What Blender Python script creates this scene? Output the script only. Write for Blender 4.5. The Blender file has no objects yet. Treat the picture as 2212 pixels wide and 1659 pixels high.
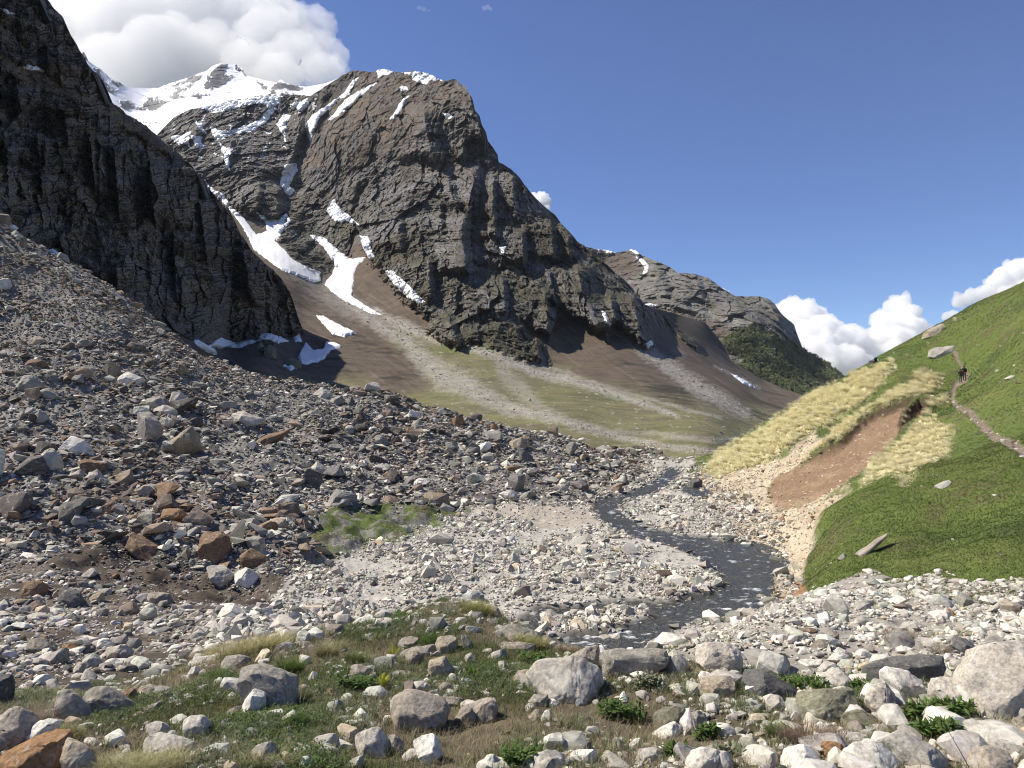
import bpy, bmesh, math, random
import numpy as np
from mathutils import Vector, Matrix
R = math.radians
scene = bpy.context.scene
COLL = scene.collection

# ------------------------------------------------------------------ camera, sky, sun
F = 1550.0            # focal length in the photo's measuring unit (the frame is 2212 wide)
CU, HV = 1106.0, 880.0
cd = bpy.data.cameras.new('camera'); cam = bpy.data.objects.new('camera', cd); COLL.objects.link(cam)
cd.sensor_width = 36.0; cd.lens = 36.0 * F / 2212.0
cd.shift_y = (HV - 829.5) / 2212.0
cd.clip_start = 0.1; cd.clip_end = 60000.0
cam.location = (0, 0, 0); cam.rotation_euler = (R(90), 0, 0)
scene.camera = cam

SUN_EL, SUN_AZ = 50.0, -77.0      # azimuth from +Y, clockwise positive
sunv = Vector((math.sin(R(SUN_AZ)) * math.cos(R(SUN_EL)), math.cos(R(SUN_AZ)) * math.cos(R(SUN_EL)), math.sin(R(SUN_EL))))
sl = bpy.data.lights.new('sun', 'SUN'); sun = bpy.data.objects.new('sun', sl); COLL.objects.link(sun)
sl.energy = 5.0; sl.angle = R(0.53); sl.color = (1.0, 0.925, 0.80)
sun.rotation_euler = sunv.to_track_quat('Z', 'Y').to_euler()

w = bpy.data.worlds.new("World"); scene.world = w; w.use_nodes = True
nt = w.node_tree; bg = nt.nodes['Background']
sky = nt.nodes.new('ShaderNodeTexSky'); sky.sky_type = 'NISHITA'; sky.sun_disc = False
sky.sun_elevation = R(SUN_EL); sky.sun_rotation = R(SUN_AZ); sky.altitude = 3600; sky.air_density = 1.15; sky.dust_density = 0.15; sky.ozone_density = 3.0
hs = nt.nodes.new('ShaderNodeHueSaturation'); hs.inputs['Saturation'].default_value = 1.12; hs.inputs['Hue'].default_value = 0.513
nt.links.new(sky.outputs[0], hs.inputs['Color']); nt.links.new(hs.outputs[0], bg.inputs[0]); bg.inputs[1].default_value = 0.10
scene.view_settings.view_transform = 'Standard'; scene.view_settings.look = 'None'
scene.view_settings.exposure = 0.5; scene.view_settings.gamma = 1.0
scene.cycles.max_bounces = 6; scene.cycles.diffuse_bounces = 3; scene.cycles.transparent_max_bounces = 24
scene.cycles.filter_width = 1.05; scene.cycles.use_denoising = True; scene.cycles.denoiser = 'OPENIMAGEDENOISE'

# ------------------------------------------------------------------ numeric helpers
rs = np.random.RandomState(7)
PERM = np.concatenate([rs.permutation(256)] * 3).astype(np.int32)
GR = rs.normal(size=(256, 3)); GR /= np.linalg.norm(GR, axis=1)[:, None]; GR = GR.astype(np.float32)

def perlin(p):
    p = np.asarray(p, np.float32); sh = p.shape[:-1]; p = p.reshape(-1, 3)
    out = np.empty(len(p), np.float32)
    for c in range(0, len(p), 200000):
        q = p[c:c + 200000]; i = np.floor(q).astype(np.int32); f = q - i; i &= 255
        u = f * f * f * (f * (f * 6 - 15) + 10)
        r = 0
        for dx in (0, 1):
            wx = u[:, 0] if dx else 1 - u[:, 0]; hx = PERM[i[:, 0] + dx]
            for dy in (0, 1):
                wy = wx * (u[:, 1] if dy else 1 - u[:, 1]); hy = PERM[hx + i[:, 1] + dy]
                for dz in (0, 1):
                    g = GR[PERM[hy + i[:, 2] + dz]]
                    r = r + wy * (u[:, 2] if dz else 1 - u[:, 2]) * (g[:, 0] * (f[:, 0] - dx) + g[:, 1] * (f[:, 1] - dy) + g[:, 2] * (f[:, 2] - dz))
        out[c:c + 200000] = r * 1.6
    return out.reshape(sh)

def fbm(p, s, o=5, g=0.5, lac=2.03):
    p = np.asarray(p, np.float32) / s; a = 1.0; r = 0
    for k in range(o):
        r = r + a * perlin(p + 17.3 * k); p = p * lac; a *= g
    return r

def ridged(p, s, o=4, g=0.5):
    p = np.asarray(p, np.float32) / s; a = 1.0; r = 0
    for k in range(o):
        r = r + a * (1 - 2 * np.abs(perlin(p + 31.7 * k))); p = p * 2.1; a *= g
    return r

def facets(X, Y, s, seed=0):
    """flat tilted facets (a blocky break-up of a rock face): height and cell value"""
    X = X / s; Y = Y / s; ix = np.floor(X).astype(np.int32); iy = np.floor(Y).astype(np.int32)
    best = np.full(X.shape, 9.0, np.float32); h = np.zeros(X.shape, np.float32); cv = np.zeros(X.shape, np.float32)
    for dx in (-1, 0, 1):
        for dy in (-1, 0, 1):
            cx = ix + dx; cy = iy + dy
            k = PERM[PERM[(cx + seed) & 255] + (cy & 255)]
            ox = cx + 0.5 + GR[k, 0] * 0.45; oy = cy + 0.5 + GR[k, 1] * 0.45
            ax = X - ox; ay = Y - oy; dd = ax * ax + ay * ay
            m = dd < best
            k2 = PERM[k + 37]
            best = np.where(m, dd, best); h = np.where(m, GR[k2, 0] * ax + GR[k2, 1] * ay + GR[k2, 2] * 0.6, h); cv = np.where(m, GR[k2, 2], cv)
    return h, cv

def tps(P, f, reg=1e-5):
    P = np.asarray(P, float); f = np.asarray(f, float); n = len(P)
    def K(A, B):
        r2 = ((A[:, None, :] - B[None, :, :]) ** 2).sum(-1)
        return 0.5 * r2 * np.log(r2 + 1e-12)
    M = np.zeros((n + 3, n + 3)); M[:n, :n] = K(P, P) + reg * np.eye(n)
    M[:n, n] = 1; M[:n, n + 1:] = P; M[n:, :n] = M[:n, n:].T
    sol = np.linalg.solve(M, np.concatenate([f, np.zeros(3)]))
    Pf = P.astype(np.float32); wt = sol[:n].astype(np.float32)
    def ev(Q):
        Q = np.asarray(Q, float); sh = Q.shape[:-1]; Q = Q.reshape(-1, 2); out = np.empty(len(Q))
        for c in range(0, len(Q), 40000):
            q = Q[c:c + 40000]
            out[c:c + 40000] = K(q.astype(np.float32), Pf) @ wt + sol[n] + q @ sol[n + 1:]
        return out.reshape(sh)
    return ev

def sdf(poly, U, V, lim=60):
    """signed distance to a closed outline, positive inside; -lim far away"""
    poly = np.asarray(poly, np.float32); out = np.full(U.shape, -float(lim), np.float32)
    lo = poly.min(0) - lim; hi = poly.max(0) + lim
    m = (U > lo[0]) & (U < hi[0]) & (V > lo[1]) & (V < hi[1])
    if not m.any(): return out
    x = U[m]; y = V[m]; d2 = np.full(x.shape, 1e9, np.float32); ins = np.zeros(x.shape, bool)
    n = len(poly)
    for k in range(n):
        a = poly[k]; b = poly[(k + 1) % n]; e = b - a
        t = np.clip(((x - a[0]) * e[0] + (y - a[1]) * e[1]) / (e @ e + 1e-9), 0, 1)
        d2 = np.minimum(d2, (x - a[0] - t * e[0]) ** 2 + (y - a[1] - t * e[1]) ** 2)
        if a[1] != b[1]:
            ins ^= ((a[1] > y) != (b[1] > y)) & (x < (b[0] - a[0]) * (y - a[1]) / (b[1] - a[1]) + a[0])
    out[m] = np.maximum(np.where(ins, 1, -1) * np.sqrt(d2), -lim)
    return out

def lined(pts, U, V):
    """distance to an open line of (u, v, halfwidth), measured in half widths"""
    best = np.full(U.shape, 99.0, np.float32)
    for (a, b) in zip(pts[:-1], pts[1:]):
        a = np.array(a, np.float32); b = np.array(b, np.float32); e = b[:2] - a[:2]
        t = np.clip(((U - a[0]) * e[0] + (V - a[1]) * e[1]) / (e @ e + 1e-9), 0, 1)
        d = np.hypot(U - a[0] - t * e[0], V - a[1] - t * e[1]) / (a[2] + t * (b[2] - a[2]))
        best = np.minimum(best, d)
    return best

def sstep(a, b, x):
    t = np.clip((x - a) / (b - a), 0, 1); return t * t * (3 - 2 * t)
def mixc(c, col, k):
    return c + (np.asarray(col, np.float32) - c) * k[..., None]

def set_props(o, label=None, cat=None, group=None, kind=None):
    if label: o['label'] = label
    if cat: o['category'] = cat
    if group: o['group'] = group
    if kind: o['kind'] = kind
    return o

def raw_mesh(name, V, Fc, col=None, mat=None, smooth=False, parent=None):
    """V (n,3); Fc (m,3) or (m,4) -> one linked mesh object"""
    me = bpy.data.meshes.new(name); V = np.ascontiguousarray(V, np.float32); Fc = np.ascontiguousarray(Fc, np.int32)
    me.vertices.add(len(V)); me.vertices.foreach_set('co', V.ravel())
    k = Fc.shape[1]; me.loops.add(Fc.size); me.loops.foreach_set('vertex_index', Fc.ravel())
    me.polygons.add(len(Fc)); me.polygons.foreach_set('loop_start', np.arange(0, Fc.size, k, dtype=np.int32))
    me.polygons.foreach_set('loop_total', np.full(len(Fc), k, np.int32))
    me.polygons.foreach_set('use_smooth', np.full(len(Fc), smooth))
    me.update(calc_edges=True)
    if col is not None:
        at = me.attributes.new('Col', 'FLOAT_COLOR', 'POINT')
        c4 = np.ones((len(V), 4), np.float32); c4[:, :3] = np.clip(col, 0, 1); at.data.foreach_set('color', c4.ravel())
    if mat: me.materials.append(mat)
    o = bpy.data.objects.new(name, me); COLL.objects.link(o)
    if parent: o.parent = parent
    return o

def grid_faces(nv, nu, keep=None):
    idx = np.arange(nv * nu).reshape(nv, nu)
    q = np.stack([idx[:-1, :-1], idx[:-1, 1:], idx[1:, 1:], idx[1:, :-1]], -1).reshape(-1, 4)
    return q if keep is None else q[keep.reshape(-1)]

def compact(V, Fc, col):
    used = np.unique(Fc); mp = np.full(len(V), -1, np.int64); mp[used] = np.arange(len(used))
    return V[used], mp[Fc], (None if col is None else col[used])

def grid_normals(P):
    du = np.gradient(P, axis=1); dv = np.gradient(P, axis=0); n = np.cross(du, dv)
    n /= np.linalg.norm(n, axis=-1, keepdims=True) + 1e-9
    n *= np.where((n * P).sum(-1, keepdims=True) > 0, -1, 1)     # face the valley
    return n

# ------------------------------------------------------------------ materials
def mat_new(name, rough=0.9, spec=0.25):
    m = bpy.data.materials.new(name); m.use_nodes = True; n = m.node_tree.nodes; b = n['Principled BSDF']
    b.inputs['Roughness'].default_value = rough; b.inputs['Specular IOR Level'].default_value = spec
    return m, n, m.node_tree.links, b

def mat_attr(name, rough=0.92, spec=0.2, scale=1.0, amt=0.35, bump=0.0, bdist=0.1, trans=0.0, detail=6):
    """albedo from the mesh's own colour, broken up by noise in the object's metres"""
    m, n, l, b = mat_new(name, rough, spec)
    a = n.new('ShaderNodeAttribute'); a.attribute_name = 'Col'
    tc = n.new('ShaderNodeTexCoord'); no = n.new('ShaderNodeTexNoise'); no.inputs['Scale'].default_value = scale; no.inputs['Detail'].default_value = detail
    no.inputs['Roughness'].default_value = 0.65
    l.new(tc.outputs['Object'], no.inputs['Vector'])
    mr = n.new('ShaderNodeMapRange'); mr.inputs[1].default_value = 0.25; mr.inputs[2].default_value = 0.75
    mr.inputs[3].default_value = 1 - amt; mr.inputs[4].default_value = 1 + amt
    l.new(no.outputs[0], mr.inputs[0])
    mx = n.new('ShaderNodeVectorMath'); mx.operation = 'SCALE'; l.new(a.outputs['Color'], mx.inputs[0]); l.new(mr.outputs[0], mx.inputs['Scale'])
    l.new(mx.outputs[0], b.inputs['Base Color'])
    if bump:
        bp = n.new('ShaderNodeBump'); bp.inputs['Strength'].default_value = bump; bp.inputs['Distance'].default_value = bdist
        l.new(no.outputs[0], bp.inputs['Height']); l.new(bp.outputs[0], b.inputs['Normal'])
    if trans:
        tr = n.new('ShaderNodeBsdfTranslucent'); ms = n.new('ShaderNodeMixShader'); ms.inputs[0].default_value = trans
        l.new(mx.outputs[0], tr.inputs[0]); l.new(b.outputs[0], ms.inputs[1]); l.new(tr.outputs[0], ms.inputs[2])
        l.new(ms.outputs[0], n['Material Output'].inputs[0])
    return m

M_FAR = mat_attr('mountain_rock', scale=0.05, amt=0.3, bump=0.6, bdist=6.0)
M_GROUND = mat_attr('stony_ground', scale=3.0, amt=0.35, bump=0.8, bdist=0.06)
M_SNOW = mat_attr('old_snow', rough=0.6, scale=0.05, amt=0.06, bump=0.3, bdist=2.0)
M_STONE = mat_attr('broken_stone', rough=0.85, scale=11, amt=0.42, bump=0.6, bdist=0.03)
M_PLANT = mat_attr('leaf_blades', rough=0.7, scale=8, amt=0.15, trans=0.25, detail=1)
# ------------------------------------------------------------------ far terrain: each ridge is a relief with its own distances
def edge(pts):
    p = np.array(pts, float); return lambda u: np.interp(u, p[:, 0], p[:, 1])

def to_world(U, V, D):
    return np.stack([(U - CU) / F * D, D, (HV - V) / F * D], -1)

def jag(u, amp, s):
    q = np.stack([u, np.full_like(u, 3.3), np.full_like(u, 9.1)], -1)
    return amp * (0.6 * fbm(q, s, 4, 0.6) + 0.5 * np.abs(perlin(q / (s * 0.35))))

def ribs_depth(U, V, ribs):
    out = np.zeros(U.shape, np.float32)
    for pts, amp, wd, L in ribs:
        p = np.array(pts, float)
        jit = 5 * perlin(np.stack([V / 14, U * 0 + amp, U * 0], -1)) + 2 * perlin(np.stack([V / 4, U * 0 + amp, U * 0 + 3], -1))
        s = U - np.interp(V, p[:, 1], p[:, 0]) + jit
        tp = sstep(p[0, 1] - 14, p[0, 1] + 16, V) * (1 - sstep(p[-1, 1] - 16, p[-1, 1] + 12, V))
        prof = np.where(s < 0, np.exp(np.minimum(s, 0) / L), np.clip(1 - s / wd, 0, 1))
        out -= (amp * tp * prof).astype(np.float32)
    return out

def range_grid(u0, u1, nu, nv, top, bot, jagamp=0.0, jags=40):
    u = np.linspace(u0, u1, nu); vt = top(u); 
    if jagamp: vt = vt - jag(u, jagamp, jags)
    vb = np.maximum(bot(u), vt + 4); t = np.linspace(0, 1, nv)[:, None]
    return np.repeat(u[None], nv, 0).astype(np.float32), (vb + (vt - vb) * t).astype(np.float32)

def close_back(P, C, n=7, step=0.03, drop=0.9):
    """carry the surface over the ridge and down its far side"""
    top = P[-1]; rows = [top + np.stack([0 * top[:, 0], k * step * top[:, 1], -drop * k * step * top[:, 1]], -1) for k in range(1, n + 1)]
    return np.concatenate([P, np.stack(rows)]), np.concatenate([C, np.repeat(C[-1:], n, 0)])

def add_range(name, P, C, mat):
    P2, C2 = close_back(P, C)
    nv, nu = P2.shape[:2]
    return raw_mesh(name, P2.reshape(-1, 3), grid_faces(nv, nu), C2.reshape(-1, 3), mat, smooth=False)

def snow_patch(U, V, P, poly, thick, label, dirty=0.0, nz=3.0):
    pl = np.array(poly, float)
    pad = 8; iu = (U[0] > pl[:, 0].min() - pad) & (U[0] < pl[:, 0].max() + pad); js = np.where(iu)[0]
    if len(js) < 3: return
    a, b = js[0], js[-1] + 1
    u = U[:, a:b]; v = V[:, a:b]; p = P[:, a:b]
    rows = np.where(((v > pl[:, 1].min() - pad) & (v < pl[:, 1].max() + pad)).any(1))[0]
    if len(rows) < 3: return
    u = u[rows[0]:rows[-1] + 1]; v = v[rows[0]:rows[-1] + 1]; p = p[rows[0]:rows[-1] + 1]
    q = np.stack([u, v, 0 * u], -1)
    m = sdf(pl, u, v, 30) + 0.8 + 0.8 * nz * (fbm(q, 10, 3, 0.55))
    hole = fbm(q * [1, 1.6, 1] + 40, 16, 4, 0.6)
    m = m - 9 * np.clip(hole - 0.95, 0, 1)
    off = np.clip(m * 0.5, -0.6, 1.0) * thick
    n = grid_normals(p); V3 = p + n * off[..., None]
    keep = (m[:-1, :-1] > -0.7) & (m[1:, 1:] > -0.7) & (m[:-1, 1:] > -0.7) & (m[1:, :-1] > -0.7)
    if keep.sum() < 4: return
    c = np.ones(p.shape, np.float32) * np.array([0.80, 0.81, 0.82])
    g = np.clip(fbm(q * [1, 0.5, 1], 12, 4, 0.6) * 0.5 + 0.3, 0, 1) * dirty
    c = mixc(c, (0.44, 0.41, 0.37), g)
    Vv, Ff, Cc = compact(V3.reshape(-1, 3), grid_faces(*p.shape[:2], keep=keep), c.reshape(-1, 3))
    o = raw_mesh('snow_patch', Vv, Ff, Cc, M_SNOW, smooth=True)
    return set_props(o, label, 'snow patch', 'snow patches left on the slopes')

ROCK = np.array([0.150, 0.142, 0.134], np.float32); ROCKB = np.array([0.118, 0.100, 0.082], np.float32)
HEATH = (0.100, 0.078, 0.058); OLIVE = (0.060, 0.058, 0.030); DARKHEATH = (0.036, 0.032, 0.024); PALE = (0.25, 0.235, 0.21)

# ---- the main mountain with its fan and talus
top2 = edge([(-60, 505), (300, 480), (330, 300), (376, 253), (410, 236), (440, 232), (480, 222), (520, 214), (560, 206), (600, 203), (640, 205), (670, 207), (690, 195),
    (720, 176), (740, 163), (765, 152), (785, 153), (800, 156), (825, 150), (850, 155), (870, 158), (885, 154), (920, 158), (950, 172), (965, 175), (985, 171),
    (996, 182), (1005, 186), (1012, 200), (1021, 216), (1026, 240), (1036, 250), (1041, 270), (1050, 286), (1054, 305), (1066, 320), (1075, 334), (1077, 350),
    (1090, 356), (1105, 366), (1125, 386), (1133, 400), (1150, 420), (1165, 436), (1180, 450), (1200, 466), (1215, 486), (1235, 506), (1250, 525), (1270, 538),
    (1300, 562), (1330, 590), (1350, 606), (1366, 622), (1380, 642), (1392, 656), (1410, 666), (1460, 679), (1524, 696), (1560, 742), (1579, 778), (1610, 798), (1637, 815), (1690, 838), (1747, 858), (1850, 890)])
bot2 = edge([(-60, 640), (0, 660), (100, 760), (300, 830), (450, 850), (640, 870), (900, 930), (1150, 990), (1300, 1010), (1530, 1010), (1850, 960)])
NU2, NV2 = 1380, 880
U, V = range_grid(-60, 1830, NU2, NV2, top2, bot2, 2.6, 38)
ctl2 = [(-60, 600, 250), (0, 525, 250), (100, 590, 270), (300, 690, 320), (450, 750, 430), (300, 600, 420), (-60, 510, 330), (300, 500, 700), (0, 650, 215), (100, 740, 230), (300, 820, 280),
    (640, 860, 380), (640, 830, 420), (830, 850, 420), (830, 920, 330), (1000, 890, 330), (1150, 920, 260), (1150, 985, 170), (1300, 960, 200), (1300, 1005, 140), (1530, 965, 165), (1530, 1005, 125), (550, 790, 430), (1100, 870, 380),
    (1250, 900, 300), (1400, 930, 260), (1600, 920, 400), (1700, 880, 900), (1740, 855, 1300), (1830, 890, 1300), (1830, 950, 500), (1000, 780, 620), (850, 720, 800), (760, 660, 960), (700, 610, 1080),
    (1200, 790, 700), (1180, 780, 720), (1300, 830, 560), (1420, 752, 950), (1500, 800, 880), (1600, 850, 840), (500, 760, 560), (640, 760, 620), (740, 730, 720), (600, 640, 820),
    (700, 690, 820), (600, 590, 950), (540, 530, 1160), (460, 420, 1420), (930, 720, 800), (1100, 700, 800), (1000, 650, 880), (900, 650, 920), (800, 540, 1130), (640, 500, 1290),
    (900, 450, 1240), (1000, 350, 1400), (1000, 185, 1600), (830, 155, 1900), (765, 157, 1980), (700, 300, 1680), (630, 420, 1540), (560, 420, 1400), (500, 350, 1600), (400, 290, 1800), (345, 285, 1950),
    (560, 210, 2050), (660, 300, 1860), (720, 200, 1950), (1050, 300, 1430), (1130, 400, 1340), (1200, 480, 1270), (1270, 540, 1220), (1350, 620, 1140), (1390, 690, 1050), (1410, 730, 1030), (1440, 700, 1250), (1460, 682, 1400), (1524, 700, 1550),
    (1470, 740, 1130), (1580, 790, 1320), (1640, 830, 1300), (900, 250, 1580), (800, 350, 1520), (1100, 550, 1090), (1200, 620, 1020), (1300, 650, 1040)]
c2 = np.array(ctl2, float)
f2 = tps(c2[:, :2] / 400, np.log(c2[:, 2]), 2e-4)
ug = np.linspace(-70, 1840, 240); vg = np.linspace(130, 1030, 150)
L2g = f2(np.stack(np.meshgrid(ug, vg), -1) / 400)
def bil(G, gu, gv, U, V):
    x = np.clip((U - gu[0]) / (gu[1] - gu[0]), 0, len(gu) - 1.001); y = np.clip((V - gv[0]) / (gv[1] - gv[0]), 0, len(gv) - 1.001)
    i = x.astype(int); j = y.astype(int); a = x - i; b = y - j
    return (G[j, i] * (1 - a) * (1 - b) + G[j, i + 1] * a * (1 - b) + G[j + 1, i] * (1 - a) * b + G[j + 1, i + 1] * a * b)
D = np.exp(bil(L2g, ug, vg, U, V)).astype(np.float32)
Q = np.stack([U, V, 0 * U], -1)
wob = 9 * fbm(Q, 40, 3, 0.6); Uw = U + wob; Vw = V + 7 * fbm(Q + 90, 36, 3, 0.6)
rockpoly = [(330, 290), (440, 200), (760, 120), (1010, 150), (1080, 330), (1280, 530), (1372, 620), (1392, 660), (1408, 740), (1395, 748), (1375, 730), (1355, 715), (1330, 690), (1310, 735), (1270, 700), (1225, 665),
    (1190, 650), (1205, 690), (1185, 727), (1150, 700), (1120, 680), (1130, 730), (1165, 745), (1180, 780), (1150, 785), (1090, 755), (1030, 735), (985, 745), (930, 715), (935, 690), (900, 660), (850, 610), (810, 570), (790, 520), (770, 500), (745, 545), (700, 505), (672, 510), (712, 570), (690, 590),
    (640, 560), (610, 520), (600, 480), (560, 490), (520, 460), (440, 390), (390, 340)]
rock = sstep(-15, 9, sdf(rockpoly, Uw, Vw) + 7 * fbm(Q + 5, 12, 4, 0.65))
knob = sstep(-5, 5, np.maximum(sdf([(600, 505), (640, 500), (690, 535), (715, 575), (680, 592), (640, 560)], Uw, Vw), sdf([(560, 725), (600, 730), (600, 770), (565, 765)], Uw, Vw)))
rock = np.maximum(rock, knob)
spur = sstep(-4, 4, sdf([(1395, 668), (1430, 678), (1480, 720), (1520, 745), (1500, 752), (1440, 712)], Uw, Vw)); rock = np.maximum(rock, spur)
uphill = sstep(-25, 25, sdf([(690, 180), (800, 140), (960, 170), (985, 185), (935, 230), (905, 280), (880, 340), (760, 360), (660, 345), (690, 290), (650, 330), (640, 310)], Uw, Vw, 80))
P0 = to_world(U, V, D)
ribs2 = [([(916, 235), (921, 290), (938, 345)], 95, 34, 60), ([(1012, 190), (1022, 240), (1040, 300)], 70, 26, 26), ([(1000, 298), (1000, 350)], 40, 10, 30), ([(1027, 360), (1020, 420), (1014, 462)], 70, 20, 34),
    ([(966, 385), (975, 420), (992, 450)], 45, 15, 34), ([(1066, 385), (1064, 440), (1070, 510)], 55, 10, 40), ([(1002, 465), (994, 520), (1000, 585)], 85, 24, 50), ([(1128, 500), (1130, 570)], 60, 11, 60),
    ([(1246, 575), (1258, 630), (1290, 712)], 60, 44, 40), ([(1366, 640), (1376, 690), (1392, 744)], 60, 30, 30), ([(1176, 632), (1182, 680), (1184, 728)], 45, 26, 34), ([(1152, 715), (1160, 745), (1170, 782)], 40, 14, 40),
    ([(968, 690), (978, 715), (992, 744)], 35, 16, 30), ([(652, 255), (642, 300), (630, 340), (612, 372)], 75, 16, 40), ([(600, 405), (596, 470)], 50, 16, 40), ([(560, 395), (552, 455)], 30, 12, 34),
    ([(700, 195), (690, 240), (672, 290)], 50, 18, 40), ([(860, 470), (866, 545)], 30, 14, 50), ([(1085, 600), (1092, 680)], 40, 10, 40), ([(1318, 640), (1330, 700)], 50, 12, 24), ([(1105, 380), (1112, 450)], 45, 10, 26),
    ([(1190, 480), (1196, 560)], 45, 12, 34), ([(925, 560), (930, 640)], 36, 12, 40), ([(500, 300), (494, 370)], 36, 14, 34), ([(425, 270), (420, 330)], 36, 14, 34), ([(950, 440), (954, 500)], 30, 9, 30), ([(770, 390), (762, 440)], 22, 10, 40), ([(1225, 500), (1232, 560)], 45, 10, 24)]
disp = 1.35 * ribs_depth(U, V, ribs2) * np.maximum(rock, 0.0)
fh, fc = facets(P0[..., 0] + 0.35 * P0[..., 2] + 25 * fbm(P0, 120, 2), P0[..., 2] * 0.8 + 0.25 * P0[..., 0] + 25 * fbm(P0 + 500, 120, 2), 46)
fh2, _ = facets(P0[..., 0] + 9 * fbm(P0, 40, 2), P0[..., 2] * 0.9 + 0.3 * P0[..., 0], 17, 5)
gul = ridged(P0 * [1, 0.6, 0.33] + [300, 0, 0], 170, 5, 0.55)
strat = np.abs(((P0[..., 2] - 0.18 * P0[..., 0] + 22 * fbm(P0, 150, 3)) / 26) % 1 - 0.5)
def stair(zz, h): return -((zz / h) % 1.0) * h
zz = P0[..., 2] - 0.30 * P0[..., 0] + 40 * fbm(P0, 170, 4, 0.55)
sk = np.clip(0.55 + 0.9 * fbm(P0 + 44, 140, 3), 0.0, 1.2)
fc1, _ = facets((P0[..., 0] + 8 * fbm(P0 + 9, 60, 3)), P0[..., 2] / 3.2 + 0.1 * P0[..., 0], 34, 3); fc2, _ = facets(P0[..., 0] + 4 * fbm(P0 + 19, 25, 2), P0[..., 2] / 2.4, 12, 8)
fc0, _ = facets(P0[..., 0] + 14 * fbm(P0 + 3, 120, 2), P0[..., 2] / 2.0 - 0.2 * P0[..., 0], 88, 21)
fc3, _ = facets(P0[..., 0] + 2 * fbm(P0 + 29, 9, 2), P0[..., 2] / 2.0, 5, 12)
disp += rock * (1 - 0.45 * uphill) * (-10 * gul + 12 * fh + 26 * fc0 + 19 * fc1 + 9 * fc2 + 3.5 * fc3 + sk * 0.26 * stair(zz, 58) + 0.26 * stair(zz + 9 * fbm(P0, 33, 3), 17) + 0.3 * stair(zz + 3 * fbm(P0, 14, 3), 6.5) + 6 * fbm(P0 * [1, 1, 0.4], 26, 5, 0.64) + 8 * sk)
disp += (1 - rock) * (5 * fbm(P0, 160, 5, 0.5) * sstep(380, 800, D) + 0.9 * fbm(P0, 22, 4, 0.55) * sstep(150, 500, D) + 0.3 * perlin(P0 / 3.0) * sstep(120, 400, D))
D = D + np.clip(disp, -0.12 * D, 0.12 * D)
P2 = to_world(U, V, D); N2 = grid_normals(P2)
n1 = fbm(P0, 90, 5, 0.6); n2 = fbm(P0 * [1, 1, 0.5] + 777, 30, 5, 0.62); n3 = fbm(P0 + 99, 260, 3)
C = np.ones(U.shape + (3,), np.float32) * ROCK
C = mixc(C, ROCKB, np.clip(0.45 + 0.8 * n1, 0, 1)); C = mixc(C, (0.215, 0.205, 0.195), sstep(0.15, 0.9, n2 + 0.5 * fc) * 0.7)
flat = np.clip(1.5 * (-N2[..., 1] * 0 + N2[..., 2]) - 0.62, 0, 1)
low = sstep(300, 620, V)
C = mixc(C, np.array(HEATH) * 1.15, np.clip(uphill * (0.55 + 0.6 * n2 + flat * 0.5), 0, 0.9))
C = mixc(C, (0.155, 0.105, 0.07), np.clip(uphill * sstep(0.15, 0.7, n2 + 0.4 * n1), 0, 0.8))
C = mixc(C, OLIVE, np.clip(rock * low * (1 - uphill) * sstep(0.25, 0.75, flat + 0.55 * n1 + 0.25 * n2), 0, 0.85))
C = mixc(C, DARKHEATH, np.clip((1 - low * 0.3) * rock * sstep(0.35, 0.9, 0.8 * n3 + 0.6 * n1 + 0.3 * n2), 0, 0.75))
C = mixc(C, (0.030, 0.028, 0.026), sstep(-6, 6, sdf([(672, 205), (700, 195), (766, 157), (758, 180), (720, 212), (690, 240), (672, 235)], Uw, Vw)) * 0.6)  # shade on the crag face turned from the sun, painted into its colour
T = np.ones_like(C) * np.array(HEATH, np.float32)                  # talus and fan
T = mixc(T, (0.118, 0.084, 0.060), np.clip(0.4 + n1, 0, 1) * 0.8)
stk = fbm(np.stack([(U * 0.55 - V * 0.84), (U * 0.84 + V * 0.55) / 7, 0 * U], -1), 10, 5, 0.65); T = mixc(T, (0.17, 0.14, 0.115), sstep(0.25, 0.9, stk) * 0.6); T = mixc(T, (0.055, 0.045, 0.032), sstep(0.2, 0.8, -stk) * 0.55); T = mixc(T, (0.085, 0.085, 0.040), sstep(0.1, 0.8, n1 + 0.4 * stk) * sstep(700, 850, V) * 0.6)
fan = [(560, 835), (700, 850), (1000, 950), (1300, 1040), (1560, 1020), (1700, 900), (1640, 880), (1560, 885), (1480, 868), (1330, 838), (1200, 795), (1100, 762), (1010, 740), (930, 730), (860, 700), (830, 720), (900, 790), (930, 830), (860, 850), (760, 810), (690, 820), (640, 818)]
fk = sstep(-24, 24, sdf(fan, U + 2.2 * wob, V + 12 * n1, 80))
T = mixc(T, (0.152, 0.146, 0.070), fk * np.clip(0.75 + 0.45 * n2, 0, 1)); T = mixc(T, (0.100, 0.115, 0.042), fk * sstep(0.0, 0.8, n1) * 0.75)
dk = np.maximum(sstep(-26, 16, sdf([(690, 690), (760, 710), (850, 760), (900, 800), (850, 840), (740, 800), (640, 800), (700, 770)], U + 2 * wob, Vw, 80)), sstep(-20, 14, sdf([(1330, 770), (1420, 800), (1500, 870), (1440, 872), (1370, 832)], Uw, Vw, 80)))
T = mixc(T, DARKHEATH, np.clip(dk * sstep(-0.05, 0.5, n2 + 0.4 * n1), 0, 0.85))
T = mixc(T, DARKHEATH, np.clip(sstep(1380, 1440, U) * sstep(0.2, 0.6, n3 + 0.6 * n1) * 0.8 + sstep(-12, 8, sdf([(1400, 668), (1480, 688), (1524, 696), (1575, 775), (1500, 730)], Uw, Vw)) * 0.6, 0, 0.85))
fine = 0.5 + 0.5 * perlin(Q / 1.6); fine2 = fbm(Q * [0.5, 1.4, 1], 9, 4, 0.65)
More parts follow.
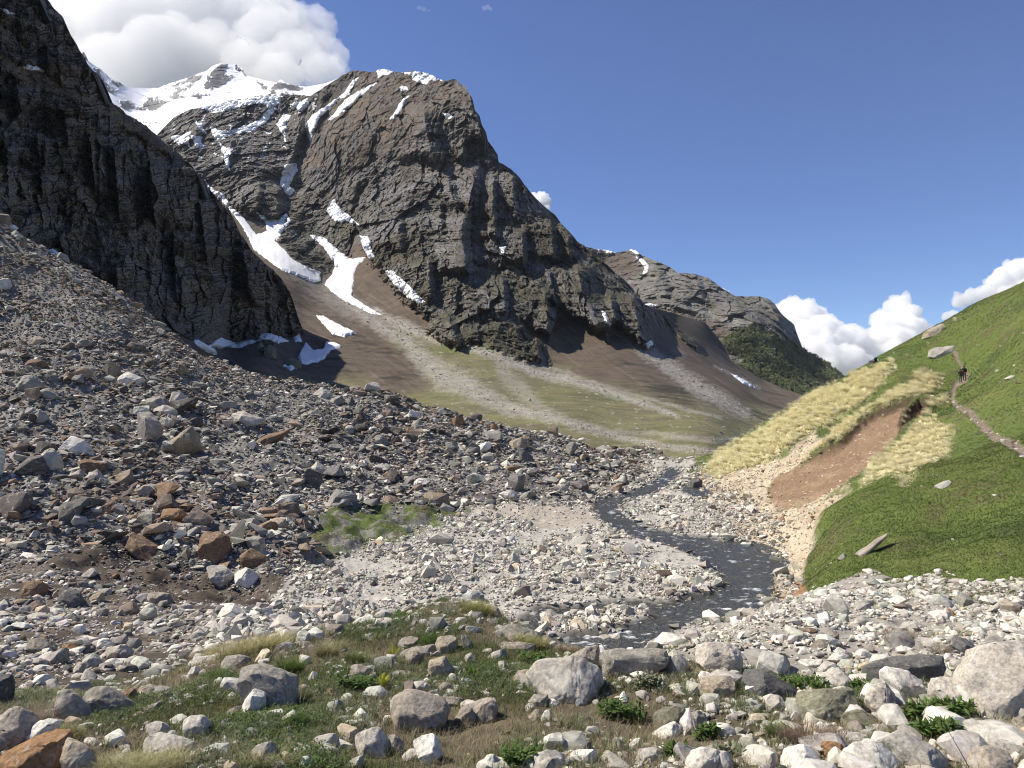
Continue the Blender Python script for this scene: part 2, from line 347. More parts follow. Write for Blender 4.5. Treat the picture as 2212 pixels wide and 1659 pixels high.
streams = [[(735, 640, 10), (786, 681, 10), (830, 712, 12), (874, 733, 14), (913, 777, 20), (957, 812, 26), (1023, 843, 21), (1080, 874, 15), (1111, 887, 13), (1199, 902, 10), (1309, 935, 8), (1418, 962, 7), (1540, 975, 6)],
    [(812, 672, 6), (860, 702, 12), (935, 729, 10), (979, 738, 9), (1067, 768, 9), (1155, 803, 9), (1243, 825, 10), (1331, 852, 7), (1462, 900, 5)],
    [(1326, 712, 5), (1396, 760, 11), (1462, 804, 15), (1530, 850, 16), (1610, 892, 12)], [(640, 590, 14), (700, 632, 22), (760, 665, 20), (830, 700, 15)], [(1067, 768, 6), (1100, 820, 18), (1140, 860, 16), (1200, 900, 8)], [(1540, 790, 3), (1610, 822, 4), (1640, 838, 3)], [(1250, 930, 4), (1400, 935, 5), (1520, 950, 7), (1600, 950, 5)], [(1020, 745, 4), (1200, 800, 5), (1380, 858, 4), (1560, 905, 4)]]
stony = np.zeros(U.shape, np.float32)
for si, s in enumerate(streams):
    dl = lined(s, U + 0.5 * wob, V + 0.4 * (Vw - V))
    stony = np.maximum(stony, (1 - sstep(0.25, 1.7, dl + 0.7 * fine2 + 0.25 * perlin(Q / 30))) * (0.85 if si < 3 else 0.5))
stony = np.maximum(stony, fk * sstep(0.55, 1.0, fine2 + 0.45 * perlin(Q * [0.3, 1, 1] / 6)) * 0.55)
stony = stony * (0.62 + 0.38 * sstep(0.25, 0.75, fine)) * (0.8 + 0.3 * fine2)
T = mixc(T, np.array(PALE) * 1.45, np.clip(stony * 1.2, 0, 1)); T = T * (0.86 + 0.28 * fine[..., None])
sp = fbm(Q * [1, 0.8, 1], 4.5, 3, 0.7); C = C * (0.80 + 0.3 * fine + 0.42 * np.clip(sp, -0.8, 0.8))[..., None]
C = mixc(C, (0.78, 0.79, 0.80), sstep(0.62, 0.8, fbm(Q * [1, 1.3, 1] + 64, 15, 5, 0.6) + 0.12 * fbm(Q, 60, 2)) * sstep(-20, 20, sdf([(345, 295), (440, 228), (700, 190), (690, 260), (640, 330), (480, 380), (390, 330)], U, V)))
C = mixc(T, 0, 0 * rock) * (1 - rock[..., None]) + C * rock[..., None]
# boulder relief where the fan is stony
P2 = P2 + N2 * (stony * (fine - 0.3) * 0.7)[..., None]
set_props(add_range('mountain', P2, C, M_FAR), 'main rocky mountain wall with talus and a green fan at its foot', 'mountain', kind='structure')
U2, V2 = U, V

SN = [
 ('forked snow tongue filling the lower gully left of the dark knob', 0.7, [(439, 384), (454, 405), (485, 422), (497, 446), (523, 467), (543, 494), (553, 508), (577, 500), (576, 484), (553, 458), (581, 475), (601, 476), (618, 460), (629, 478), (608, 502), (595, 522), (612, 538), (632, 562), (663, 578), (692, 590), (690, 606), (677, 610), (650, 598), (608, 583), (581, 563), (550, 540), (537, 515), (520, 484), (500, 458), (480, 434), (455, 414)]),
 ('hourglass snow tongue right of the dark knob above the stone stream', 0.5, [(670, 508), (700, 514), (735, 545), (757, 560), (790, 556), (772, 576), (766, 590), (760, 640), (790, 662), (822, 680), (800, 676), (765, 660), (742, 648), (718, 630), (702, 615), (718, 592), (725, 572), (700, 535)]),
 ('small arrow-shaped snow patch high above the hourglass tongue', 0.1, [(706, 455), (722, 431), (735, 453), (747, 460), (776, 487), (745, 476), (738, 480), (725, 478), (714, 470)]),
 ('short upright snow strip right of the hourglass tongue', 0.1, [(777, 510), (795, 511), (800, 530), (809, 555), (801, 561), (788, 540)]),
 ('long slanting snow streak alone on brown talus, right of the other tongues', 0.1, [(831, 583), (848, 586), (872, 606), (895, 630), (917, 651), (906, 656), (880, 641), (852, 614)]),
 ('shaded snow plug in the deep vertical gully', 0.15, [(618, 355), (639, 353), (643, 369), (633, 384), (625, 402), (635, 412), (626, 424), (614, 413), (605, 396), (609, 372)]),
 ('thin snow couloir running up to the left summit shoulder', 0.0, [(774, 168), (757, 194), (755, 203), (729, 216), (714, 232), (690, 253), (678, 280), (670, 306), (663, 294), (659, 267), (680, 246), (700, 231), (728, 214), (745, 199), (763, 174)]),
 ('ragged snow stripe just right of the summit couloir', 0.0, [(813, 179), (791, 189), (760, 206), (739, 223), (722, 246), (709, 260), (725, 254), (745, 236), (765, 216), (787, 201)]),
 ('curved snow band under the round dark crag', 0.0, [(454, 273), (472, 282), (495, 283), (530, 272), (560, 259), (578, 236), (572, 222), (600, 236), (590, 242), (577, 262), (547, 282), (506, 290), (478, 297), (464, 305), (459, 288)]),
 ('broad snow apron spilling from the snowfield onto the dark rock', 0.0, [(436, 234), (458, 244), (495, 238), (533, 226), (566, 224), (580, 232), (600, 226), (614, 214), (604, 203), (560, 207), (520, 215), (480, 223), (450, 230)]),
 ('snow scrap left of the summit couloir foot', 0.0, [(626, 226), (645, 218), (664, 214), (668, 228), (652, 241), (640, 234), (634, 238)]),
 ('small tapering snow funnel below the curved band', 0.0, [(474, 309), (489, 320), (503, 320), (493, 342), (496, 367), (489, 363), (484, 338)]),
 ('leftmost pale snow patch beside the shadowed cliff edge', 0.0, [(366, 295), (393, 292), (412, 285), (407, 304), (411, 320), (396, 308), (384, 312)]),
 ('stubby snow patch between the leftmost patch and the funnel', 0.0, [(412, 293), (438, 296), (432, 310), (446, 315), (424, 319)]),
 ('thin hooked snow strip left of the round dark crag', 0.0, [(418, 256), (432, 266), (444, 248), (437, 273), (446, 290), (433, 281), (426, 270)]),
 ('narrow snow runnel below the upper snowfield, right of the curved band', 0.0, [(598, 268), (613, 246), (627, 249), (617, 270), (616, 304), (608, 284)]),
 ('snow cap on the middle summit bump', 0.0, [(813, 151), (826, 148), (848, 155), (838, 162), (826, 160), (818, 168)]),
 ('long snow cornice on the summit ridge', 0.0, [(868, 157), (900, 155), (924, 158), (955, 174), (940, 174), (930, 172), (921, 182), (905, 178), (890, 172), (893, 163)]),
 ('little snow spot just under the summit cornice', 0.0, [(861, 186), (879, 187), (881, 194), (866, 196)]),
 ('broken snow spots on the brown summit slope', 0.0, [(884, 208), (874, 220), (866, 240), (850, 254), (841, 258), (852, 243), (862, 226), (872, 212)]),
 ('small bright snow ledge under the summit cliff', 0.0, [(955, 244), (968, 247), (981, 254), (968, 256)]),
 ('snow ledge on the steep right skyline', 0.0, [(1012, 246), (1022, 244), (1031, 251), (1026, 254)]),
 ('tiny snow spot in the middle of the grey rock wall', 0.0, [(1081, 536), (1092, 534), (1088, 546), (1082, 550)]),
 ('snow ribbon in the dark cleft of the right-hand buttress', 0.0, [(1300, 672), (1309, 680), (1320, 700), (1316, 704), (1306, 692)]),
 ('snow spot at the foot of the last dark buttress', 0.0, [(1394, 742), (1406, 736), (1408, 744), (1398, 752)]),
 ('lone wedge of snow on the brown slope above the boulders', 0.1, [(684, 683), (697, 684), (712, 692), (740, 707), (768, 720), (745, 728), (720, 722), (705, 708)]),
 ('wide ragged snow patch beside the dark boulders', 0.2, [(648, 786), (645, 770), (652, 758), (660, 741), (678, 760), (700, 756), (704, 739), (720, 743), (737, 750), (715, 757), (700, 776), (680, 783), (660, 787)]),
 ('small snow spot above the dark boulders', 0.1, [(632, 730), (645, 725), (652, 738), (640, 738)]),
 ('small snow spot below the dark boulders', 0.1, [(608, 788), (622, 792), (640, 797), (628, 800)]),
 ('snow fringe in the shade along the foot of the cliff', 0.1, [(452, 748), (462, 735), (471, 731), (500, 738), (540, 730), (572, 720), (600, 729), (624, 737), (600, 741), (575, 731), (545, 741), (520, 751), (495, 749), (480, 753)]),
 ('slanting snow streak on the far right talus', 0.0, [(1578, 806), (1600, 818), (1632, 838), (1622, 836), (1596, 822)]),
 ('snow sliver where the moraine meets the shaded cliff', 0.1, [(418, 736), (430, 742), (455, 755), (468, 766), (450, 762), (430, 750)]),
]
for lb, di, pl in SN: snow_patch(U2, V2, P2, pl, 2.2, lb, di, nz=2.6)

# ---- the shadowed cliff on the left
top3 = edge([(-420, -420), (-200, -240), (0, -80), (60, -42), (104, 0), (113, 14), (137, 41), (147, 65), (160, 85), (171, 106), (191, 140), (219, 171), (232, 195), (237, 219), (253, 229), (273, 246), (297, 260), (321, 277), (342, 297), (369, 318),
    (393, 338), (417, 362), (437, 393), (458, 413), (478, 437), (495, 454), (506, 478), (519, 506), (540, 536), (564, 562), (585, 580), (606, 600), (625, 628), (634, 652), (642, 680), (652, 706)])
bot3 = edge([(-420, 330), (0, 560), (100, 600), (300, 690), (450, 770), (560, 765), (652, 745)])
U, V = range_grid(-420, 652, 860, 700, top3, bot3, 5.0, 22)
foot = np.interp(U, [-420, 0, 20, 68, 137, 205, 307, 389, 427, 470, 520, 574, 622, 652], [300, 520, 530, 550, 574, 602, 667, 721, 739, 745, 745, 735, 728, 722])
a = -(U - CU) / F
zf = np.interp(U, [0, 300, 450, 640], [62, 50, 37, 76])
tan = 1.85
D = (190 - zf / tan) / np.maximum(a - (HV - V) / F / tan, 0.12)
D = np.clip(D, 150, 900)
P0 = to_world(U, V, D); Q = np.stack([U, V, 0 * U], -1)
P0 = np.stack([0 * U, U * 0.40 + 60, -V * 0.40 + 0 * D], -1)         # bed and joint pattern laid out along the wall
ribs3 = [([(322, 360), (326, 420), (334, 480)], -16, 16, 50), ([(192, 296), (197, 340), (204, 410)], -12, 10, 40), ([(100, 100), (104, 150)], -10, 9, 40), ([(30, 190), (34, 240)], -12, 10, 40), ([(140, 260), (146, 310)], -10, 12, 30),
    ([(430, 440), (446, 560)], -10, 14, 40), ([(80, 300), (90, 420)], -10, 14, 40), ([(245, 320), (256, 470)], -10, 14, 40), ([(520, 520), (540, 640)], -10, 14, 40), ([(15, 320), (22, 460)], -12, 14, 30), ([(372, 500), (380, 640)], -9, 12, 30)]
disp = np.zeros(U.shape, np.float32)
for pts, amp, wd, L in ribs3:                                      # pillars: a sunlit left cheek, then the wall again
    p = np.array(pts, float); s = U - np.interp(V, p[:, 1], p[:, 0]) + 4 * perlin(np.stack([V / 9, U * 0 + amp, U * 0 + wd], -1))
    tp = sstep(p[0, 1] - 6, p[0, 1] + 6, V) * (1 - sstep(p[-1, 1] - 20, p[-1, 1] + 20, V))
    disp += 2.4 * amp * tp * np.where(s < 0, 0, np.exp(-np.maximum(s, 0) / L)) * sstep(-1, 2, s)
fh, fc = facets(U * 0.36 + 6 * fbm(P0, 30, 2), P0[..., 2] + 6 * fbm(P0 + 99, 30, 2), 20)
fh2, _ = facets(U * 0.36 + 3 * fbm(P0, 12, 2), P0[..., 2] * 1.3, 7, 9)
st = np.abs(((P0[..., 2] + 0.12 * P0[..., 1] + 5 * fbm(P0, 40, 3)) / 6.5) % 1 - 0.5) + 0.6 * np.abs(((P0[..., 2] + 0.1 * P0[..., 1] + 3 * fbm(P0, 20, 3)) / 2.3) % 1 - 0.5)
colm = ridged(P0 * [0, 1, 0.12], 26, 4, 0.55)
brown = np.maximum(sstep(-8, 8, sdf([(225, 222), (250, 228), (300, 262), (345, 300), (420, 365), (400, 360), (330, 315), (260, 272), (200, 240), (160, 205), (180, 205)], U, V)), sstep(-8, 8, sdf([(0, 112), (60, 150), (150, 190), (240, 230), (250, 250), (150, 215), (60, 180), (0, 150)], U, V)) * 0.8)
wallk = (1 - 0.8 * brown)
zz = P0[..., 2] + 0.16 * P0[..., 1] + 7 * fbm(P0, 45, 4, 0.55)
UC = U * 0.36 + 2.5 * fbm(P0 + 9, 25, 3)
fc1, _ = facets(UC, P0[..., 2] / 3.0, 15, 3); fc2, _ = facets(UC, P0[..., 2] / 2.2, 6, 8)
sk = np.clip(0.6 + 0.9 * fbm(P0 + 44, 60, 3), 0.1, 1.3)
disp += wallk * (3.0 * fh + 1.3 * fh2 + 11.0 * fc1 + 5.0 * fc2 + 0.75 * sk * stair(zz, 34) + 0.8 * stair(zz + 2 * fbm(P0, 12, 3), 9) + 0.8 * stair(zz + fbm(P0, 6, 2), 3.0) + 3.5 * fbm(P0, 11, 5, 0.62) + 14 + 20 * fbm(P0 + 5, 110, 3)) - 5 * brown
low3 = sstep(foot - 4, foot + 16, V)
Dg = np.exp(bil(L2g, ug, vg, np.clip(U, -68, 1800), np.clip(V, 135, 1020))); Df = np.exp(bil(L2g, ug, vg, np.clip(U, -68, 1800), np.clip(foot, 135, 1020)))
Pf = np.clip((190 - zf / tan) / np.maximum(a - (HV - foot) / F / tan, 0.12), 150, 900)
D = D + (Df - Pf) * np.exp(-np.clip(foot - V, 0, None) / 90.0)
D = D + disp * (1 - low3) * (D / 420); D = np.where(V > foot, np.maximum(D, Dg + 0.3 * (V - foot)), D)
P3 = to_world(U, V, D)
n1 = fbm(P0, 40, 5, 0.6); n2 = fbm(P0 + 55, 9, 4, 0.6); N3 = grid_normals(P3)
C = np.ones(U.shape + (3,), np.float32) * np.array([0.175, 0.152, 0.130], np.float32)
C = mixc(C, (0.23, 0.185, 0.14), sstep(0.1, 0.9, n1 + 0.4 * n2) * 0.7); C = mixc(C, (0.27, 0.25, 0.23), sstep(0.4, 1.0, fc + 0.4 * n2) * 0.5)
C = mixc(C, (0.19, 0.135, 0.085), np.clip(sstep(0.3, 0.6, N3[..., 2] + 0.2 * n2) * 0.7 + brown * 0.8, 0, 0.9)); C = mixc(C, (0.062, 0.043, 0.032), brown * sstep(-0.2, 0.4, n1) * 0.8)
C = mixc(C, (0.07, 0.064, 0.058), sstep(0.2, 0.9, -n1 + 0.5 * n2) * 0.6); C = C * (0.85 + 0.5 * np.clip(fbm(Q * [1, 1.7, 1], 5, 3, 0.7), -0.7, 0.7))[..., None]
set_props(add_range('cliff', P3, C, M_FAR), 'dark shadowed rock cliff rising on the left', 'cliff', kind='structure')
for lb, pl in [('grey snow bank at the far left foot of the dark cliff', [(-40, 478), (0, 480), (20, 484), (37, 490), (30, 503), (18, 515), (12, 532), (-5, 526), (-40, 505)]), ('snow wedge in shade on the cliff foot, second from the left', [(68, 531), (85, 538), (118, 541), (132, 561), (112, 556), (90, 546)]),
               ('small snow scrap in the middle of the shaded cliff foot', [(163, 586), (186, 588), (190, 604), (178, 596)]), ('thin snow line on a high ledge of the dark cliff', [(0, 18), (14, 24), (36, 30), (20, 30)]), ('snow scrap on the dark cliff under the pyramid', [(40, 146), (64, 142), (84, 147), (97, 155), (70, 150)]), ('lower thin snow line on the shaded cliff foot', [(292, 664), (318, 676), (340, 690), (318, 682)])]:
    snow_patch(U, V, P3, pl, 1.0, lb, 0.15, nz=2.0)

# ---- the snow basin and the white peak behind
top4 = edge([(80, 60), (176, 118), (180, 112), (184, 117), (191, 132), (205, 142), (219, 150), (236, 167), (260, 179), (273, 188), (307, 191), (342, 190), (369, 179), (410, 167), (444, 154), (462, 141), (475, 137), (495, 139), (509, 138), (523, 147), (528, 158), (535, 164), (574, 174), (598, 178), (606, 172), (615, 178), (632, 184), (663, 188), (700, 181), (756, 160), (800, 170)])
bot4 = edge([(80, 330), (330, 340), (480, 300), (800, 250)])
U, V = range_grid(80, 800, 620, 330, top4, bot4, 1.6, 18)
ctl = np.array([(80, 330, 2300), (330, 330, 2300), (480, 290, 2350), (800, 250, 2300), (340, 300, 2450), (400, 240, 2700), (600, 210, 2600), (300, 230, 3400), (340, 192, 4300), (475, 140, 4200), (475, 180, 3700), (240, 170, 3600), (180, 118, 3500), (560, 180, 3700), (640, 190, 3200), (700, 185, 2700), (756, 160, 2400), (800, 170, 2350), (450, 215, 3000), (240, 230, 2900)], float)
D = np.exp(tps(ctl[:, :2] / 400, np.log(ctl[:, 2]), 2e-4)(np.stack([U, V], -1) / 400))
P0 = to_world(U, V, D); Q = np.stack([U, V, 0 * U], -1); nn = fbm(Q, 26, 5, 0.62); nf = fbm(Q + 31, 6, 4, 0.6)
rk = np.full(U.shape, -60.0, np.float32)
for pl in [[(440, 191), (450, 166), (470, 138), (492, 139), (487, 160), (508, 166), (480, 182), (458, 194)], [(508, 140), (522, 146), (530, 162), (516, 158)], [(174, 112), (184, 114), (192, 130), (184, 126)], [(200, 145), (215, 148), (222, 168), (240, 190), (262, 196), (240, 200), (222, 190), (210, 165)], [(225, 152), (240, 172), (270, 184), (262, 190), (238, 178)],
           [(300, 226), (322, 218), (360, 212), (370, 220), (340, 236), (312, 238)], [(340, 212), (400, 204), (460, 202), (450, 208), (390, 214)], [(345, 196), (380, 180), (412, 166), (440, 158), (430, 176), (400, 182), (370, 192)], [(572, 192), (600, 176), (640, 184), (662, 190), (640, 196), (600, 192), (580, 198)], [(380, 188), (420, 180), (400, 200), (376, 204)], [(560, 178), (600, 200), (640, 204), (590, 206)], [(262, 220), (320, 236), (300, 240), (262, 228)], [(310, 264), (340, 265), (335, 268)]]:
    rk = np.maximum(rk, sdf(pl, U + 5 * nn, V + 3 * nf, 30))
rkm = sstep(-2.5, 2.5, rk + 7 * (nn + 0.4 * nf) - 1.0) * (rk > -14)
D = D - rkm * (14 + 60 * np.clip(ridged(P0 * [1, 1, .5], 90, 4), -1, 1) * 0.4) + 26 * fbm(P0, 320, 4, 0.45) + 18 * fbm(P0 + 7, 70, 3)
P4 = to_world(U, V, D)
C = np.ones(U.shape + (3,), np.float32) * np.array([0.84, 0.85, 0.87], np.float32)
C = mixc(C, (0.66, 0.63, 0.60), sstep(0.15, 0.9, fbm(Q * [0.4, 2, 1], 14, 4, 0.6)) * sstep(205, 260, V) * 0.6)
C = mixc(C, (0.085, 0.083, 0.086), rkm)
set_props(add_range('snow_peak', P4, C, M_SNOW), 'snow-covered peak and snowfield behind the dark rock', 'mountain', kind='structure')

# ---- the far ridge on the right with its forest
top5 = edge([(1180, 470), (1265, 534), (1300, 540), (1330, 546), (1350, 543), (1365, 539), (1385, 551), (1420, 565), (1450, 580), (1465, 590), (1500, 591), (1530, 600), (1560, 622), (1590, 641), (1640, 640), (1658, 644), (1672, 656), (1690, 680), (1702, 690), (1715, 700), (1722, 722), (1732, 748), (1742, 762), (1762, 770), (1790, 786), (1818, 812), (1840, 832), (1920, 900)])
bot5 = edge([(1180, 720), (1400, 720), (1560, 820), (1760, 900), (1920, 950)])
U, V = range_grid(1180, 1920, 640, 420, top5, bot5, 2.2, 26)
ctl = np.array([(1180, 470, 2800), (1180, 720, 2300), (1365, 540, 2900), (1300, 560, 2850), (1400, 650, 2300), (1450, 690, 2150), (1500, 600, 2500), (1480, 650, 2250), (1600, 645, 2350), (1600, 700, 2050), (1560, 740, 1980), (1690, 700, 2250), (1700, 760, 2050), (1660, 790, 1880), (1620, 830, 1750), (1740, 850, 1800), (1820, 815, 2150), (1800, 850, 1980), (1920, 900, 2250), (1920, 950, 2100), (1760, 900, 1600), (1735, 755, 2250)], float)
D = np.exp(tps(ctl[:, :2] / 400, np.log(ctl[:, 2]), 2e-4)(np.stack([U, V], -1) / 400))
P0 = to_world(U, V, D); Q = np.stack([U, V, 0 * U], -1); n1 = fbm(Q, 40, 4, 0.6); n2 = fbm(Q + 12, 9, 4, 0.6)
forest = [(1560, 735), (1590, 715), (1640, 705), (1690, 735), (1740, 752), (1800, 775), (1860, 830), (1830, 900), (1760, 900), (1737, 858), (1690, 842), (1640, 820), (1585, 785)]
fo = sstep(-8, 8, sdf(forest, U + 14 * n1, V + 9 * n2))
heath5 = np.maximum(sstep(-12, 12, sdf([(1400, 660), (1450, 668), (1520, 690), (1600, 715), (1575, 775), (1500, 740), (1380, 720)], U + 10 * n1, V + 8 * n2)), sstep(-10, 10, sdf([(1275, 545), (1365, 545), (1390, 590), (1330, 610)], U, V + 10 * n1)))
fh, fc = facets(P0[..., 0] + 30 * fbm(P0, 150, 2), P0[..., 2] - 0.5 * P0[..., 0], 60); st = np.abs(((P0[..., 2] + 0.7 * P0[..., 0] + 30 * fbm(P0, 200, 3)) / 44) % 1 - 0.5)
D = D + (1 - fo) * (1 - 0.8 * heath5) * (26 * fh + 34 * st - 22 * ridged(P0 * [1, .6, .5], 190, 5, 0.55)) + 16 * fbm(P0, 70, 5, 0.6)
D = D + ribs_depth(U, V, [([(1655, 650), (1690, 700), (1722, 745)], 90, 22, 40), ([(1500, 600), (1520, 650)], 50, 14, 40), ([(1420, 575), (1440, 640)], 40, 14, 40), ([(1640, 760), (1650, 790)], 30, 14, 20)])
P5 = to_world(U, V, D)
C = np.ones(U.shape + (3,), np.float32) * np.array([0.15, 0.142, 0.13], np.float32)
C = mixc(C, (0.105, 0.10, 0.07), sstep(0, 0.6, n1 + 0.4 * n2) * 0.7); C = mixc(C, (0.22, 0.21, 0.19), sstep(0.3, 0.9, fc + n2) * 0.5)
C = mixc(C, (0.105, 0.078, 0.058), heath5 * 0.8); C = mixc(C, (0.05, 0.05, 0.035), heath5 * sstep(0.1, 0.5, n1) * 0.7)
C = mixc(C, (0.055, 0.065, 0.030), fo * 0.9)
C = mixc(C, PALE, sstep(-3, 6, sdf([(1480, 655), (1540, 690), (1640, 715), (1600, 690), (1530, 668)], U, V + 6 * n2)) * 0.45)
C = C * (0.85 + 0.3 * (0.5 + 0.5 * perlin(Q / 1.7)))[..., None]
set_props(add_range('distant_ridge', P5, C, M_FAR), 'distant craggy ridge with green forest on its lower slope', 'mountain', kind='structure')
for lb, pl in [('snow streak on the distant ridge crest', [(1360, 540), (1370, 538), (1382, 548), (1372, 547)]), ('branching snow gully below the distant crest', [(1374, 556), (1390, 560), (1402, 575), (1398, 588), (1388, 592), (1394, 580), (1384, 566)]), ('thin snow line in the hollow below the distant ridge', [(1386, 659), (1405, 656), (1425, 660), (1405, 664)]), ('snow scrap in the gully left of the distant forest', [(1538, 760), (1546, 762), (1556, 774), (1548, 772)]), ('snow edge along the distant skyline', [(1284, 537), (1310, 541), (1330, 545), (1310, 545)])]:
    snow_patch(U, V, P5, pl, 3.0, lb, 0.0, nz=1.6)
# the forest: leaf clumps of many small crowns, one far mass
def forest_mass():
    m = (fo > 0.6) & (perlin(Q / 11 + 5) > -0.25); idx = np.argwhere(m); r = np.random.RandomState(3)
    idx = idx[r.choice(len(idx), min(7000, len(idx)), replace=False)]
    base = P5[idx[:, 0], idx[:, 1]]; h = r.uniform(4.5, 9.5, len(base)); Vs = []; Fs = []; Cs = []; n = 0
    for k in range(13):                                           # leaf clumps per crown
        ang = r.uniform(0, 6.28, len(base)); rr = r.uniform(0, 0.32, len(base)) * h; zz = r.uniform(0.25, 1.0, len(base)) * h
        c = base + np.stack([rr * np.cos(ang), rr * np.sin(ang), zz], -1)
        tri = r.normal(size=(len(base), 4, 3)) * (h * 0.17)[:, None, None]
        Vs.append((c[:, None] + tri).reshape(-1, 3)); b = n + np.arange(len(base))[:, None] * 4
        Fs.append(np.concatenate([b + [0, 1, 2], b + [0, 2, 3], b + [0, 1, 3]])); n += 4 * len(base)
        cc = np.array([0.24, 0.265, 0.13]) * r.uniform(0.6, 1.5, (len(base), 1)) * (0.75 + 0.6 * perlin(base / 120)[:, None]); Cs.append(np.repeat(cc, 4, 0))
    return raw_mesh('forest', np.concatenate(Vs), np.concatenate(Fs), np.concatenate(Cs), M_PLANT)
set_props(forest_mass(), 'green birch wood covering the lower slope of the distant ridge', 'forest', kind='stuff')
# ------------------------------------------------------------------ near ground: one height field from the camera's knoll to the hill and the moraine
ctl1 = [(u, 1659, 6.5) for u in (-300, 0, 553, 1106, 1659, 2212, 2500)] + [(u, 2400, 3.2) for u in (-300, 500, 1106, 1700, 2500)] + [
    (553, 1560, 8.2), (1106, 1560, 8.2), (1659, 1560, 8.1), (2150, 1545, 8.0), (200, 1560, 8.0), (0, 1575, 7.8), (-300, 1580, 7.8),
    (1106, 1460, 10.2), (850, 1400, 11.8), (600, 1440, 10.6), (400, 1445, 11.6), (300, 1500, 9.8), (110, 1500, 9.6), (650, 1378, 13.0), (900, 1325, 15.6), (1000, 1308, 16.6), (1080, 1332, 15.2), (1200, 1393, 12.4), (1350, 1420, 11.6), (1500, 1385, 13.2), (1500, 1480, 9.8),
    (1650, 1345, 17.0), (1700, 1305, 22.0), (1735, 1240, 33.5), (1900, 1255, 29.0), (2212, 1262, 24.0), (2450, 1262, 22.0), (2212, 1350, 15.5), (1900, 1335, 17.5), (2212, 1450, 10.8), (1900, 1420, 12.2), (1750, 1450, 10.8), (2450, 1450, 10.5),
    (0, 1490, 13.0), (-300, 1500, 13.0), (0, 1430, 16.5), (0, 1350, 22.0), (200, 1400, 19.5), (300, 1350, 24.0), (130, 1300, 27.0), (300, 1320, 26.0), (450, 1385, 20.5), (550, 1330, 27.0), (400, 1440, 17.0), (200, 1450, 15.5), (250, 1500, 13.0),
    (0, 1200, 36.0), (-300, 1200, 34.0), (200, 1250, 33.0), (250, 1180, 38.0), (500, 1292, 32.5), (480, 1160, 41.0), (670, 1180, 44.0), (0, 1080, 48.0), (-300, 1050, 44.0), (0, 1000, 62.0), (0, 900, 76.0), (0, 800, 90.0), (0, 650, 125.0), (0, 532, 165.0), (-300, 360, 175.0), (-300, 700, 110.0),
    (300, 1090, 50.0), (300, 1000, 66.0), (300, 900, 84.0), (300, 800, 103.0), (300, 692, 160.0), (160, 612, 163.0), (450, 790, 140.0), (500, 805, 135.0), (600, 1080, 60.0), (600, 1000, 74.0), (600, 900, 98.0), (640, 832, 125.0), (830, 1082, 66.0),
    (830, 1000, 82.0), (830, 900, 102.0), (830, 850, 114.0), (1000, 1085, 66.0), (1000, 1000, 86.0), (1000, 902, 112.0), (1150, 1070, 70.0), (1150, 1000, 92.0), (1150, 936, 113.0), (1300, 1050, 84.0), (1300, 982, 118.0), (1380, 1045, 86.0), (1400, 1004, 114.0), (1230, 955, 116.0),
    # the hill on the right
    (1500, 1008, 112.0), (1540, 985, 115.0), (1600, 945, 118.0), (1700, 885, 118.0), (1800, 830, 118.0), (1900, 770, 118.0), (2000, 715, 116.0), (2100, 660, 114.0), (2212, 610, 112.0), (2450, 490, 112.0),
    (2078, 825, 88.0), (2060, 868, 74.0), (2120, 917, 56.0), (2212, 976, 40.0), (1806, 1056, 50.0), (1770, 1130, 43.0), (1974, 862, 78.0), (1900, 1100, 38.5), (2000, 1000, 47.0), (2100, 990, 43.0), (2212, 800, 64.0), (2212, 700, 86.0), (2150, 720, 92.0), (2212, 1100, 31.0), (2050, 1130, 34.0),
    (1950, 780, 102.0), (1900, 830, 94.0), (1800, 900, 91.0), (1700, 960, 89.0), (1600, 1000, 96.0), (1740, 1130, 46.0), (1681, 1092, 66.5), (1769, 1078, 58.0), (1725, 1005, 79.0), (1860, 913, 81.0), (1550, 1032, 94.0), (1650, 1040, 82.0), (2450, 900, 44.0), (2450, 700, 70.0), (2450, 1150, 27.0), (1850, 1180, 35.5), (1760, 1180, 38.5)]
pts = [((u - CU) / F, d, (HV - v) / F * d) for u, v, d in ctl1]
BED = -9.0
pts += [((u - CU) / F, BED * F / (HV - v), BED) for u, v in [(800, 1290), (1000, 1280), (1100, 1300), (1250, 1300), (1250, 1385), (1350, 1385), (1400, 1330), (1500, 1320), (1640, 1300), (1250, 1230), (1000, 1200), (760, 1200), (750, 1140), (900, 1110), (1100, 1110), (1250, 1110), (1400, 1120), (1550, 1130), (1640, 1180), (1600, 1240), (1450, 1230), (1350, 1075), (1450, 1060), (1450, 1015), (1530, 1055), (1480, 1000), (1420, 1000)]]
pts += [(s, d, BED) for s in (0.02, 0.12, 0.24) for d in (21.5, 25.0)] + [(-0.15, 26, -8.8), (-0.05, 22, -8.6), (0.3, 26, -8.2), (0.06, 16.5, -7.0), (0.2, 16.5, -6.6), (-0.02, 19.0, -7.0)]
pts += [(s, 190.0, z) for s, z in ((-0.9, 22), (-0.7, 10), (-0.5, 2), (-0.3, -8), (-0.1, -11), (0.1, -11), (0.25, -11.0), (0.38, -9.0), (0.5, 0), (0.7, 16), (0.9, 26))] + [(s, 145.0, z) for s, z in ((-0.3, -3), (-0.1, -9), (0.05, -10), (0.2, -9.6), (0.28, -11.5), (0.38, -4), (0.5, 3.5), (0.6, 11), (0.7, 19))]
pts = np.array(pts); TK = 0.55
fz = tps(np.stack([pts[:, 0], TK * np.log(pts[:, 1])], -1), pts[:, 2], 1e-5)
sg = np.linspace(-0.93, 0.93, 260); tg = np.linspace(math.log(2.4), math.log(195.0), 330)
ZG = fz(np.stack(np.meshgrid(sg, tg * TK), -1))
NU1, NV1 = 1340, 1050
s1 = np.linspace(-0.91, 0.91, NU1); t1 = np.linspace(math.log(2.5), math.log(190.0), NV1)
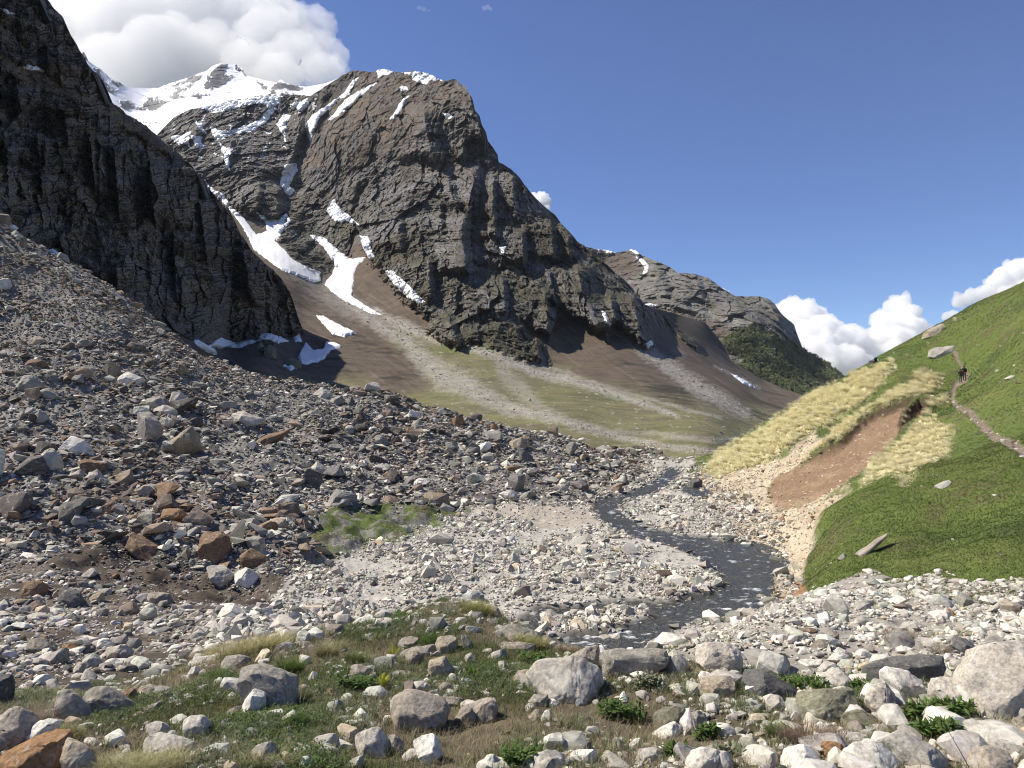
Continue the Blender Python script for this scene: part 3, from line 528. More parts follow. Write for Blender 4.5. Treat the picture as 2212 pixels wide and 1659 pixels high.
S, LD = np.meshgrid(s1, t1); D = np.exp(LD); U = (S * F + CU).astype(np.float32)
Z0 = bil(ZG, sg, tg, S, LD)
# where the river has cut: water line and channel
RIVER = [(1438, 1008), (1460, 1008), (1474, 1016), (1470, 1026), (1448, 1046), (1404, 1066), (1352, 1078), (1347, 1092), (1362, 1112), (1402, 1134), (1480, 1149), (1560, 1159), (1636, 1170), (1664, 1186), (1682, 1214), (1680, 1250), (1668, 1290), (1655, 1308), (1600, 1316), (1540, 1330), (1480, 1344), (1436, 1362), (1400, 1400), (1180, 1420), (1110, 1345), (1130, 1322), (1168, 1300), (1240, 1303), (1310, 1293), (1400, 1290), (1440, 1296),
         (1470, 1282), (1538, 1266), (1566, 1250), (1548, 1226), (1502, 1196), (1432, 1172), (1342, 1148), (1292, 1117), (1274, 1088), (1290, 1074), (1350, 1062), (1402, 1040), (1430, 1018)]
POOL = [(1466, 1046), (1490, 1043), (1516, 1052), (1526, 1066), (1500, 1070), (1478, 1062)]
ISLE = [(1162, 1342), (1190, 1318), (1240, 1322), (1300, 1310), (1340, 1302), (1396, 1308), (1412, 1322), (1370, 1336), (1310, 1352), (1240, 1358), (1200, 1368), (1172, 1360)]
def bedxy(poly): return np.array([((u - CU) / F * BED * F / (HV - v), BED * F / (HV - v)) for u, v in poly])
X0 = S * D
Pxy = np.stack([X0, D, 0 * D], -1)
nA = fbm(Pxy, 6.0, 4, 0.6); nB = fbm(Pxy + 50, 1.6, 4, 0.6); nC = fbm(Pxy + 90, 22, 3)
riv = np.maximum(sdf(bedxy(RIVER), X0 + 0.35 * nB, D + 0.5 * nB, 6), sdf(bedxy(POOL), X0, D, 6))
riv = np.minimum(riv, -sdf(bedxy(ISLE), X0 + 0.3 * nB, D + 0.3 * nB, 6))
V = (HV - Z0 / D * F).astype(np.float32)
wu = U + 10 * nA; wv = V + 6 * nB
def zone(poly, soft=8, wob=1.0): return sstep(-soft, soft, sdf(poly, U + wob * 10 * nA, V + wob * 7 * nB, 70))
SCAR = [(1974, 862), (1933, 873), (1893, 891), (1857, 913), (1817, 950), (1780, 972), (1725, 1005), (1681, 1026), (1660, 1056), (1672, 1098), (1735, 1092), (1806, 1054), (1879, 1008), (1933, 950), (1945, 925), (2003, 890), (2010, 873), (1990, 868), (1940, 906), (1952, 890)]
SCREE = [(1512, 1012), (1560, 1026), (1640, 1000), (1690, 985), (1760, 935), (1775, 950), (1725, 1005), (1660, 1056), (1690, 1098), (1769, 1075), (1830, 1045), (1812, 1062), (1768, 1120), (1738, 1165), (1726, 1225), (1710, 1262), (1682, 1308), (1650, 1320), (1640, 1240), (1600, 1160), (1550, 1100), (1480, 1060)]
HILL = [(1480, 1020), (1600, 900), (2300, 420), (2700, 420), (2700, 1290), (2212, 1260), (2100, 1252), (1950, 1246), (1850, 1240), (1780, 1246), (1735, 1238), (1738, 1180), (1762, 1125), (1790, 1080), (1700, 1100), (1560, 1040)]
GRAVEL = [(690, 1205), (640, 1240), (560, 1300), (420, 1380), (800, 1400), (1000, 1310), (1100, 1340), (1200, 1420), (1500, 1400), (1700, 1320), (1720, 1240), (1700, 1150), (1640, 1090), (1540, 1040), (1520, 985), (1400, 985), (1405, 1030), (1330, 1068), (1200, 1085), (1040, 1088), (980, 1110), (860, 1150), (760, 1190)]
MEADOW = [(660, 1150), (700, 1105), (800, 1100), (960, 1092), (1010, 1098), (960, 1130), (880, 1165), (780, 1195), (690, 1195)]
BAR = [(1020, 1096), (1080, 1090), (1200, 1090), (1300, 1100), (1320, 1118), (1240, 1135), (1150, 1130), (1100, 1118), (1040, 1108)]
TERR = [(1720, 1238), (1800, 1240), (2000, 1244), (2600, 1255), (2700, 1520), (2212, 1500), (1900, 1485), (1700, 1455), (1500, 1440), (1400, 1425), (1440, 1395), (1560, 1345), (1690, 1300)]
near = D < 140
hill = zone(HILL, 6, 1.3) * (D > 20); scar = zone(SCAR, 4, 0.6) * (D > 30); scree = zone(SCREE, 7) * (D > 30)
gravel = zone(GRAVEL, 10) * (D > 19) * (D < 150); meadow = zone(MEADOW, 8, 1.5) * (D > 30) * (D < 120); bar = zone(BAR, 5) * (D > 30); terr = zone(TERR, 9) * (D > 9)
SOILP = [(-400, 1560), (60, 1500), (330, 1470), (400, 1425), (560, 1385), (660, 1372), (800, 1345), (900, 1318), (1010, 1300), (1090, 1330), (1180, 1385), (1300, 1430), (1450, 1420), (1700, 1440), (1900, 1470), (2212, 1480), (2700, 1500), (2700, 2800), (-500, 2800)]
soil = zone(SOILP, 10) * (D < 19.5)
mor = np.clip(1 - hill - scree - gravel - terr - soil, 0, 1)
bank2 = sstep(-4, 4, sdf([(1684, 1262), (1722, 1212), (1740, 1226), (1736, 1262), (1716, 1296), (1692, 1312), (1676, 1310)], U + 3 * nA, V + 3 * nB)) * (D > 20)
VD = fbm(Pxy + 7, 3.2, 4, 0.55)
Z = Z0 + mor * sstep(18, 40, D) * (0.85 * nA + 0.35 * VD) + (gravel + terr) * 0.12 * nB + 0.25 * gravel * nA + soil * (0.10 * VD + 0.05 * nB) + hill * (1 - scar) * (0.22 * nA + 0.10 * nB) + scree * 0.25 * nB
kb = sstep(-3.5, -0.4, riv) * (D > 20) * (D < 130); Z = Z * (1 - kb) + (BED - 0.10 + 0.05 * nB) * kb
Z -= sstep(-0.2, 0.9, riv) * 0.55 * (D > 20) * (D < 160)
# turf lip above the scar, and the strip between the two scars
lip = sdf(SCAR, U + 5 * nA, V + 4 * nB, 40); turfy = hill * (1 - sstep(0.1, 0.5, scree)) * (V < 1012)
Z += -sstep(-1, 9, lip) * 0.6 * (D > 30) * sstep(1030, 960, V) + 0.3 * np.exp(-((lip + 6) / 6) ** 2) * turfy
rill = ridged(np.stack([X0 * 0.85 + 0.3 * D, (D - X0) * 0.12, 0 * D], -1), 3.2, 4, 0.55); Z += -0.30 * scar * rill + 0.16 * scar * nB - 0.22 * scree * rill * (D > 40)
P1 = np.stack([X0, D, Z], -1).astype(np.float32)
# colours
fine = 0.5 + 0.5 * perlin(np.stack([S * 900, LD * 700, 0 * S], -1)); n2 = fbm(Pxy + 31, 0.5, 4, 0.65)
C = np.ones(U.shape + (3,), np.float32) * np.array([0.205, 0.193, 0.175], np.float32)
C = mixc(C, (0.085, 0.070, 0.055), sstep(-0.1, 0.7, VD + 0.4 * nB) * 0.7); C = mixc(C, (0.085, 0.09, 0.04), sstep(0.25, 0.8, nA + 0.3 * nB) * 0.45 * (D > 50))
C = mixc(C, (0.15, 0.145, 0.14), sstep(0.2, 0.9, n2) * 0.5)
C = mixc(C, (0.125, 0.082, 0.052), sstep(-8, 8, sdf([(0, 532), (160, 606), (300, 682), (450, 775), (560, 828), (500, 815), (400, 765), (300, 705), (160, 628), (0, 545)], U, V)) * (D > 90) * 0.9)
DARKB = [(150, 1180), (330, 1180), (480, 1230), (560, 1290), (420, 1300), (280, 1280), (170, 1240)]
C = mixc(C, (0.040, 0.031, 0.024), zone(DARKB, 10) * (D > 20) * 0.9)
DARK2 = [(-60, 1500), (-60, 1395), (60, 1390), (200, 1425), (330, 1420), (430, 1425), (400, 1462), (300, 1500), (150, 1520)]; nearl = mor * (D < 36) * (U < 800)
C = mixc(C, (0.115, 0.092, 0.070), nearl * 0.8); C = mixc(C, (0.060, 0.046, 0.034), np.maximum(zone(DARK2, 8) * (D < 26), nearl * sstep(0.0, 0.6, VD + 0.5 * nB)) * 0.8)  # brown soil, with shadow from the banks painted into its dark tone
C = mixc(C, (0.38, 0.36, 0.32), gravel); C = mixc(C, (0.24, 0.21, 0.17), gravel * sstep(0.05, 0.7, nA + 0.5 * nB) * 0.7)
C = mixc(C, (0.34, 0.30, 0.245), bar * 0.9)
C = mixc(C, (0.085, 0.115, 0.028), meadow * sstep(-0.5, 0.2, nB) * 0.95); C = mixc(C, (0.11, 0.09, 0.045), meadow * sstep(0.2, 0.8, VD) * 0.7)
C = mixc(C, (0.30, 0.275, 0.235), terr); C = mixc(C, (0.17, 0.14, 0.11), terr * sstep(0.1, 0.8, VD + 0.4 * nB) * 0.7)
C = mixc(C, (0.105, 0.086, 0.058), soil); C = mixc(C, (0.07, 0.085, 0.03), soil * sstep(-0.1, 0.6, VD) * 0.7); C = mixc(C, (0.24, 0.22, 0.19), soil * sstep(0.3, 0.9, nB) * 0.5)
G = np.ones_like(C) * np.array([0.110, 0.140, 0.036], np.float32)
G = mixc(G, (0.150, 0.165, 0.050), sstep(0.0, 0.8, nA) * 0.7); G = mixc(G, (0.115, 0.100, 0.050), sstep(0.15, 0.8, VD + 0.5 * nB) * 0.75)
G = mixc(G, (0.085, 0.125, 0.030), sstep(-0.2, 0.5, nC) * 0.4)
G = G * (0.8 + 0.4 * fine[..., None]) * 0.92; G = mixc(G, (0.075, 0.062, 0.036), sstep(0.45, 0.9, fbm(Pxy + 71, 4.5, 5, 0.62)) * 0.7); G = mixc(G, (0.045, 0.075, 0.020), sstep(0.2, 0.8, fbm(Pxy + 171, 9, 4, 0.6)) * 0.55)
TUS = [[(1521, 1024), (1557, 1036), (1601, 1014), (1667, 992), (1725, 952), (1787, 917), (1860, 873), (1893, 838), (1940, 800), (1933, 782), (1860, 804), (1806, 833), (1751, 858), (1696, 895), (1623, 939), (1550, 983)],
       [(1722, 1000), (1780, 968), (1817, 946), (1857, 909), (1893, 887), (1933, 869), (1974, 858), (2003, 853), (2032, 838), (2042, 812), (2003, 802), (1952, 833), (1890, 873), (1824, 906), (1769, 957)],
       [(1934, 910), (1955, 890), (2003, 872), (2050, 856), (2058, 866), (2003, 884), (1950, 914)],
       [(2010, 893), (2043, 921), (2072, 924), (2050, 950), (2054, 990), (2010, 1010), (1988, 1024), (1952, 1056), (1930, 1030), (1893, 1037), (1842, 1058), (1852, 1040), (1875, 1012), (1915, 979), (1952, 945), (1974, 924)]]
tz = np.zeros(U.shape, np.float32)
for q in TUS: tz = np.maximum(tz, sstep(-3, 6, sdf(q, U + 7 * nA, V + 6 * nB, 40)))
G = mixc(G, (0.56, 0.49, 0.30), tz * (0.75 + 0.4 * nB).clip(0.2, 1))
C = mixc(C, 0, 0 * hill) * (1 - hill[..., None]) + G * hill[..., None]
BRN = np.ones_like(C) * np.array([0.250, 0.168, 0.105], np.float32); BRN = mixc(BRN, (0.33, 0.25, 0.175), sstep(0, 0.8, fbm(np.stack([U * 0.4 + V, V - U * 0.6, 0 * U], -1), 30, 4)) * 0.6)
C = mixc(C, (0.44, 0.37, 0.27), scree * (1 - scar)); C = mixc(C, (0.30, 0.21, 0.13), scree * sstep(0.1, 0.6, VD) * 0.5)
BRN = mixc(BRN, (0.15, 0.098, 0.060), sstep(0.1, 0.9, rill) * 0.5); BRN = BRN * (0.85 + 0.3 * fine[..., None])
C = C * (1 - scar[..., None]) + BRN * scar[..., None]
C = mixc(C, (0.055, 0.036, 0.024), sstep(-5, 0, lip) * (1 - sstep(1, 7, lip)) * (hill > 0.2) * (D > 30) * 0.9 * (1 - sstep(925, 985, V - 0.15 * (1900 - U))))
C = mixc(C, (0.24, 0.145, 0.075), bank2)
C = mixc(C, (0.16, 0.10, 0.06), zone([(1500, 1020), (1520, 1010), (1530, 1035), (1505, 1045)], 4) * 0.8 * (D > 40))
PATH = [(2260, 1004, 13), (2212, 975, 11), (2171, 953, 10), (2145, 939, 10), (2120, 917, 9), (2094, 891, 7), (2069, 880, 6), (2056, 862, 6), (2058, 844, 5), (2065, 828, 6), (2082, 818, 7), (2091, 807, 4), (2076, 789, 3), (2067, 775, 4), (2065, 764, 6)]
pl = lined(PATH, U + 4 * nA, V + 3 * nB); pk = (1 - sstep(0.6, 1.25, pl)) * (D > 25)
C = mixc(C, (0.165, 0.130, 0.098), pk); C = mixc(C, (0.32, 0.28, 0.24), pk * sstep(0.3, 0.8, n2) * 0.6)
P1[..., 2] -= pk * 0.12
wet = sstep(-0.55, 0.15, riv) * (D > 20) * (D < 160); C = C * (1 - 0.6 * wet[..., None])
set_props(raw_mesh('ground', P1.reshape(-1, 3), grid_faces(NV1, NU1), C.reshape(-1, 3), M_GROUND, smooth=True), 'valley ground: stony moraine, pale river gravel and a green hill slope', 'ground', kind='structure')
# image row of every ground vertex: lets things be set on the ground they stand on in the photo
VV = HV - P1[..., 2] / P1[..., 1] * F
VMIN = np.minimum.accumulate(VV, axis=0)
def ground(u, v):
    x = ((u - CU) / F - s1[0]) / (s1[1] - s1[0]); i = int(np.clip(round(x), 0, NU1 - 1)); col = VMIN[:, i]
    k = int(np.searchsorted(-col, -v)); k = min(max(k, 1), NV1 - 1)
    if k == NV1 - 1: return None
    a, b = col[k - 1], col[k]; f = 0 if a == b else (a - v) / (a - b)
    d = math.exp(t1[k - 1] + f * (t1[1] - t1[0])); return d
def gz(x, y):
    """ground height, normal and zone weights at many places"""
    i = np.clip((x / y - s1[0]) / (s1[1] - s1[0]), 0, NU1 - 1.01); j = np.clip((np.log(y) - t1[0]) / (t1[1] - t1[0]), 0, NV1 - 1.01)
    i0 = i.astype(int); j0 = j.astype(int); a = i - i0; b = j - j0; Zg = P1[..., 2]
    return Zg[j0, i0] * (1 - a) * (1 - b) + Zg[j0, i0 + 1] * a * (1 - b) + Zg[j0 + 1, i0] * (1 - a) * b + Zg[j0 + 1, i0 + 1] * a * b, j0, i0
VISIBLE = VV <= VMIN + 6.0
# a far valley floor that carries on under and behind everything
xs = np.linspace(-9000, 9000, 120); ys = np.linspace(-3000, 14000, 110); XF, YF = np.meshgrid(xs, ys)
set_props(raw_mesh('valley_floor', np.stack([XF, YF, -60 + 0 * XF], -1).reshape(-1, 3), grid_faces(110, 120), np.ones((110 * 120, 3)) * np.array([0.09, 0.085, 0.05]), M_FAR), 'broad valley floor', 'ground', kind='structure')

# ---- the river
def river():
    xs = np.arange(-4, 36, 0.13); ys = np.exp(np.linspace(math.log(19), math.log(150), 620)); X, Y = np.meshgrid(xs, ys)
    q = np.stack([X, Y, 0 * X], -1); nb = fbm(q + 50, 1.6, 3, 0.6)
    m = np.maximum(sdf(bedxy(RIVER), X, Y, 6), sdf(bedxy(POOL), X, Y, 6)) > -0.8
    flow = q * [1.0, 0.55, 1]
    h = 0.07 * fbm(flow, 0.9, 4, 0.65) + 0.06 * perlin(flow / 2.2)
    rap = np.zeros(X.shape, np.float32)                            # rapids: standing waves and foam
    for (u, v, ru, rv, k) in [(1330, 1362, 70, 12, 1.0), (1262, 1380, 60, 10, 0.8), (1192, 1386, 26, 10, 1.0), (1632, 1288, 34, 18, 0.7), (1600, 1308, 60, 9, 0.55), (1620, 1262, 30, 8, 0.5), (1500, 1160, 60, 10, 0.35), (1390, 1135, 60, 14, 0.35), (1330, 1100, 30, 12, 0.4), (1420, 1030, 40, 8, 0.5), (1600, 1200, 80, 14, 0.25)]:
        d0 = BED * F / (HV - v); x0 = (u - CU) / F * d0; sx = ru / F * d0; sy = max(rv * d0 * d0 / (9 * F), 0.5)
        rap = np.maximum(rap, k * np.exp(-((X - x0) / sx) ** 2 - ((Y - d0) / sy) ** 2))
    crest = fbm(flow * [0.6, 1.5, 1] + 11, 0.55, 5, 0.7)
    h += rap * 0.10 * np.abs(crest)
    foam = np.clip(sstep(0.2, 0.9, crest + 0.8 * rap - 0.3) * sstep(0.05, 0.5, rap) * 1.2 + sstep(0.55, 0.95, crest) * 0.45, 0, 1)
    c = mixc(np.ones(X.shape + (3,), np.float32) * np.array([0.058, 0.058, 0.051], np.float32), (0.75, 0.78, 0.80), foam)
    Pw = np.stack([X, Y, BED - 0.22 + h], -1); keep = m[:-1, :-1] & m[1:, 1:]
    Vv, Ff, Cc = compact(Pw.reshape(-1, 3), grid_faces(*X.shape, keep=keep), c.reshape(-1, 3))
    mm, n, l, b = mat_new('stream_water', 0.14, 0.35); a = n.new('ShaderNodeAttribute'); a.attribute_name = 'Col'; l.new(a.outputs['Color'], b.inputs['Base Color'])
    sp = n.new('ShaderNodeSeparateColor'); l.new(a.outputs['Color'], sp.inputs[0]); mr = n.new('ShaderNodeMapRange'); mr.inputs[2].default_value = 0.6; mr.inputs[3].default_value = 0.14; mr.inputs[4].default_value = 0.75
    l.new(sp.outputs[0], mr.inputs[0]); l.new(mr.outputs[0], b.inputs['Roughness'])
    no = n.new('ShaderNodeTexNoise'); no.inputs['Scale'].default_value = 5; no.inputs['Detail'].default_value = 5; tc = n.new('ShaderNodeTexCoord'); l.new(tc.outputs['Object'], no.inputs['Vector'])
    bp = n.new('ShaderNodeBump'); bp.inputs['Strength'].default_value = 1.0; bp.inputs['Distance'].default_value = 0.2; l.new(no.outputs[0], bp.inputs['Height']); l.new(bp.outputs[0], b.inputs['Normal'])
    set_props(raw_mesh('river', Vv, Ff, Cc, mm, smooth=True), 'shallow dark mountain stream with white riffles between pale gravel banks', 'river', kind='structure')
river()
# ------------------------------------------------------------------ stones
def hull_proto(seed, n=13, flat=0.55, rnd=0.35):
    r = np.random.RandomState(seed); p = r.normal(size=(n, 3)); p /= np.linalg.norm(p, axis=1)[:, None] ** (1 - rnd) + 1e-6
    p *= [0.5, 0.4, 0.4 * flat]
    bm = bmesh.new()
    for q in p: bm.verts.new(q)
    h = bmesh.ops.convex_hull(bm, input=bm.verts); bmesh.ops.delete(bm, geom=list({g for g in h['geom_interior'] + h['geom_unused'] if isinstance(g, bmesh.types.BMVert)}), context='VERTS')
    bmesh.ops.triangulate(bm, faces=bm.faces); bm.verts.index_update()
    v = np.array([q.co for q in bm.verts]); f = np.array([[q.index for q in g.verts] for g in bm.faces]); bm.free()
    v = v / (v[:, :2].max(0) - v[:, :2].min(0)).max()
    return v.astype(np.float32), f
def finish_rock(bm, size, seed, cuts=5, rough=1.0, smooth=1):
    bmesh.ops.triangulate(bm, faces=bm.faces); bmesh.ops.subdivide_edges(bm, edges=bm.edges, cuts=cuts, use_grid_fill=True)
    for _ in range(smooth): bmesh.ops.smooth_vert(bm, verts=bm.verts, factor=0.4, use_axis_x=True, use_axis_y=True, use_axis_z=True)
    bm.normal_update(); co = np.array([v.co for v in bm.verts]); nn = np.array([v.normal for v in bm.verts]); o = seed * 3.17
    d = 0.030 * fbm(co / size + o, 0.6, 3, 0.5) + 0.022 * ridged(co / size + o + 9, 0.34, 3) + 0.014 * fbm(co / size + o, 0.10, 3)
    q = co + nn * (d * size * rough)[:, None]
    for v, c in zip(bm.verts, q): v.co = c

def hull_bm(p):
    bm = bmesh.new()
    for q in p: bm.verts.new(q)
    h = bmesh.ops.convex_hull(bm, input=bm.verts); bmesh.ops.delete(bm, geom=list({g for g in h['geom_interior'] + h['geom_unused'] if isinstance(g, bmesh.types.BMVert)}), context='VERTS')
    return bm

def fine_proto(v, f, seed):
    bm = hull_bm(v); finish_rock(bm, 0.75, seed, 2, 0.9, 1); bm.verts.index_update(); q = np.array([p.co for p in bm.verts], np.float32); g = np.array([[p.index for p in x.verts] for x in bm.faces]); bm.free(); return q, g
SLABS = [hull_proto(100 + k, 12, (0.32, 0.5, 0.8, 0.42)[k % 4]) for k in range(16)]
COBS = [hull_proto(200 + k, 11, 0.8, 0.1) for k in range(12)]

def rot_mats(r, n, tilt):
    yaw = r.uniform(0, 6.283, n); ax = r.uniform(0, 6.283, n); an = np.abs(r.normal(size=n)) * tilt
    K = np.stack([np.cos(ax), np.sin(ax), 0 * ax], -1); c = np.cos(an); s_ = np.sin(an)
    Rk = np.zeros((n, 3, 3)); kx, ky = K[:, 0], K[:, 1]
    Rk[:, 0, 0] = c + kx * kx * (1 - c); Rk[:, 0, 1] = kx * ky * (1 - c); Rk[:, 0, 2] = ky * s_
    Rk[:, 1, 0] = kx * ky * (1 - c); Rk[:, 1, 1] = c + ky * ky * (1 - c); Rk[:, 1, 2] = -kx * s_
    Rk[:, 2, 0] = -ky * s_; Rk[:, 2, 1] = kx * s_; Rk[:, 2, 2] = c
    Y = np.zeros((n, 3, 3)); Y[:, 0, 0] = np.cos(yaw); Y[:, 0, 1] = -np.sin(yaw); Y[:, 1, 0] = np.sin(yaw); Y[:, 1, 1] = np.cos(yaw); Y[:, 2, 2] = 1
    return Rk @ Y

class Heap:
    def __init__(s): s.V = []; s.F = []; s.C = []; s.n = 0
    def add(s, r, protos, pos, size, col, tilt=0.3, zs=None):
        which = r.randint(len(protos), size=len(pos)); M = rot_mats(r, len(pos), tilt)
        sc = size[:, None] * np.stack([np.ones(len(pos)), r.uniform(0.65, 1.1, len(pos)), r.uniform(0.6, 1.25, len(pos))], -1)
        for k, (pv, pf) in enumerate(protos):
            m = np.where(which == k)[0]
            if not len(m): continue
            v = pv[None] * sc[m][:, None]; v = np.einsum('nij,nkj->nki', M[m], v) + pos[m][:, None]
            s.V.append(v.reshape(-1, 3).astype(np.float32)); s.F.append((pf[None] + s.n + (np.arange(len(m)) * len(pv))[:, None, None]).reshape(-1, 3)); s.n += len(m) * len(pv)
            s.C.append(np.repeat(col[m], len(pv), 0).astype(np.float32))
    def build(s, name, label, mat=None):
        return set_props(raw_mesh(name, np.concatenate(s.V), np.concatenate(s.F), np.concatenate(s.C), mat or M_STONE), label, name.replace('_', ' '), kind='stuff')

dS = s1[1] - s1[0]; dT = t1[1] - t1[0]
CELL = (dS * D * dT * D).astype(np.float64)                            # ground area of each cell
INVIEW = VISIBLE & (np.abs(S) < 0.80) & (VV < 1740)
def sample(r, wgt, n):
    p = (CELL * wgt * INVIEW).ravel(); c = np.cumsum(p); tot = c[-1]
    if tot <= 0 or n < 1: return np.zeros((0, 3)), None
    k = np.searchsorted(c, r.uniform(0, tot, n)); k = np.minimum(k, len(p) - 1); j, i = np.divmod(k, NU1)
    s_ = s1[i] + (r.rand(n) - 0.5) * dS; y = np.exp(t1[j] + (r.rand(n) - 0.5) * dT); x = s_ * y
    z, _, _ = gz(x, y)
    return np.stack([x, y, z], -1), k
def area(wgt, dmax): return float((CELL * wgt * INVIEW * (D < dmax)).sum())

def pick(r, n, table):
    w_ = np.array([t[0] for t in table]); k = r.choice(len(table), n, p=w_ / w_.sum())
    c = np.array([t[1] for t in table])[k] * [1.02, 1.0, 0.93]; return c * r.uniform(0.75, 1.25, (n, 1)) * r.uniform(0.96, 1.04, (n, 3))
GREYS = [(3, (0.235, 0.225, 0.21)), (3, (0.34, 0.325, 0.30)), (2, (0.46, 0.44, 0.405)), (1.2, (0.62, 0.59, 0.54)), (1.8, (0.125, 0.118, 0.11)), (1.5, (0.25, 0.20, 0.155)), (0.3, (0.25, 0.165, 0.105))]
RUSTY = [(2.5, (0.17, 0.135, 0.11)), (2, (0.225, 0.175, 0.135)), (0.6, (0.26, 0.185, 0.13)), (3.5, (0.31, 0.29, 0.265)), (1.0, (0.46, 0.44, 0.41)), (2, (0.085, 0.075, 0.07)), (0.6, (0.58, 0.56, 0.52))]
PALES = [(4, (0.48, 0.462, 0.425)), (3, (0.55, 0.533, 0.495)), (2.4, (0.37, 0.355, 0.325)), (2.2, (0.28, 0.27, 0.25)), (0.8, (0.44, 0.37, 0.29)), (0.5, (0.22, 0.19, 0.17)), (1.0, (0.64, 0.61, 0.555))]
BUFF = [(4, (0.50, 0.45, 0.36)), (3, (0.58, 0.53, 0.44)), (2, (0.38, 0.32, 0.24)), (1, (0.34, 0.24, 0.15))]
FINE = [fine_proto(*hull_proto(400 + k, 12, (0.4, 0.6, 0.85)[k % 3]), 70 + k) for k in range(12)]
r = np.random.RandomState(11)
# moraine rubble: sizes from blocks down to chips; chips only where they can be seen
mw = (mor * (1 - meadow) * (D > 10.5) * (U < 1500)).astype(np.float32)
darkb = zone(DARKB, 10) * (D > 20)
heap = Heap(); BIG = []
for size, cov, dmax in [(2.7, 0.05, 200), (1.8, 0.13, 200), (1.1, 0.40, 200), (0.62, 0.78, 200), (0.34, 0.75, 140), (0.18, 0.45, 66), (0.10, 0.34, 40)]:
    clump = np.clip(0.75 + 0.9 * nC + 0.5 * nA, 0.12, 2) if size > 0.5 else 1.0
    fans = 1 - 0.9 * zone([(0, 530), (300, 690), (560, 825), (640, 835), (560, 860), (420, 800), (200, 700), (0, 610)], 20) * (size > 0.9)
    wt = mw * clump * fans * (1 - 0.75 * darkb * (size > 0.3)) * np.where(nearl > 0.3, np.clip(0.42 - 0.75 * (VD + 0.5 * nB), 0.06, 1.0), 1.0) * (D < dmax) * (sstep(22, 40, D) if size > 1 else sstep(17, 34, D) if size > 0.5 else sstep(11, 20, D) * 0.7 + 0.3 if size > 0.3 else 1.0)
    n = int(cov * area(mw, dmax) / size ** 2); p, k = sample(r, wt, n); sz = size * np.exp(np.clip(r.normal(0, 0.27, n), -0.6, 0.42))
    rust = np.clip(0.45 + 0.9 * nC.ravel()[k] - (U.ravel()[k] - 500) / 1400 + (950 - VV.ravel()[k]) / 900 * (U.ravel()[k] < 500), 0, 1)
    rust = rust * np.clip((D.ravel()[k] - 18) / 25, 0.1, 1)
    col = np.where((r.rand(n) < rust)[:, None], pick(r, n, RUSTY), np.where((r.rand(n) < 0.45 * np.clip((40 - D.ravel()[k]) / 15, 0, 1))[:, None], pick(r, n, PALES), pick(r, n, GREYS))) * np.where(darkb.ravel()[k] > 0.5, 0.75, 1.0)[:, None]
    p[:, 2] += 0.10 * sz
    if size > 1.5:
        for q, s_, c in zip(p, sz, col): BIG.append((s_ / q[1], q, s_, c))
    else:
        nr = (p[:, 1] < 36) & (sz > 0.15); heap.add(r, SLABS, p[~nr], sz[~nr], col[~nr], 0.42); heap.add(r, FINE, p[nr], sz[nr], col[nr], 0.35)
BIG.sort(key=lambda t: -t[0])
rest = BIG[170:]; BIG = BIG[:170]
heap.add(r, SLABS, np.array([b[1] for b in rest]), np.array([b[2] for b in rest]), np.array([b[3] for b in rest]), 0.4)
heap.build('rubble', 'angular grey and rusty rubble covering the moraine on the left')
# pale river gravel and cobbles
gw = (np.clip(gravel, 0, 1) * (riv < -0.15) * (1 - meadow * 0.8) * (D > 19)).astype(np.float32)
heap = Heap()
for size, cov, dmax in [(0.75, 0.05, 130), (0.46, 0.15, 130), (0.27, 0.34, 110), (0.16, 0.45, 70), (0.09, 0.45, 45)]:
    clump = np.clip(0.7 + 1.3 * nA + 0.8 * nB, 0.05, 2.4) * (1 - 0.85 * bar) * (1 - 0.6 * meadow); tot = cov * area(gw, dmax) / size ** 2
    near_w = np.clip(1.6 - D / 60, 0.45, 1.3) if size > 0.4 else 1.0
    p, k = sample(r, gw * clump * near_w * (D < dmax), int(tot)); sz = size * np.exp(r.normal(0, 0.3, len(p))); p[:, 2] += 0.12 * sz
    heap.add(r, COBS, p, sz, pick(r, len(p), PALES), 0.3)
p, k = sample(r, (riv > -0.1) * (D > 20) * (D < 120) * 1.0, 2200); sz = 0.18 + 0.5 * r.rand(len(p)) ** 2.5; p[:, 2] += 0.1 * sz; heap.add(r, COBS, p, sz, pick(r, len(p), PALES) * 0.8, 0.3)
heap.build('river_gravel', 'pale cobbles and gravel spread over the river flat')
# terrace in front of the hill
tw = (terr * (1 - bank2) * (riv < -0.1)).astype(np.float32); heap = Heap()
for size, cov, dmax in [(0.55, 0.06, 40), (0.32, 0.16, 40), (0.19, 0.32, 40), (0.11, 0.40, 36), (0.065, 0.36, 22)]:
    clump = np.clip(0.75 + 0.9 * nB + 0.8 * VD, 0.1, 2.2); p, k = sample(r, tw * clump * (D < dmax), int(cov * area(tw, dmax) / size ** 2)); sz = size * np.exp(r.normal(0, 0.3, len(p))); p[:, 2] += 0.12 * sz
    heap.add(r, FINE if size > 0.15 else SLABS + COBS, p, sz, pick(r, len(p), PALES), 0.3)
heap.build('terrace_stones', 'pale stones on the terrace below the green hill')
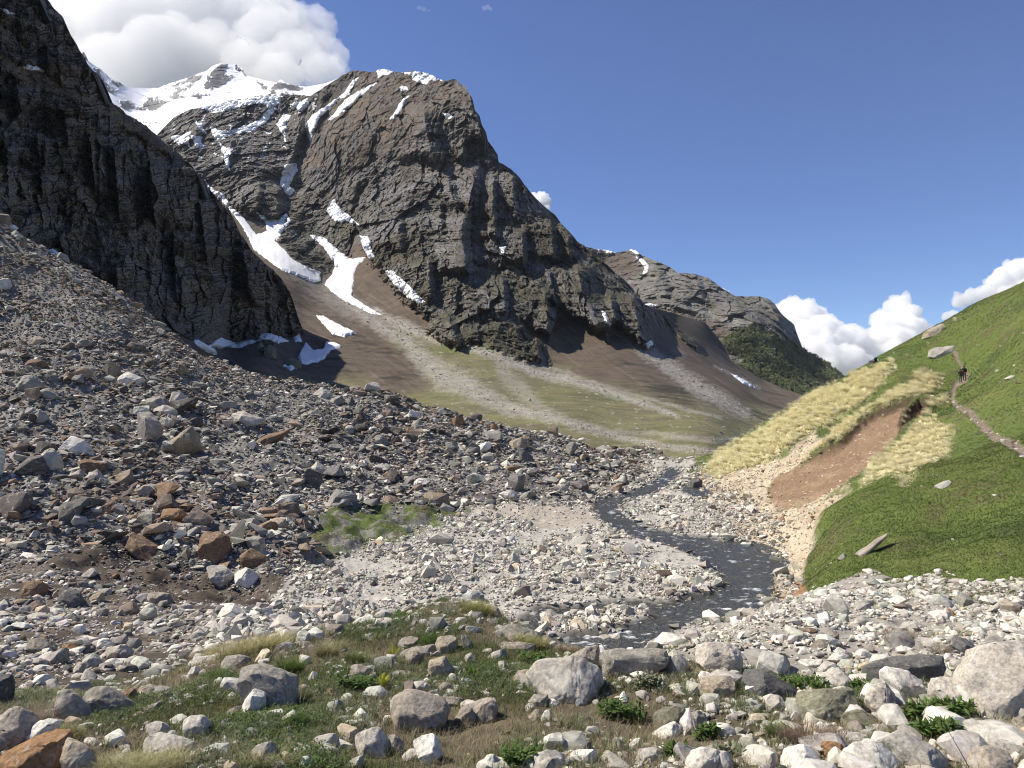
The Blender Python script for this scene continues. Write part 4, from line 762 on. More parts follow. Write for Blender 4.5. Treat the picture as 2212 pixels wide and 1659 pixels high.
# the eroded bank
sw = (scree * (1 - scar) * (1 - 0.8 * bank2)).astype(np.float32); heap = Heap()
for size, cov, dmax in [(0.7, 0.02, 120), (0.36, 0.08, 120), (0.2, 0.20, 90), (0.11, 0.25, 60)]:
    p, k = sample(r, sw, int(cov * area(sw, dmax) / size ** 2)); sz = size * np.exp(r.normal(0, 0.3, len(p))); p[:, 2] += 0.1 * sz
    heap.add(r, COBS, p, sz, pick(r, len(p), BUFF), 0.35)
p, k = sample(r, scar * (V > 880), 420); sz = r.uniform(0.12, 0.42, len(p)) ** 1.2; heap.add(r, SLABS, p, sz, pick(r, len(p), BUFF) * 0.95, 0.3)
p, k = sample(r, pk * 1.0, 170); sz = r.uniform(0.08, 0.4, len(p)); heap.add(r, SLABS, p, sz, pick(r, len(p), GREYS) * 1.2, 0.15)
p, k = sample(r, hill * (1 - scar) * (1 - scree) * 1.0, 260); sz = r.uniform(0.1, 0.45, len(p)) * np.clip(p[:, 1] / 50, 0.5, 1.5); heap.add(r, SLABS, p, sz, pick(r, len(p), GREYS) * 1.1, 0.2)
heap.build('bank_stones', 'buff stones and earth crumbs littering the eroded bank and the path')
# small stones of the foreground knoll
fw = (soil * (D < 20)).astype(np.float32); heap = Heap()
for size, cov in [(0.42, 0.08), (0.28, 0.11), (0.16, 0.17), (0.09, 0.20), (0.045, 0.16)]:
    clump = np.clip(0.35 + 1.0 * nB + 0.9 * VD + 0.9 * sstep(1000, 1700, U), 0.04, 2.4) * (sstep(1000, 1500, U) if size > 0.4 else 1); p, k = sample(r, fw * clump * ((D < 9) if size < 0.06 else 1), int(cov * area(fw, 20 if size > 0.06 else 9) / size ** 2)); sz = size * np.exp(r.normal(0, 0.3, len(p))); p[:, 2] += 0.1 * sz
    heap.add(r, FINE if size > 0.08 else COBS, p, sz, pick(r, len(p), PALES) * 0.92, 0.3)
heap.build('knoll_stones', 'small pale stones scattered among the herbs of the near knoll')
# boulders in the stone streams of the fan
heap = Heap(); r5 = np.random.RandomState(5); pm = (stony * (D if False else 1)).ravel(); idx = np.where(pm > 0.35)[0]; idx = idx[r5.choice(len(idx), 9000)]
p = P2.reshape(-1, 3)[idx]; sz = np.exp(r5.normal(0, 0.55, len(p))) * p[:, 1] / 950; heap.add(r5, COBS, p, sz, pick(r5, len(p), PALES) * 0.62, 0.4)
idx = np.where((fk.ravel() > 0.5))[0]; idx = idx[r5.choice(len(idx), 2200)]; p = P2.reshape(-1, 3)[idx]; sz = np.exp(r5.normal(0, 0.4, len(p))) * p[:, 1] / 800; heap.add(r5, COBS, p, sz, pick(r5, len(p), PALES) * 0.6, 0.4)
heap.build('fan_stones', 'pale stones lining the debris streams across the green fan')

# ---- boulders, each a thing of its own
def boulder_mat(name, band=0.0, speck=0.5, rough=0.85):
    m, n, l, b = mat_new(name, rough, 0.25); oi = n.new('ShaderNodeObjectInfo'); tc = n.new('ShaderNodeTexCoord')
    ad = n.new('ShaderNodeVectorMath'); ad.operation = 'ADD'; l.new(tc.outputs['Object'], ad.inputs[0])
    cx = n.new('ShaderNodeCombineXYZ'); ml = n.new('ShaderNodeMath'); ml.operation = 'MULTIPLY'; ml.inputs[1].default_value = 40; l.new(oi.outputs['Random'], ml.inputs[0]); l.new(ml.outputs[0], cx.inputs[0]); l.new(cx.outputs[0], ad.inputs[1])
    def noise(scale, det=6, rg=0.6):
        q = n.new('ShaderNodeTexNoise'); q.inputs['Scale'].default_value = scale; q.inputs['Detail'].default_value = det; q.inputs['Roughness'].default_value = rg; l.new(ad.outputs[0], q.inputs['Vector']); return q.outputs[0]
    def rng(src, a, b_, c, d):
        q = n.new('ShaderNodeMapRange'); q.inputs[1].default_value = a; q.inputs[2].default_value = b_; q.inputs[3].default_value = c; q.inputs[4].default_value = d; l.new(src, q.inputs[0]); return q.outputs[0]
    def mul(c, k):
        q = n.new('ShaderNodeVectorMath'); q.operation = 'SCALE'; l.new(c, q.inputs[0]); l.new(k, q.inputs['Scale']); return q.outputs[0]
    def mix(c, col, k):
        q = n.new('ShaderNodeMix'); q.data_type = 'RGBA'; l.new(k, q.inputs[0]); l.new(c, q.inputs[6]); q.inputs[7].default_value = (*col, 1); return q.outputs[2]
    c = oi.outputs['Color']
    c = mul(c, rng(noise(1.7), 0.3, 0.7, 0.72, 1.25)); c = mul(c, rng(noise(26, 3), 0.35, 0.65, 1 - speck * 0.5, 1 + speck * 0.45))
    if band:
        wv_ = n.new('ShaderNodeTexWave'); wv_.bands_direction = 'Z'; wv_.inputs['Scale'].default_value = 2.2; wv_.inputs['Distortion'].default_value = 14; wv_.inputs['Detail'].default_value = 4; wv_.inputs['Detail Scale'].default_value = 1.6; l.new(ad.outputs[0], wv_.inputs['Vector'])
        c = mul(c, rng(wv_.outputs[0], 0, 1, 1 - band, 1 + band * 0.6))
    c = mix(c, (0.50, 0.49, 0.45), rng(noise(5.5, 8, 0.7), 0.56, 0.66, 0, 0.55))      # pale crust lichen
    c = mix(c, (0.045, 0.042, 0.036), rng(noise(8.5, 8, 0.72), 0.60, 0.68, 0, 0.6))   # dark lichen
    c = mix(c, (0.24, 0.13, 0.06), rng(noise(2.6, 5), 0.62, 0.74, 0, 0.35))           # iron stain
    l.new(c, b.inputs['Base Color'])
    bp = n.new('ShaderNodeBump'); bp.inputs['Strength'].default_value = 0.75; bp.inputs['Distance'].default_value = 0.035; l.new(noise(11, 10, 0.68), bp.inputs['Height']); l.new(bp.outputs[0], b.inputs['Normal'])
    return m
M_BOLD = boulder_mat('granite_boulder', 0, 0.55); M_BAND = boulder_mat('banded_schist', 0.24, 0.3)

def rock_object(name, bm, mat, col, loc):
    me = bpy.data.meshes.new(name); bm.to_mesh(me); bm.free(); me.polygons.foreach_set('use_smooth', np.ones(len(me.polygons), bool)); me.materials.append(mat)
    o = bpy.data.objects.new(name, me); COLL.objects.link(o); o.location = loc; o.color = (*col, 1); return o

COLR = dict(rust=(0.27, 0.16, 0.085), pale=(0.42, 0.395, 0.355), grey=(0.285, 0.265, 0.232), white=(0.60, 0.575, 0.53), tan=(0.34, 0.29, 0.225), dark=(0.125, 0.122, 0.12), pink=(0.46, 0.42, 0.37), olive=(0.17, 0.165, 0.12), brown=(0.19, 0.125, 0.08), mauve=(0.285, 0.252, 0.215), blue=(0.20, 0.215, 0.23))
BN = 0
def boulder(pts, colour, label, band=0, st=0.55, thick=0.8, depth=None, group=None, cuts=5, name='boulder', chips=5):
    """pts: outline in frame units; the stone stands on the ground under its lowest point, with real thickness"""
    global BN
    BN += 1; p = np.array(pts, float); r = np.random.RandomState(BN); vb = p[:, 1].max() - 2; uc = p[:, 0].mean()
    d = depth or ground(uc, vb)
    if d is None: return None
    w_ = np.ptp(p[:, 0]) / F * d; h = np.ptp(p[:, 1]) / F * d; T = thick * math.sqrt(w_ * h); d += 0.30 * T
    x = (p[:, 0] - CU) / F * d; z = (HV - p[:, 1]) / F * d; cx = x.mean(); cz = z.mean(); j = 0.03 * math.sqrt(w_ * h); z0 = z.min()
    ring = []
    for k, (y, s_, dz) in enumerate(((-0.5 * T, st, -0.5 * (1 - st) * h), (-0.22 * T, 0.5 + 0.5 * st, -0.25 * (1 - st) * h), (0.0, 1.0, 0.0), (0.30 * T, 0.92, -0.10 * h), (0.62 * T, 0.62, -0.25 * h))):
        q = np.stack([cx + (x - cx) * s_, np.full_like(x, y), cz + dz + (z - cz) * s_], -1)
        if k != 2: q += r.normal(0, j, q.shape)
        ring.append(q)
    q = np.concatenate(ring); q[:, 2] -= z0; q[:, 0] -= cx; low = q[:, 2] < 0.25 * h; q[low, 2] -= 0.15 * h
    sz_ = math.sqrt(w_ * h); ctr = q.mean(0)
    for c_ in range(chips):                                            # break flat faces off the near side
        nrm = np.array([r.normal(0, 0.75), -abs(r.normal(0.55, 0.35)), r.normal(0.45, 0.5)]); nrm /= np.linalg.norm(nrm)
        ext = ((q - ctr) @ nrm).max(); bm = hull_bm(q); bmesh.ops.bisect_plane(bm, geom=list(bm.verts) + list(bm.edges) + list(bm.faces), plane_co=ctr + nrm * ext * r.uniform(0.70, 0.9), plane_no=nrm, clear_outer=True)
        q = np.array([v.co for v in bm.verts]); bm.free()
    bm = hull_bm(q); finish_rock(bm, sz_, BN, cuts)
    o = rock_object(name, bm, M_BAND if band else M_BOLD, np.array(COLR[colour]) * [1.02, 1.0, 0.94] * r.uniform(0.92, 1.08), (cx, d, z0))
    return set_props(o, label, 'boulder', group)
TX = [0, 1000, 2000, 3096]
def B(t, colour, label, pts, **k):
    if t == 'E': q = [(x * 0.3417, 1092 + y * 0.3417) for x, y in pts]
    elif t == 'F': q = [(540 + x * 0.4393, 540 + y * 0.4393) for x, y in pts]
    elif t == 'G': q = [(x * 0.3417, 513 + y * 0.3417) for x, y in pts]
    elif t == 'R': q = [(1404 + x * 0.3652, 486 + y * 0.3652) for x, y in pts]
    else: q = [((TX[t] + x / 2.212) / 1.852, (2322 + y / 2.212) / 1.852) for x, y in pts]
    return boulder(q, colour, label, **k)
B(0, 'rust', 'big rust-brown boulder filling the bottom left corner', [(-60, 1570), (150, 1470), (300, 1390), (470, 1330), (515, 1325), (550, 1450), (600, 1540), (650, 1700), (-60, 1750)], st=0.5)
B(0, 'tan', 'coarse buff rock leaning against the right side of the rust-brown boulder', [(555, 1375), (640, 1440), (770, 1500), (850, 1659), (690, 1730), (590, 1540)])
B(0, 'mauve', 'smooth wide grey-brown boulder under dry twigs at the left edge', [(-60, 1200), (0, 1180), (130, 1115), (260, 1200), (310, 1330), (150, 1450), (-60, 1500)])
B(0, 'white', 'long white ledge of rock just above the rust-brown boulder', [(80, 1500), (200, 1370), (330, 1260), (420, 1230), (500, 1240), (420, 1330), (280, 1400)])
B(0, 'grey', 'upright lichen-mottled boulder with curved bands, left of the whale-backed one', [(430, 1190), (450, 1100), (500, 985), (590, 970), (650, 1010), (710, 1110), (780, 1140), (785, 1210), (640, 1245), (480, 1230)], band=1, st=0.6)
B(0, 'grey', 'long whale-backed grey boulder on the left of the knoll', [(675, 1045), (800, 965), (930, 945), (1000, 980), (1200, 1110), (1215, 1190), (1000, 1200), (790, 1190), (720, 1110)], band=1)
B(0, 'brown', 'brown layered rock at the right shoulder of the whale-backed boulder', [(1020, 990), (1170, 950), (1210, 1020), (1200, 1090), (1110, 1075)], band=1)
B(0, 'tan', 'rounded tan rock right of the brown layered one', [(1205, 980), (1240, 935), (1330, 940), (1400, 980), (1395, 1040), (1230, 1055)])
B(0, 'grey', 'flat-topped grey stone behind the rounded tan rock', [(1170, 950), (1230, 900), (1300, 860), (1345, 900), (1260, 940), (1200, 970)])
B(0, 'dark', 'dark grey block cut by the left frame edge above the knoll', [(-60, 800), (0, 800), (70, 810), (85, 880), (60, 990), (0, 1130), (-60, 1130)], st=0.7)
B(0, 'mauve', 'broad flat grey-brown stone in the rubble on the left', [(220, 620), (240, 530), (340, 515), (450, 530), (490, 580), (470, 650), (340, 648), (230, 645)])
B(0, 'rust', 'small orange stone beside a green herb in the rubble', [(500, 605), (560, 570), (690, 545), (690, 590), (610, 622)])
B(0, 'pink', 'pale pinkish slab jutting from the gravel bank', [(915, 650), (960, 600), (1080, 565), (1150, 590), (1160, 640), (1080, 700), (950, 697)])
B(0, 'white', 'white-topped stone behind the pale pinkish slab', [(840, 540), (900, 505), (960, 520), (1005, 570), (960, 600), (860, 612)])
B(0, 'grey', 'grey cracked block in front of the broad flat stone', [(410, 720), (420, 660), (490, 640), (570, 590), (595, 640), (575, 720), (480, 747)])
B(0, 'pink', 'pale angular stone below the pinkish slab', [(645, 770), (690, 720), (745, 730), (750, 790), (680, 828)])
B(0, 'brown', 'large square olive-brown block among dark rocks at the left', [(185, 90), (225, 15), (330, 0), (405, 25), (400, 70), (330, 160), (210, 130)])
B(0, 'dark', 'big dark grey wedge right of the olive-brown block', [(490, 200), (520, 110), (600, 70), (690, 100), (730, 170), (720, 210), (620, 222)])
B(0, 'tan', 'cream-coloured block at the right of the dark grey wedge', [(780, 170), (830, 120), (905, 105), (915, 180), (860, 202)])
B(0, 'mauve', 'mauve-grey slab with a white vein above the gravel stripe', [(1280, 115), (1380, 105), (1490, 120), (1525, 190), (1440, 212), (1330, 192)])
B(1, 'grey', 'large grey block with a sunlit white left cheek, beside tall dry stalks', [(-72, 810), (-40, 765), (60, 738), (160, 755), (310, 830), (365, 910), (400, 1120), (200, 1155), (20, 1125), (-62, 1000)], st=0.86, thick=0.9, chips=2)
B(1, 'white', 'small upright white stone leaning on the front of the large grey block', [(-75, 1150), (-40, 1020), (40, 945), (120, 985), (125, 1080), (60, 1195), (-50, 1215)], st=0.7)
B(0, 'pale', 'round lichen-crusted boulder with a hollow front in the lower left grass', [(1600, 1260), (1680, 1195), (1790, 1190), (1860, 1250), (1850, 1350), (1780, 1400), (1680, 1395), (1620, 1340)], st=0.7)
B(0, 'pale', 'speckled pale stone just left of the hollow-fronted boulder', [(1275, 1290), (1370, 1245), (1450, 1270), (1500, 1340), (1480, 1420), (1390, 1405), (1300, 1330)])
B(0, 'pale', 'low flat pale stone below the speckled one', [(1240, 1420), (1370, 1365), (1400, 1400), (1560, 1395), (1700, 1430), (1740, 1490), (1500, 1535), (1280, 1490)])
B(0, 'white', 'white slanting stone left of the feathery green plant', [(1640, 850), (1690, 770), (1770, 755), (1740, 840), (1660, 884)])
B(0, 'grey', 'grey faceted rock in front of the big straw tuft', [(1940, 740), (2000, 670), (2100, 660), (2212, 690), (2190, 770), (2060, 792)])
B(0, 'pale', 'long pale ledge under the left half of the big straw tuft', [(1620, 760), (1680, 690), (1800, 675), (1960, 690), (1930, 742), (1750, 755)], band=1)
B(0, 'white', 'small white pyramid stone left of the upright white stone', [(2000, 1030), (2050, 985), (2100, 1020), (2090, 1060), (2020, 1064)])
B(0, 'grey', 'tilted grey wedge stone left of the large grey block', [(1990, 1170), (2060, 1130), (2130, 1095), (2110, 1160), (2060, 1218)])
B(0, 'pale', 'pale mottled stone in grey herbs below the feathery plant', [(1615, 1045), (1680, 1005), (1740, 1030), (1720, 1075)])
B(0, 'grey', 'low grey stone in grass right of the whale-backed boulder', [(1245, 1150), (1330, 1100), (1420, 1075), (1380, 1140), (1290, 1175)])
B(1, 'mauve', 'big dark-grey rounded boulder in the middle of the knoll', [(1240, 1110), (1270, 1030), (1350, 985), (1430, 980), (1500, 1020), (1600, 1060), (1720, 1090), (1770, 1140), (1740, 1230), (1600, 1295), (1520, 1340), (1430, 1290), (1270, 1200)], st=0.66)
B(1, 'mauve', 'small triangular boulder at the left of the split pair', [(1810, 1230), (1850, 1150), (1910, 1100), (1960, 1130), (2000, 1210), (1960, 1265), (1850, 1275)], st=0.7)
B(1, 'mauve', 'rounded boulder at the right of the split pair', [(1940, 1110), (2020, 1060), (2110, 1035), (2180, 1060), (2190, 1140), (2150, 1235), (2060, 1255), (1990, 1200)], st=0.66)
B(1, 'tan', 'blocky buff boulder with a flat top in mid knoll', [(1580, 800), (1590, 710), (1700, 660), (1740, 680), (1820, 800), (1800, 850), (1700, 872), (1620, 850)], st=0.7)
B(1, 'grey', 'long arched grey boulder beside the upper yellow fern', [(1310, 640), (1400, 605), (1500, 585), (1620, 580), (1650, 620), (1640, 690), (1540, 690), (1340, 680)], st=0.6)
B(1, 'tan', 'rounded brown-grey stone in front of the arched boulder', [(1350, 720), (1380, 650), (1440, 620), (1500, 625), (1530, 680), (1520, 735), (1420, 744)])
B(1, 'mauve', 'humped grey-brown rock behind the arched boulder', [(1300, 570), (1340, 510), (1420, 495), (1490, 510), (1525, 570), (1450, 592)])
B(1, 'tan', 'rough brownish boulder right of the arched one', [(1630, 590), (1660, 510), (1780, 480), (1830, 510), (1835, 590), (1770, 642), (1680, 610)])
B(1, 'grey', 'thin grey slab stuck upright right of the rough brownish boulder', [(1860, 480), (1900, 475), (1990, 570), (1990, 612), (1900, 584)])
B(1, 'mauve', 'lichen-topped rock left of the lower yellow fern', [(840, 790), (880, 755), (960, 745), (1050, 770), (1085, 820), (1060, 862), (960, 822)])
B(1, 'mauve', 'flat mauve slab right of the lower yellow fern', [(1220, 825), (1300, 800), (1420, 810), (1460, 840), (1380, 864), (1260, 855)])
B(1, 'white', 'bright white cube-shaped stone at the right end of the straw tuft', [(395, 510), (430, 460), (490, 430), (535, 490), (510, 550), (440, 564)], st=0.75)
B(1, 'white', 'long whitish slab at the near edge of the gravel', [(910, 375), (960, 330), (1080, 310), (1110, 340), (1080, 380), (980, 397)], st=0.7)
B(1, 'tan', 'rounded stone just below the long whitish slab', [(990, 430), (1050, 390), (1120, 385), (1115, 440), (1040, 454)])
B(1, 'dark', 'striped dark pyramid stone right of the rounded one', [(1185, 430), (1210, 365), (1240, 375), (1275, 425), (1220, 442)], band=1)
B(1, 'pale', 'pale pointed stone left of a twin, at the knoll crest', [(1360, 355), (1410, 305), (1450, 340), (1430, 379)])
B(1, 'pale', 'small pale stone right of the pointed one, at the knoll crest', [(1450, 335), (1490, 340), (1520, 380), (1460, 388)])
B(1, 'grey', 'grey block with a bright left face at the knoll crest', [(1565, 380), (1600, 330), (1650, 335), (1685, 390), (1610, 413)], st=0.7)
B(1, 'pale', 'large peaked boulder, sunlit left and dark right, at the bottom centre', [(900, 1385), (1000, 1350), (1060, 1310), (1130, 1305), (1170, 1340), (1210, 1430), (1260, 1500), (1180, 1560), (1080, 1560), (960, 1465)], st=0.7)
B(1, 'grey', 'mottled grey rock behind the right of the peaked boulder', [(1210, 1365), (1280, 1370), (1350, 1430), (1365, 1500), (1310, 1535), (1250, 1480)])
B(1, 'white', 'large white veined boulder with a steep right side at the bottom centre', [(1440, 1420), (1520, 1375), (1610, 1355), (1660, 1400), (1720, 1580), (1640, 1625), (1560, 1545), (1460, 1490)], st=0.65)
B(1, 'pale', 'pale blunt stone left of the white veined boulder', [(1345, 1550), (1400, 1500), (1490, 1485), (1560, 1540), (1500, 1605), (1400, 1595)])
B(1, 'grey', 'round grey boulder at the bottom, left of the peaked one', [(0, 1520), (60, 1470), (180, 1415), (230, 1480), (235, 1560), (140, 1615), (20, 1615)], st=0.65)
B(1, 'pale', 'pale stone cut by the lower frame below the round grey boulder', [(165, 1659), (200, 1610), (290, 1600), (350, 1640), (340, 1705), (180, 1705)])
B(1, 'white', 'white lump at the lower frame edge, left of centre', [(420, 1640), (450, 1570), (510, 1550), (560, 1600), (540, 1665)])
B(1, 'pale', 'layered pale slab at the lower frame edge below the peaked boulder', [(840, 1640), (900, 1580), (1000, 1550), (1010, 1620), (930, 1665)], band=1)
B(1, 'white', 'sharp white block at the lower frame edge, right of centre', [(2025, 1625), (2090, 1560), (2150, 1540), (2230, 1600), (2290, 1680), (2040, 1700)], st=0.6)
B(1, 'white', 'fist-sized white stone touching the peaked boulder', [(1010, 1510), (1050, 1485), (1080, 1520), (1040, 1554)])
B(1, 'white', 'white round stone below the buff block', [(1850, 890), (1880, 860), (1940, 870), (1945, 920), (1880, 939)])
B(1, 'pale', 'narrow pale stone right of the buff block', [(1840, 820), (1860, 790), (1900, 850), (1870, 864)])
B(1, 'mauve', 'low domed stone under the buff block', [(1660, 950), (1710, 895), (1770, 920), (1790, 970), (1720, 1004)])
B(1, 'mauve', 'wide flat slab above the split pair', [(1640, 1055), (1680, 1030), (1800, 1035), (1940, 1070), (1880, 1104), (1700, 1094)])
B(1, 'white', 'small white slab above the dark-grey rounded boulder', [(1600, 975), (1660, 965), (1700, 1010), (1650, 1034)])
B(1, 'pale', 'pale striped slab half in grass left of the big pale slab', [(2080, 690), (2150, 640), (2240, 605), (2290, 640), (2200, 704)], band=1)
B(1, 'white', 'white mottled stone near the yellow-green tuft', [(1810, 350), (1850, 325), (1910, 330), (1890, 374)])
B(1, 'white', 'whitish stone touching the yellow-green tuft', [(1910, 305), (1960, 265), (1990, 295), (1950, 329)])
B(1, 'grey', 'dark-streaked stone right of the rough brownish boulder', [(1890, 720), (1900, 650), (1960, 640), (2005, 690), (1990, 744)])
B(1, 'mauve', 'narrow stone standing upright left of the buff block', [(1562, 830), (1590, 820), (1602, 910), (1565, 919)], st=0.8)
B(2, 'pale', 'very large pale slab with fine parallel streaks in the centre right', [(235, 830), (330, 740), (420, 735), (560, 710), (640, 670), (700, 690), (790, 770), (880, 790), (915, 880), (900, 940), (760, 1030), (620, 1050), (480, 1035), (340, 1000), (250, 910)], st=0.42, thick=1.1, band=1, cuts=7, chips=0)
B(2, 'mauve', 'grey-brown slab standing behind the streaked pale slab', [(580, 715), (640, 650), (760, 600), (880, 575), (890, 620), (850, 780), (790, 790), (690, 720)], st=0.75, thick=0.5, chips=2)
B(2, 'grey', 'large rectangular grey block with a shaded front, right of the pale slab', [(905, 760), (915, 620), (960, 610), (1470, 612), (1490, 690), (1450, 740), (1330, 790), (1100, 865), (1040, 855), (920, 800)], st=0.85, thick=0.6, cuts=7, chips=1)
B(2, 'pale', 'pale lichen-striped rock ridge behind the rectangular block', [(690, 620), (740, 560), (900, 500), (1060, 480), (1100, 520), (1150, 605), (1000, 640), (800, 640)], band=1, st=0.5)
B(2, 'pink', 'big rounded pinkish-white boulder with a saddle top', [(1745, 720), (1755, 590), (1830, 550), (1920, 580), (2010, 560), (2100, 580), (2145, 700), (2120, 845), (1990, 805), (1850, 780)], st=0.7, cuts=7)
B(2, 'tan', 'brown-stained boulder below the saddle-topped one', [(1750, 980), (1790, 870), (1870, 840), (2060, 850), (2130, 890), (2100, 985), (2000, 1035), (1850, 1015)], st=0.65)
B(2, 'grey', 'long low grey rock beside the small stream channel', [(-40, 470), (0, 400), (120, 395), (300, 440), (390, 490), (400, 545), (200, 525)], st=0.6)
B(2, 'mauve', 'low sloping rock below the streamside tuft', [(-60, 605), (0, 560), (180, 550), (330, 570), (330, 614), (100, 624)])
B(2, 'olive', 'wide rounded olive-grey boulder in the lower centre right', [(1345, 1290), (1370, 1190), (1460, 1135), (1580, 1120), (1680, 1160), (1660, 1240), (1500, 1305), (1400, 1315)], st=0.6)
B(2, 'white', 'white arched stone in front of the olive-grey boulder', [(1330, 1365), (1420, 1310), (1560, 1260), (1640, 1310), (1560, 1335), (1480, 1394), (1390, 1394)])
B(2, 'grey', 'round smooth grey stone right of the olive-grey boulder', [(1665, 1240), (1690, 1180), (1760, 1150), (1830, 1180), (1850, 1250), (1760, 1295), (1690, 1284)], st=0.7)
B(2, 'pale', 'square pale stone standing in green leaves', [(985, 1190), (1030, 1140), (1080, 1150), (1100, 1220), (1020, 1236)])
B(2, 'pale', 'pale domed stone near the lower frame, right of centre', [(1195, 1585), (1240, 1500), (1370, 1480), (1440, 1530), (1420, 1585), (1300, 1606)])
B(2, 'pale', 'large speckled brown-and-white boulder at the lower frame edge', [(160, 1659), (260, 1560), (400, 1520), (500, 1510), (600, 1570), (610, 1640), (560, 1690), (180, 1700)], st=0.55)
B(2, 'dark', 'black and white striped rock above the speckled boulder', [(610, 1550), (680, 1470), (800, 1425), (810, 1480), (740, 1565), (650, 1565)], band=1)
B(2, 'grey', 'grey wedge-shaped stone in twigs', [(970, 1455), (1030, 1380), (1100, 1450), (1050, 1494)])
B(2, 'white', 'white stone right of the grey wedge in twigs', [(1140, 1455), (1200, 1400), (1250, 1395), (1240, 1465), (1170, 1494)])
B(2, 'grey', 'rounded grey stone at the foot of the streaked pale slab', [(245, 1065), (300, 1010), (420, 1010), (440, 1060), (370, 1114), (270, 1084)])
B(2, 'pale', 'round pale stone left of the faceted white pair', [(215, 1130), (250, 1085), (310, 1100), (300, 1150), (240, 1164)])
B(2, 'tan', 'tan stone leaning left of a white one', [(245, 1205), (300, 1150), (370, 1135), (380, 1190), (320, 1244)])
B(2, 'white', 'white stone leaning right of a tan one', [(350, 1235), (400, 1150), (450, 1140), (465, 1230), (410, 1254)])
B(2, 'white', 'white faceted stone below the streaked pale slab', [(415, 1095), (460, 1050), (530, 1080), (490, 1119)])
B(2, 'white', 'bright white stone below the rectangular block', [(1105, 885), (1150, 850), (1185, 870), (1170, 910), (1120, 924)])
B(2, 'blue', 'dark blue-grey pointed stone below the rectangular block', [(1320, 885), (1400, 850), (1435, 870), (1400, 944)])
B(2, 'blue', 'flat blue-grey stone at the lower right tip of the pale slab', [(650, 1085), (690, 1045), (760, 1050), (780, 1090), (700, 1114)])
B(2, 'tan', 'tan block at the left end of the streaked pale slab', [(80, 915), (150, 800), (250, 790), (240, 850), (270, 925), (180, 939)], st=0.65)
B(2, 'pale', 'big grey-white boulder at the lower frame, left of the ochre stone', [(1635, 1650), (1680, 1540), (1800, 1480), (1920, 1490), (2010, 1560), (1960, 1690), (1650, 1710)], st=0.55)
B(2, 'pale', 'pale blue-grey stone above the grey-white boulder', [(2090, 1475), (2130, 1390), (2230, 1350), (2260, 1440), (2200, 1484)])
B(2, 'tan', 'low buff rock in herbs below the rectangular block', [(1360, 775), (1450, 730), (1560, 725), (1650, 760), (1600, 835), (1420, 834)], st=0.5)
B(2, 'blue', 'grey rock wedged at the water edge', [(500, 545), (600, 495), (670, 520), (690, 560), (600, 576)])
B(2, 'white', 'tall white rock on the gravel islet in the stream', [(350, 290), (420, 275), (480, 340), (460, 384), (370, 364)])
B(3, 'pink', 'giant white and brown boulder at the right frame edge', [(1690, 850), (1740, 750), (1850, 600), (1960, 545), (2100, 540), (2300, 580), (2420, 800), (2400, 1050), (2200, 1160), (2080, 1220), (1900, 1200), (1770, 1165), (1690, 1020)], st=0.72, cuts=8, chips=3)
B(3, 'mauve', 'grey-brown boulder below the giant one, cut by the right frame', [(2050, 1245), (2130, 1150), (2300, 1080), (2420, 1300), (2200, 1300)])
B(3, 'dark', 'long dark slab with a white upper edge on the right', [(770, 870), (790, 760), (1000, 690), (1300, 675), (1500, 670), (1510, 770), (1400, 915), (1200, 905), (900, 905)], st=0.8, thick=0.5, cuts=7, chips=1)
B(3, 'white', 'white wedge boulder leaning before the long dark slab', [(955, 780), (1000, 760), (1150, 790), (1300, 850), (1420, 940), (1380, 1035), (1230, 1055), (1110, 1045), (1000, 920)], st=0.5)
B(3, 'pink', 'cream boulder pointing downward left of the white wedge', [(810, 1030), (900, 930), (980, 890), (1060, 990), (1080, 1100), (980, 1210), (880, 1135)], st=0.55)
B(3, 'pink', 'pale pinkish boulder just left of the giant one', [(1415, 1000), (1450, 870), (1520, 840), (1640, 880), (1690, 960), (1730, 1135), (1600, 1170), (1480, 1120), (1420, 1070)], st=0.5)
B(3, 'olive', 'large flat-topped tan boulder with an olive crust', [(220, 1080), (260, 1010), (480, 970), (800, 980), (830, 1080), (700, 1135), (520, 1180), (400, 1245), (260, 1255), (220, 1180)], st=0.6, cuts=7)
B(3, 'pale', 'oblong pale grey boulder tilted up to the right', [(340, 890), (420, 840), (620, 760), (700, 780), (720, 850), (580, 935), (440, 980), (370, 950)], st=0.5)
B(3, 'olive', 'smooth oval olive stone below the cream pointed boulder', [(600, 1230), (650, 1170), (760, 1150), (900, 1200), (940, 1250), (920, 1305), (740, 1325), (630, 1284)], band=1, st=0.7)
B(3, 'dark', 'dark grey wedge with a pale left face, right of the brown-stained boulder', [(-262, 891), (-255, 765), (-185, 751), (-45, 835), (95, 905), (235, 975), (151, 1040), (-73, 1055), (-227, 960)], st=0.6)
B(3, 'tan', 'broad buff boulder behind the dark grey wedge', [(-171, 755), (-101, 680), (25, 638), (123, 652), (144, 779), (11, 816)], st=0.6)
B(3, 'white', 'large white boulder with lichen specks at the lower frame on the right', [(65, 1600), (120, 1500), (250, 1460), (380, 1480), (470, 1560), (480, 1665), (300, 1700), (80, 1700)], st=0.6)
B(3, 'rust', 'ochre-brown stone between two white boulders near the lower frame', [(415, 1480), (450, 1430), (560, 1425), (640, 1480), (630, 1565), (540, 1595), (470, 1554)])
B(3, 'white', 'large cracked white slab right of the ochre stone', [(640, 1530), (700, 1450), (900, 1420), (1000, 1480), (1120, 1620), (1000, 1710), (700, 1700)], st=0.45)
B(3, 'pale', 'long pale slab sloping to the lower right corner', [(1000, 1400), (1150, 1340), (1280, 1390), (1420, 1470), (1540, 1600), (1480, 1710), (1200, 1700), (1050, 1500)], st=0.5, cuts=7)
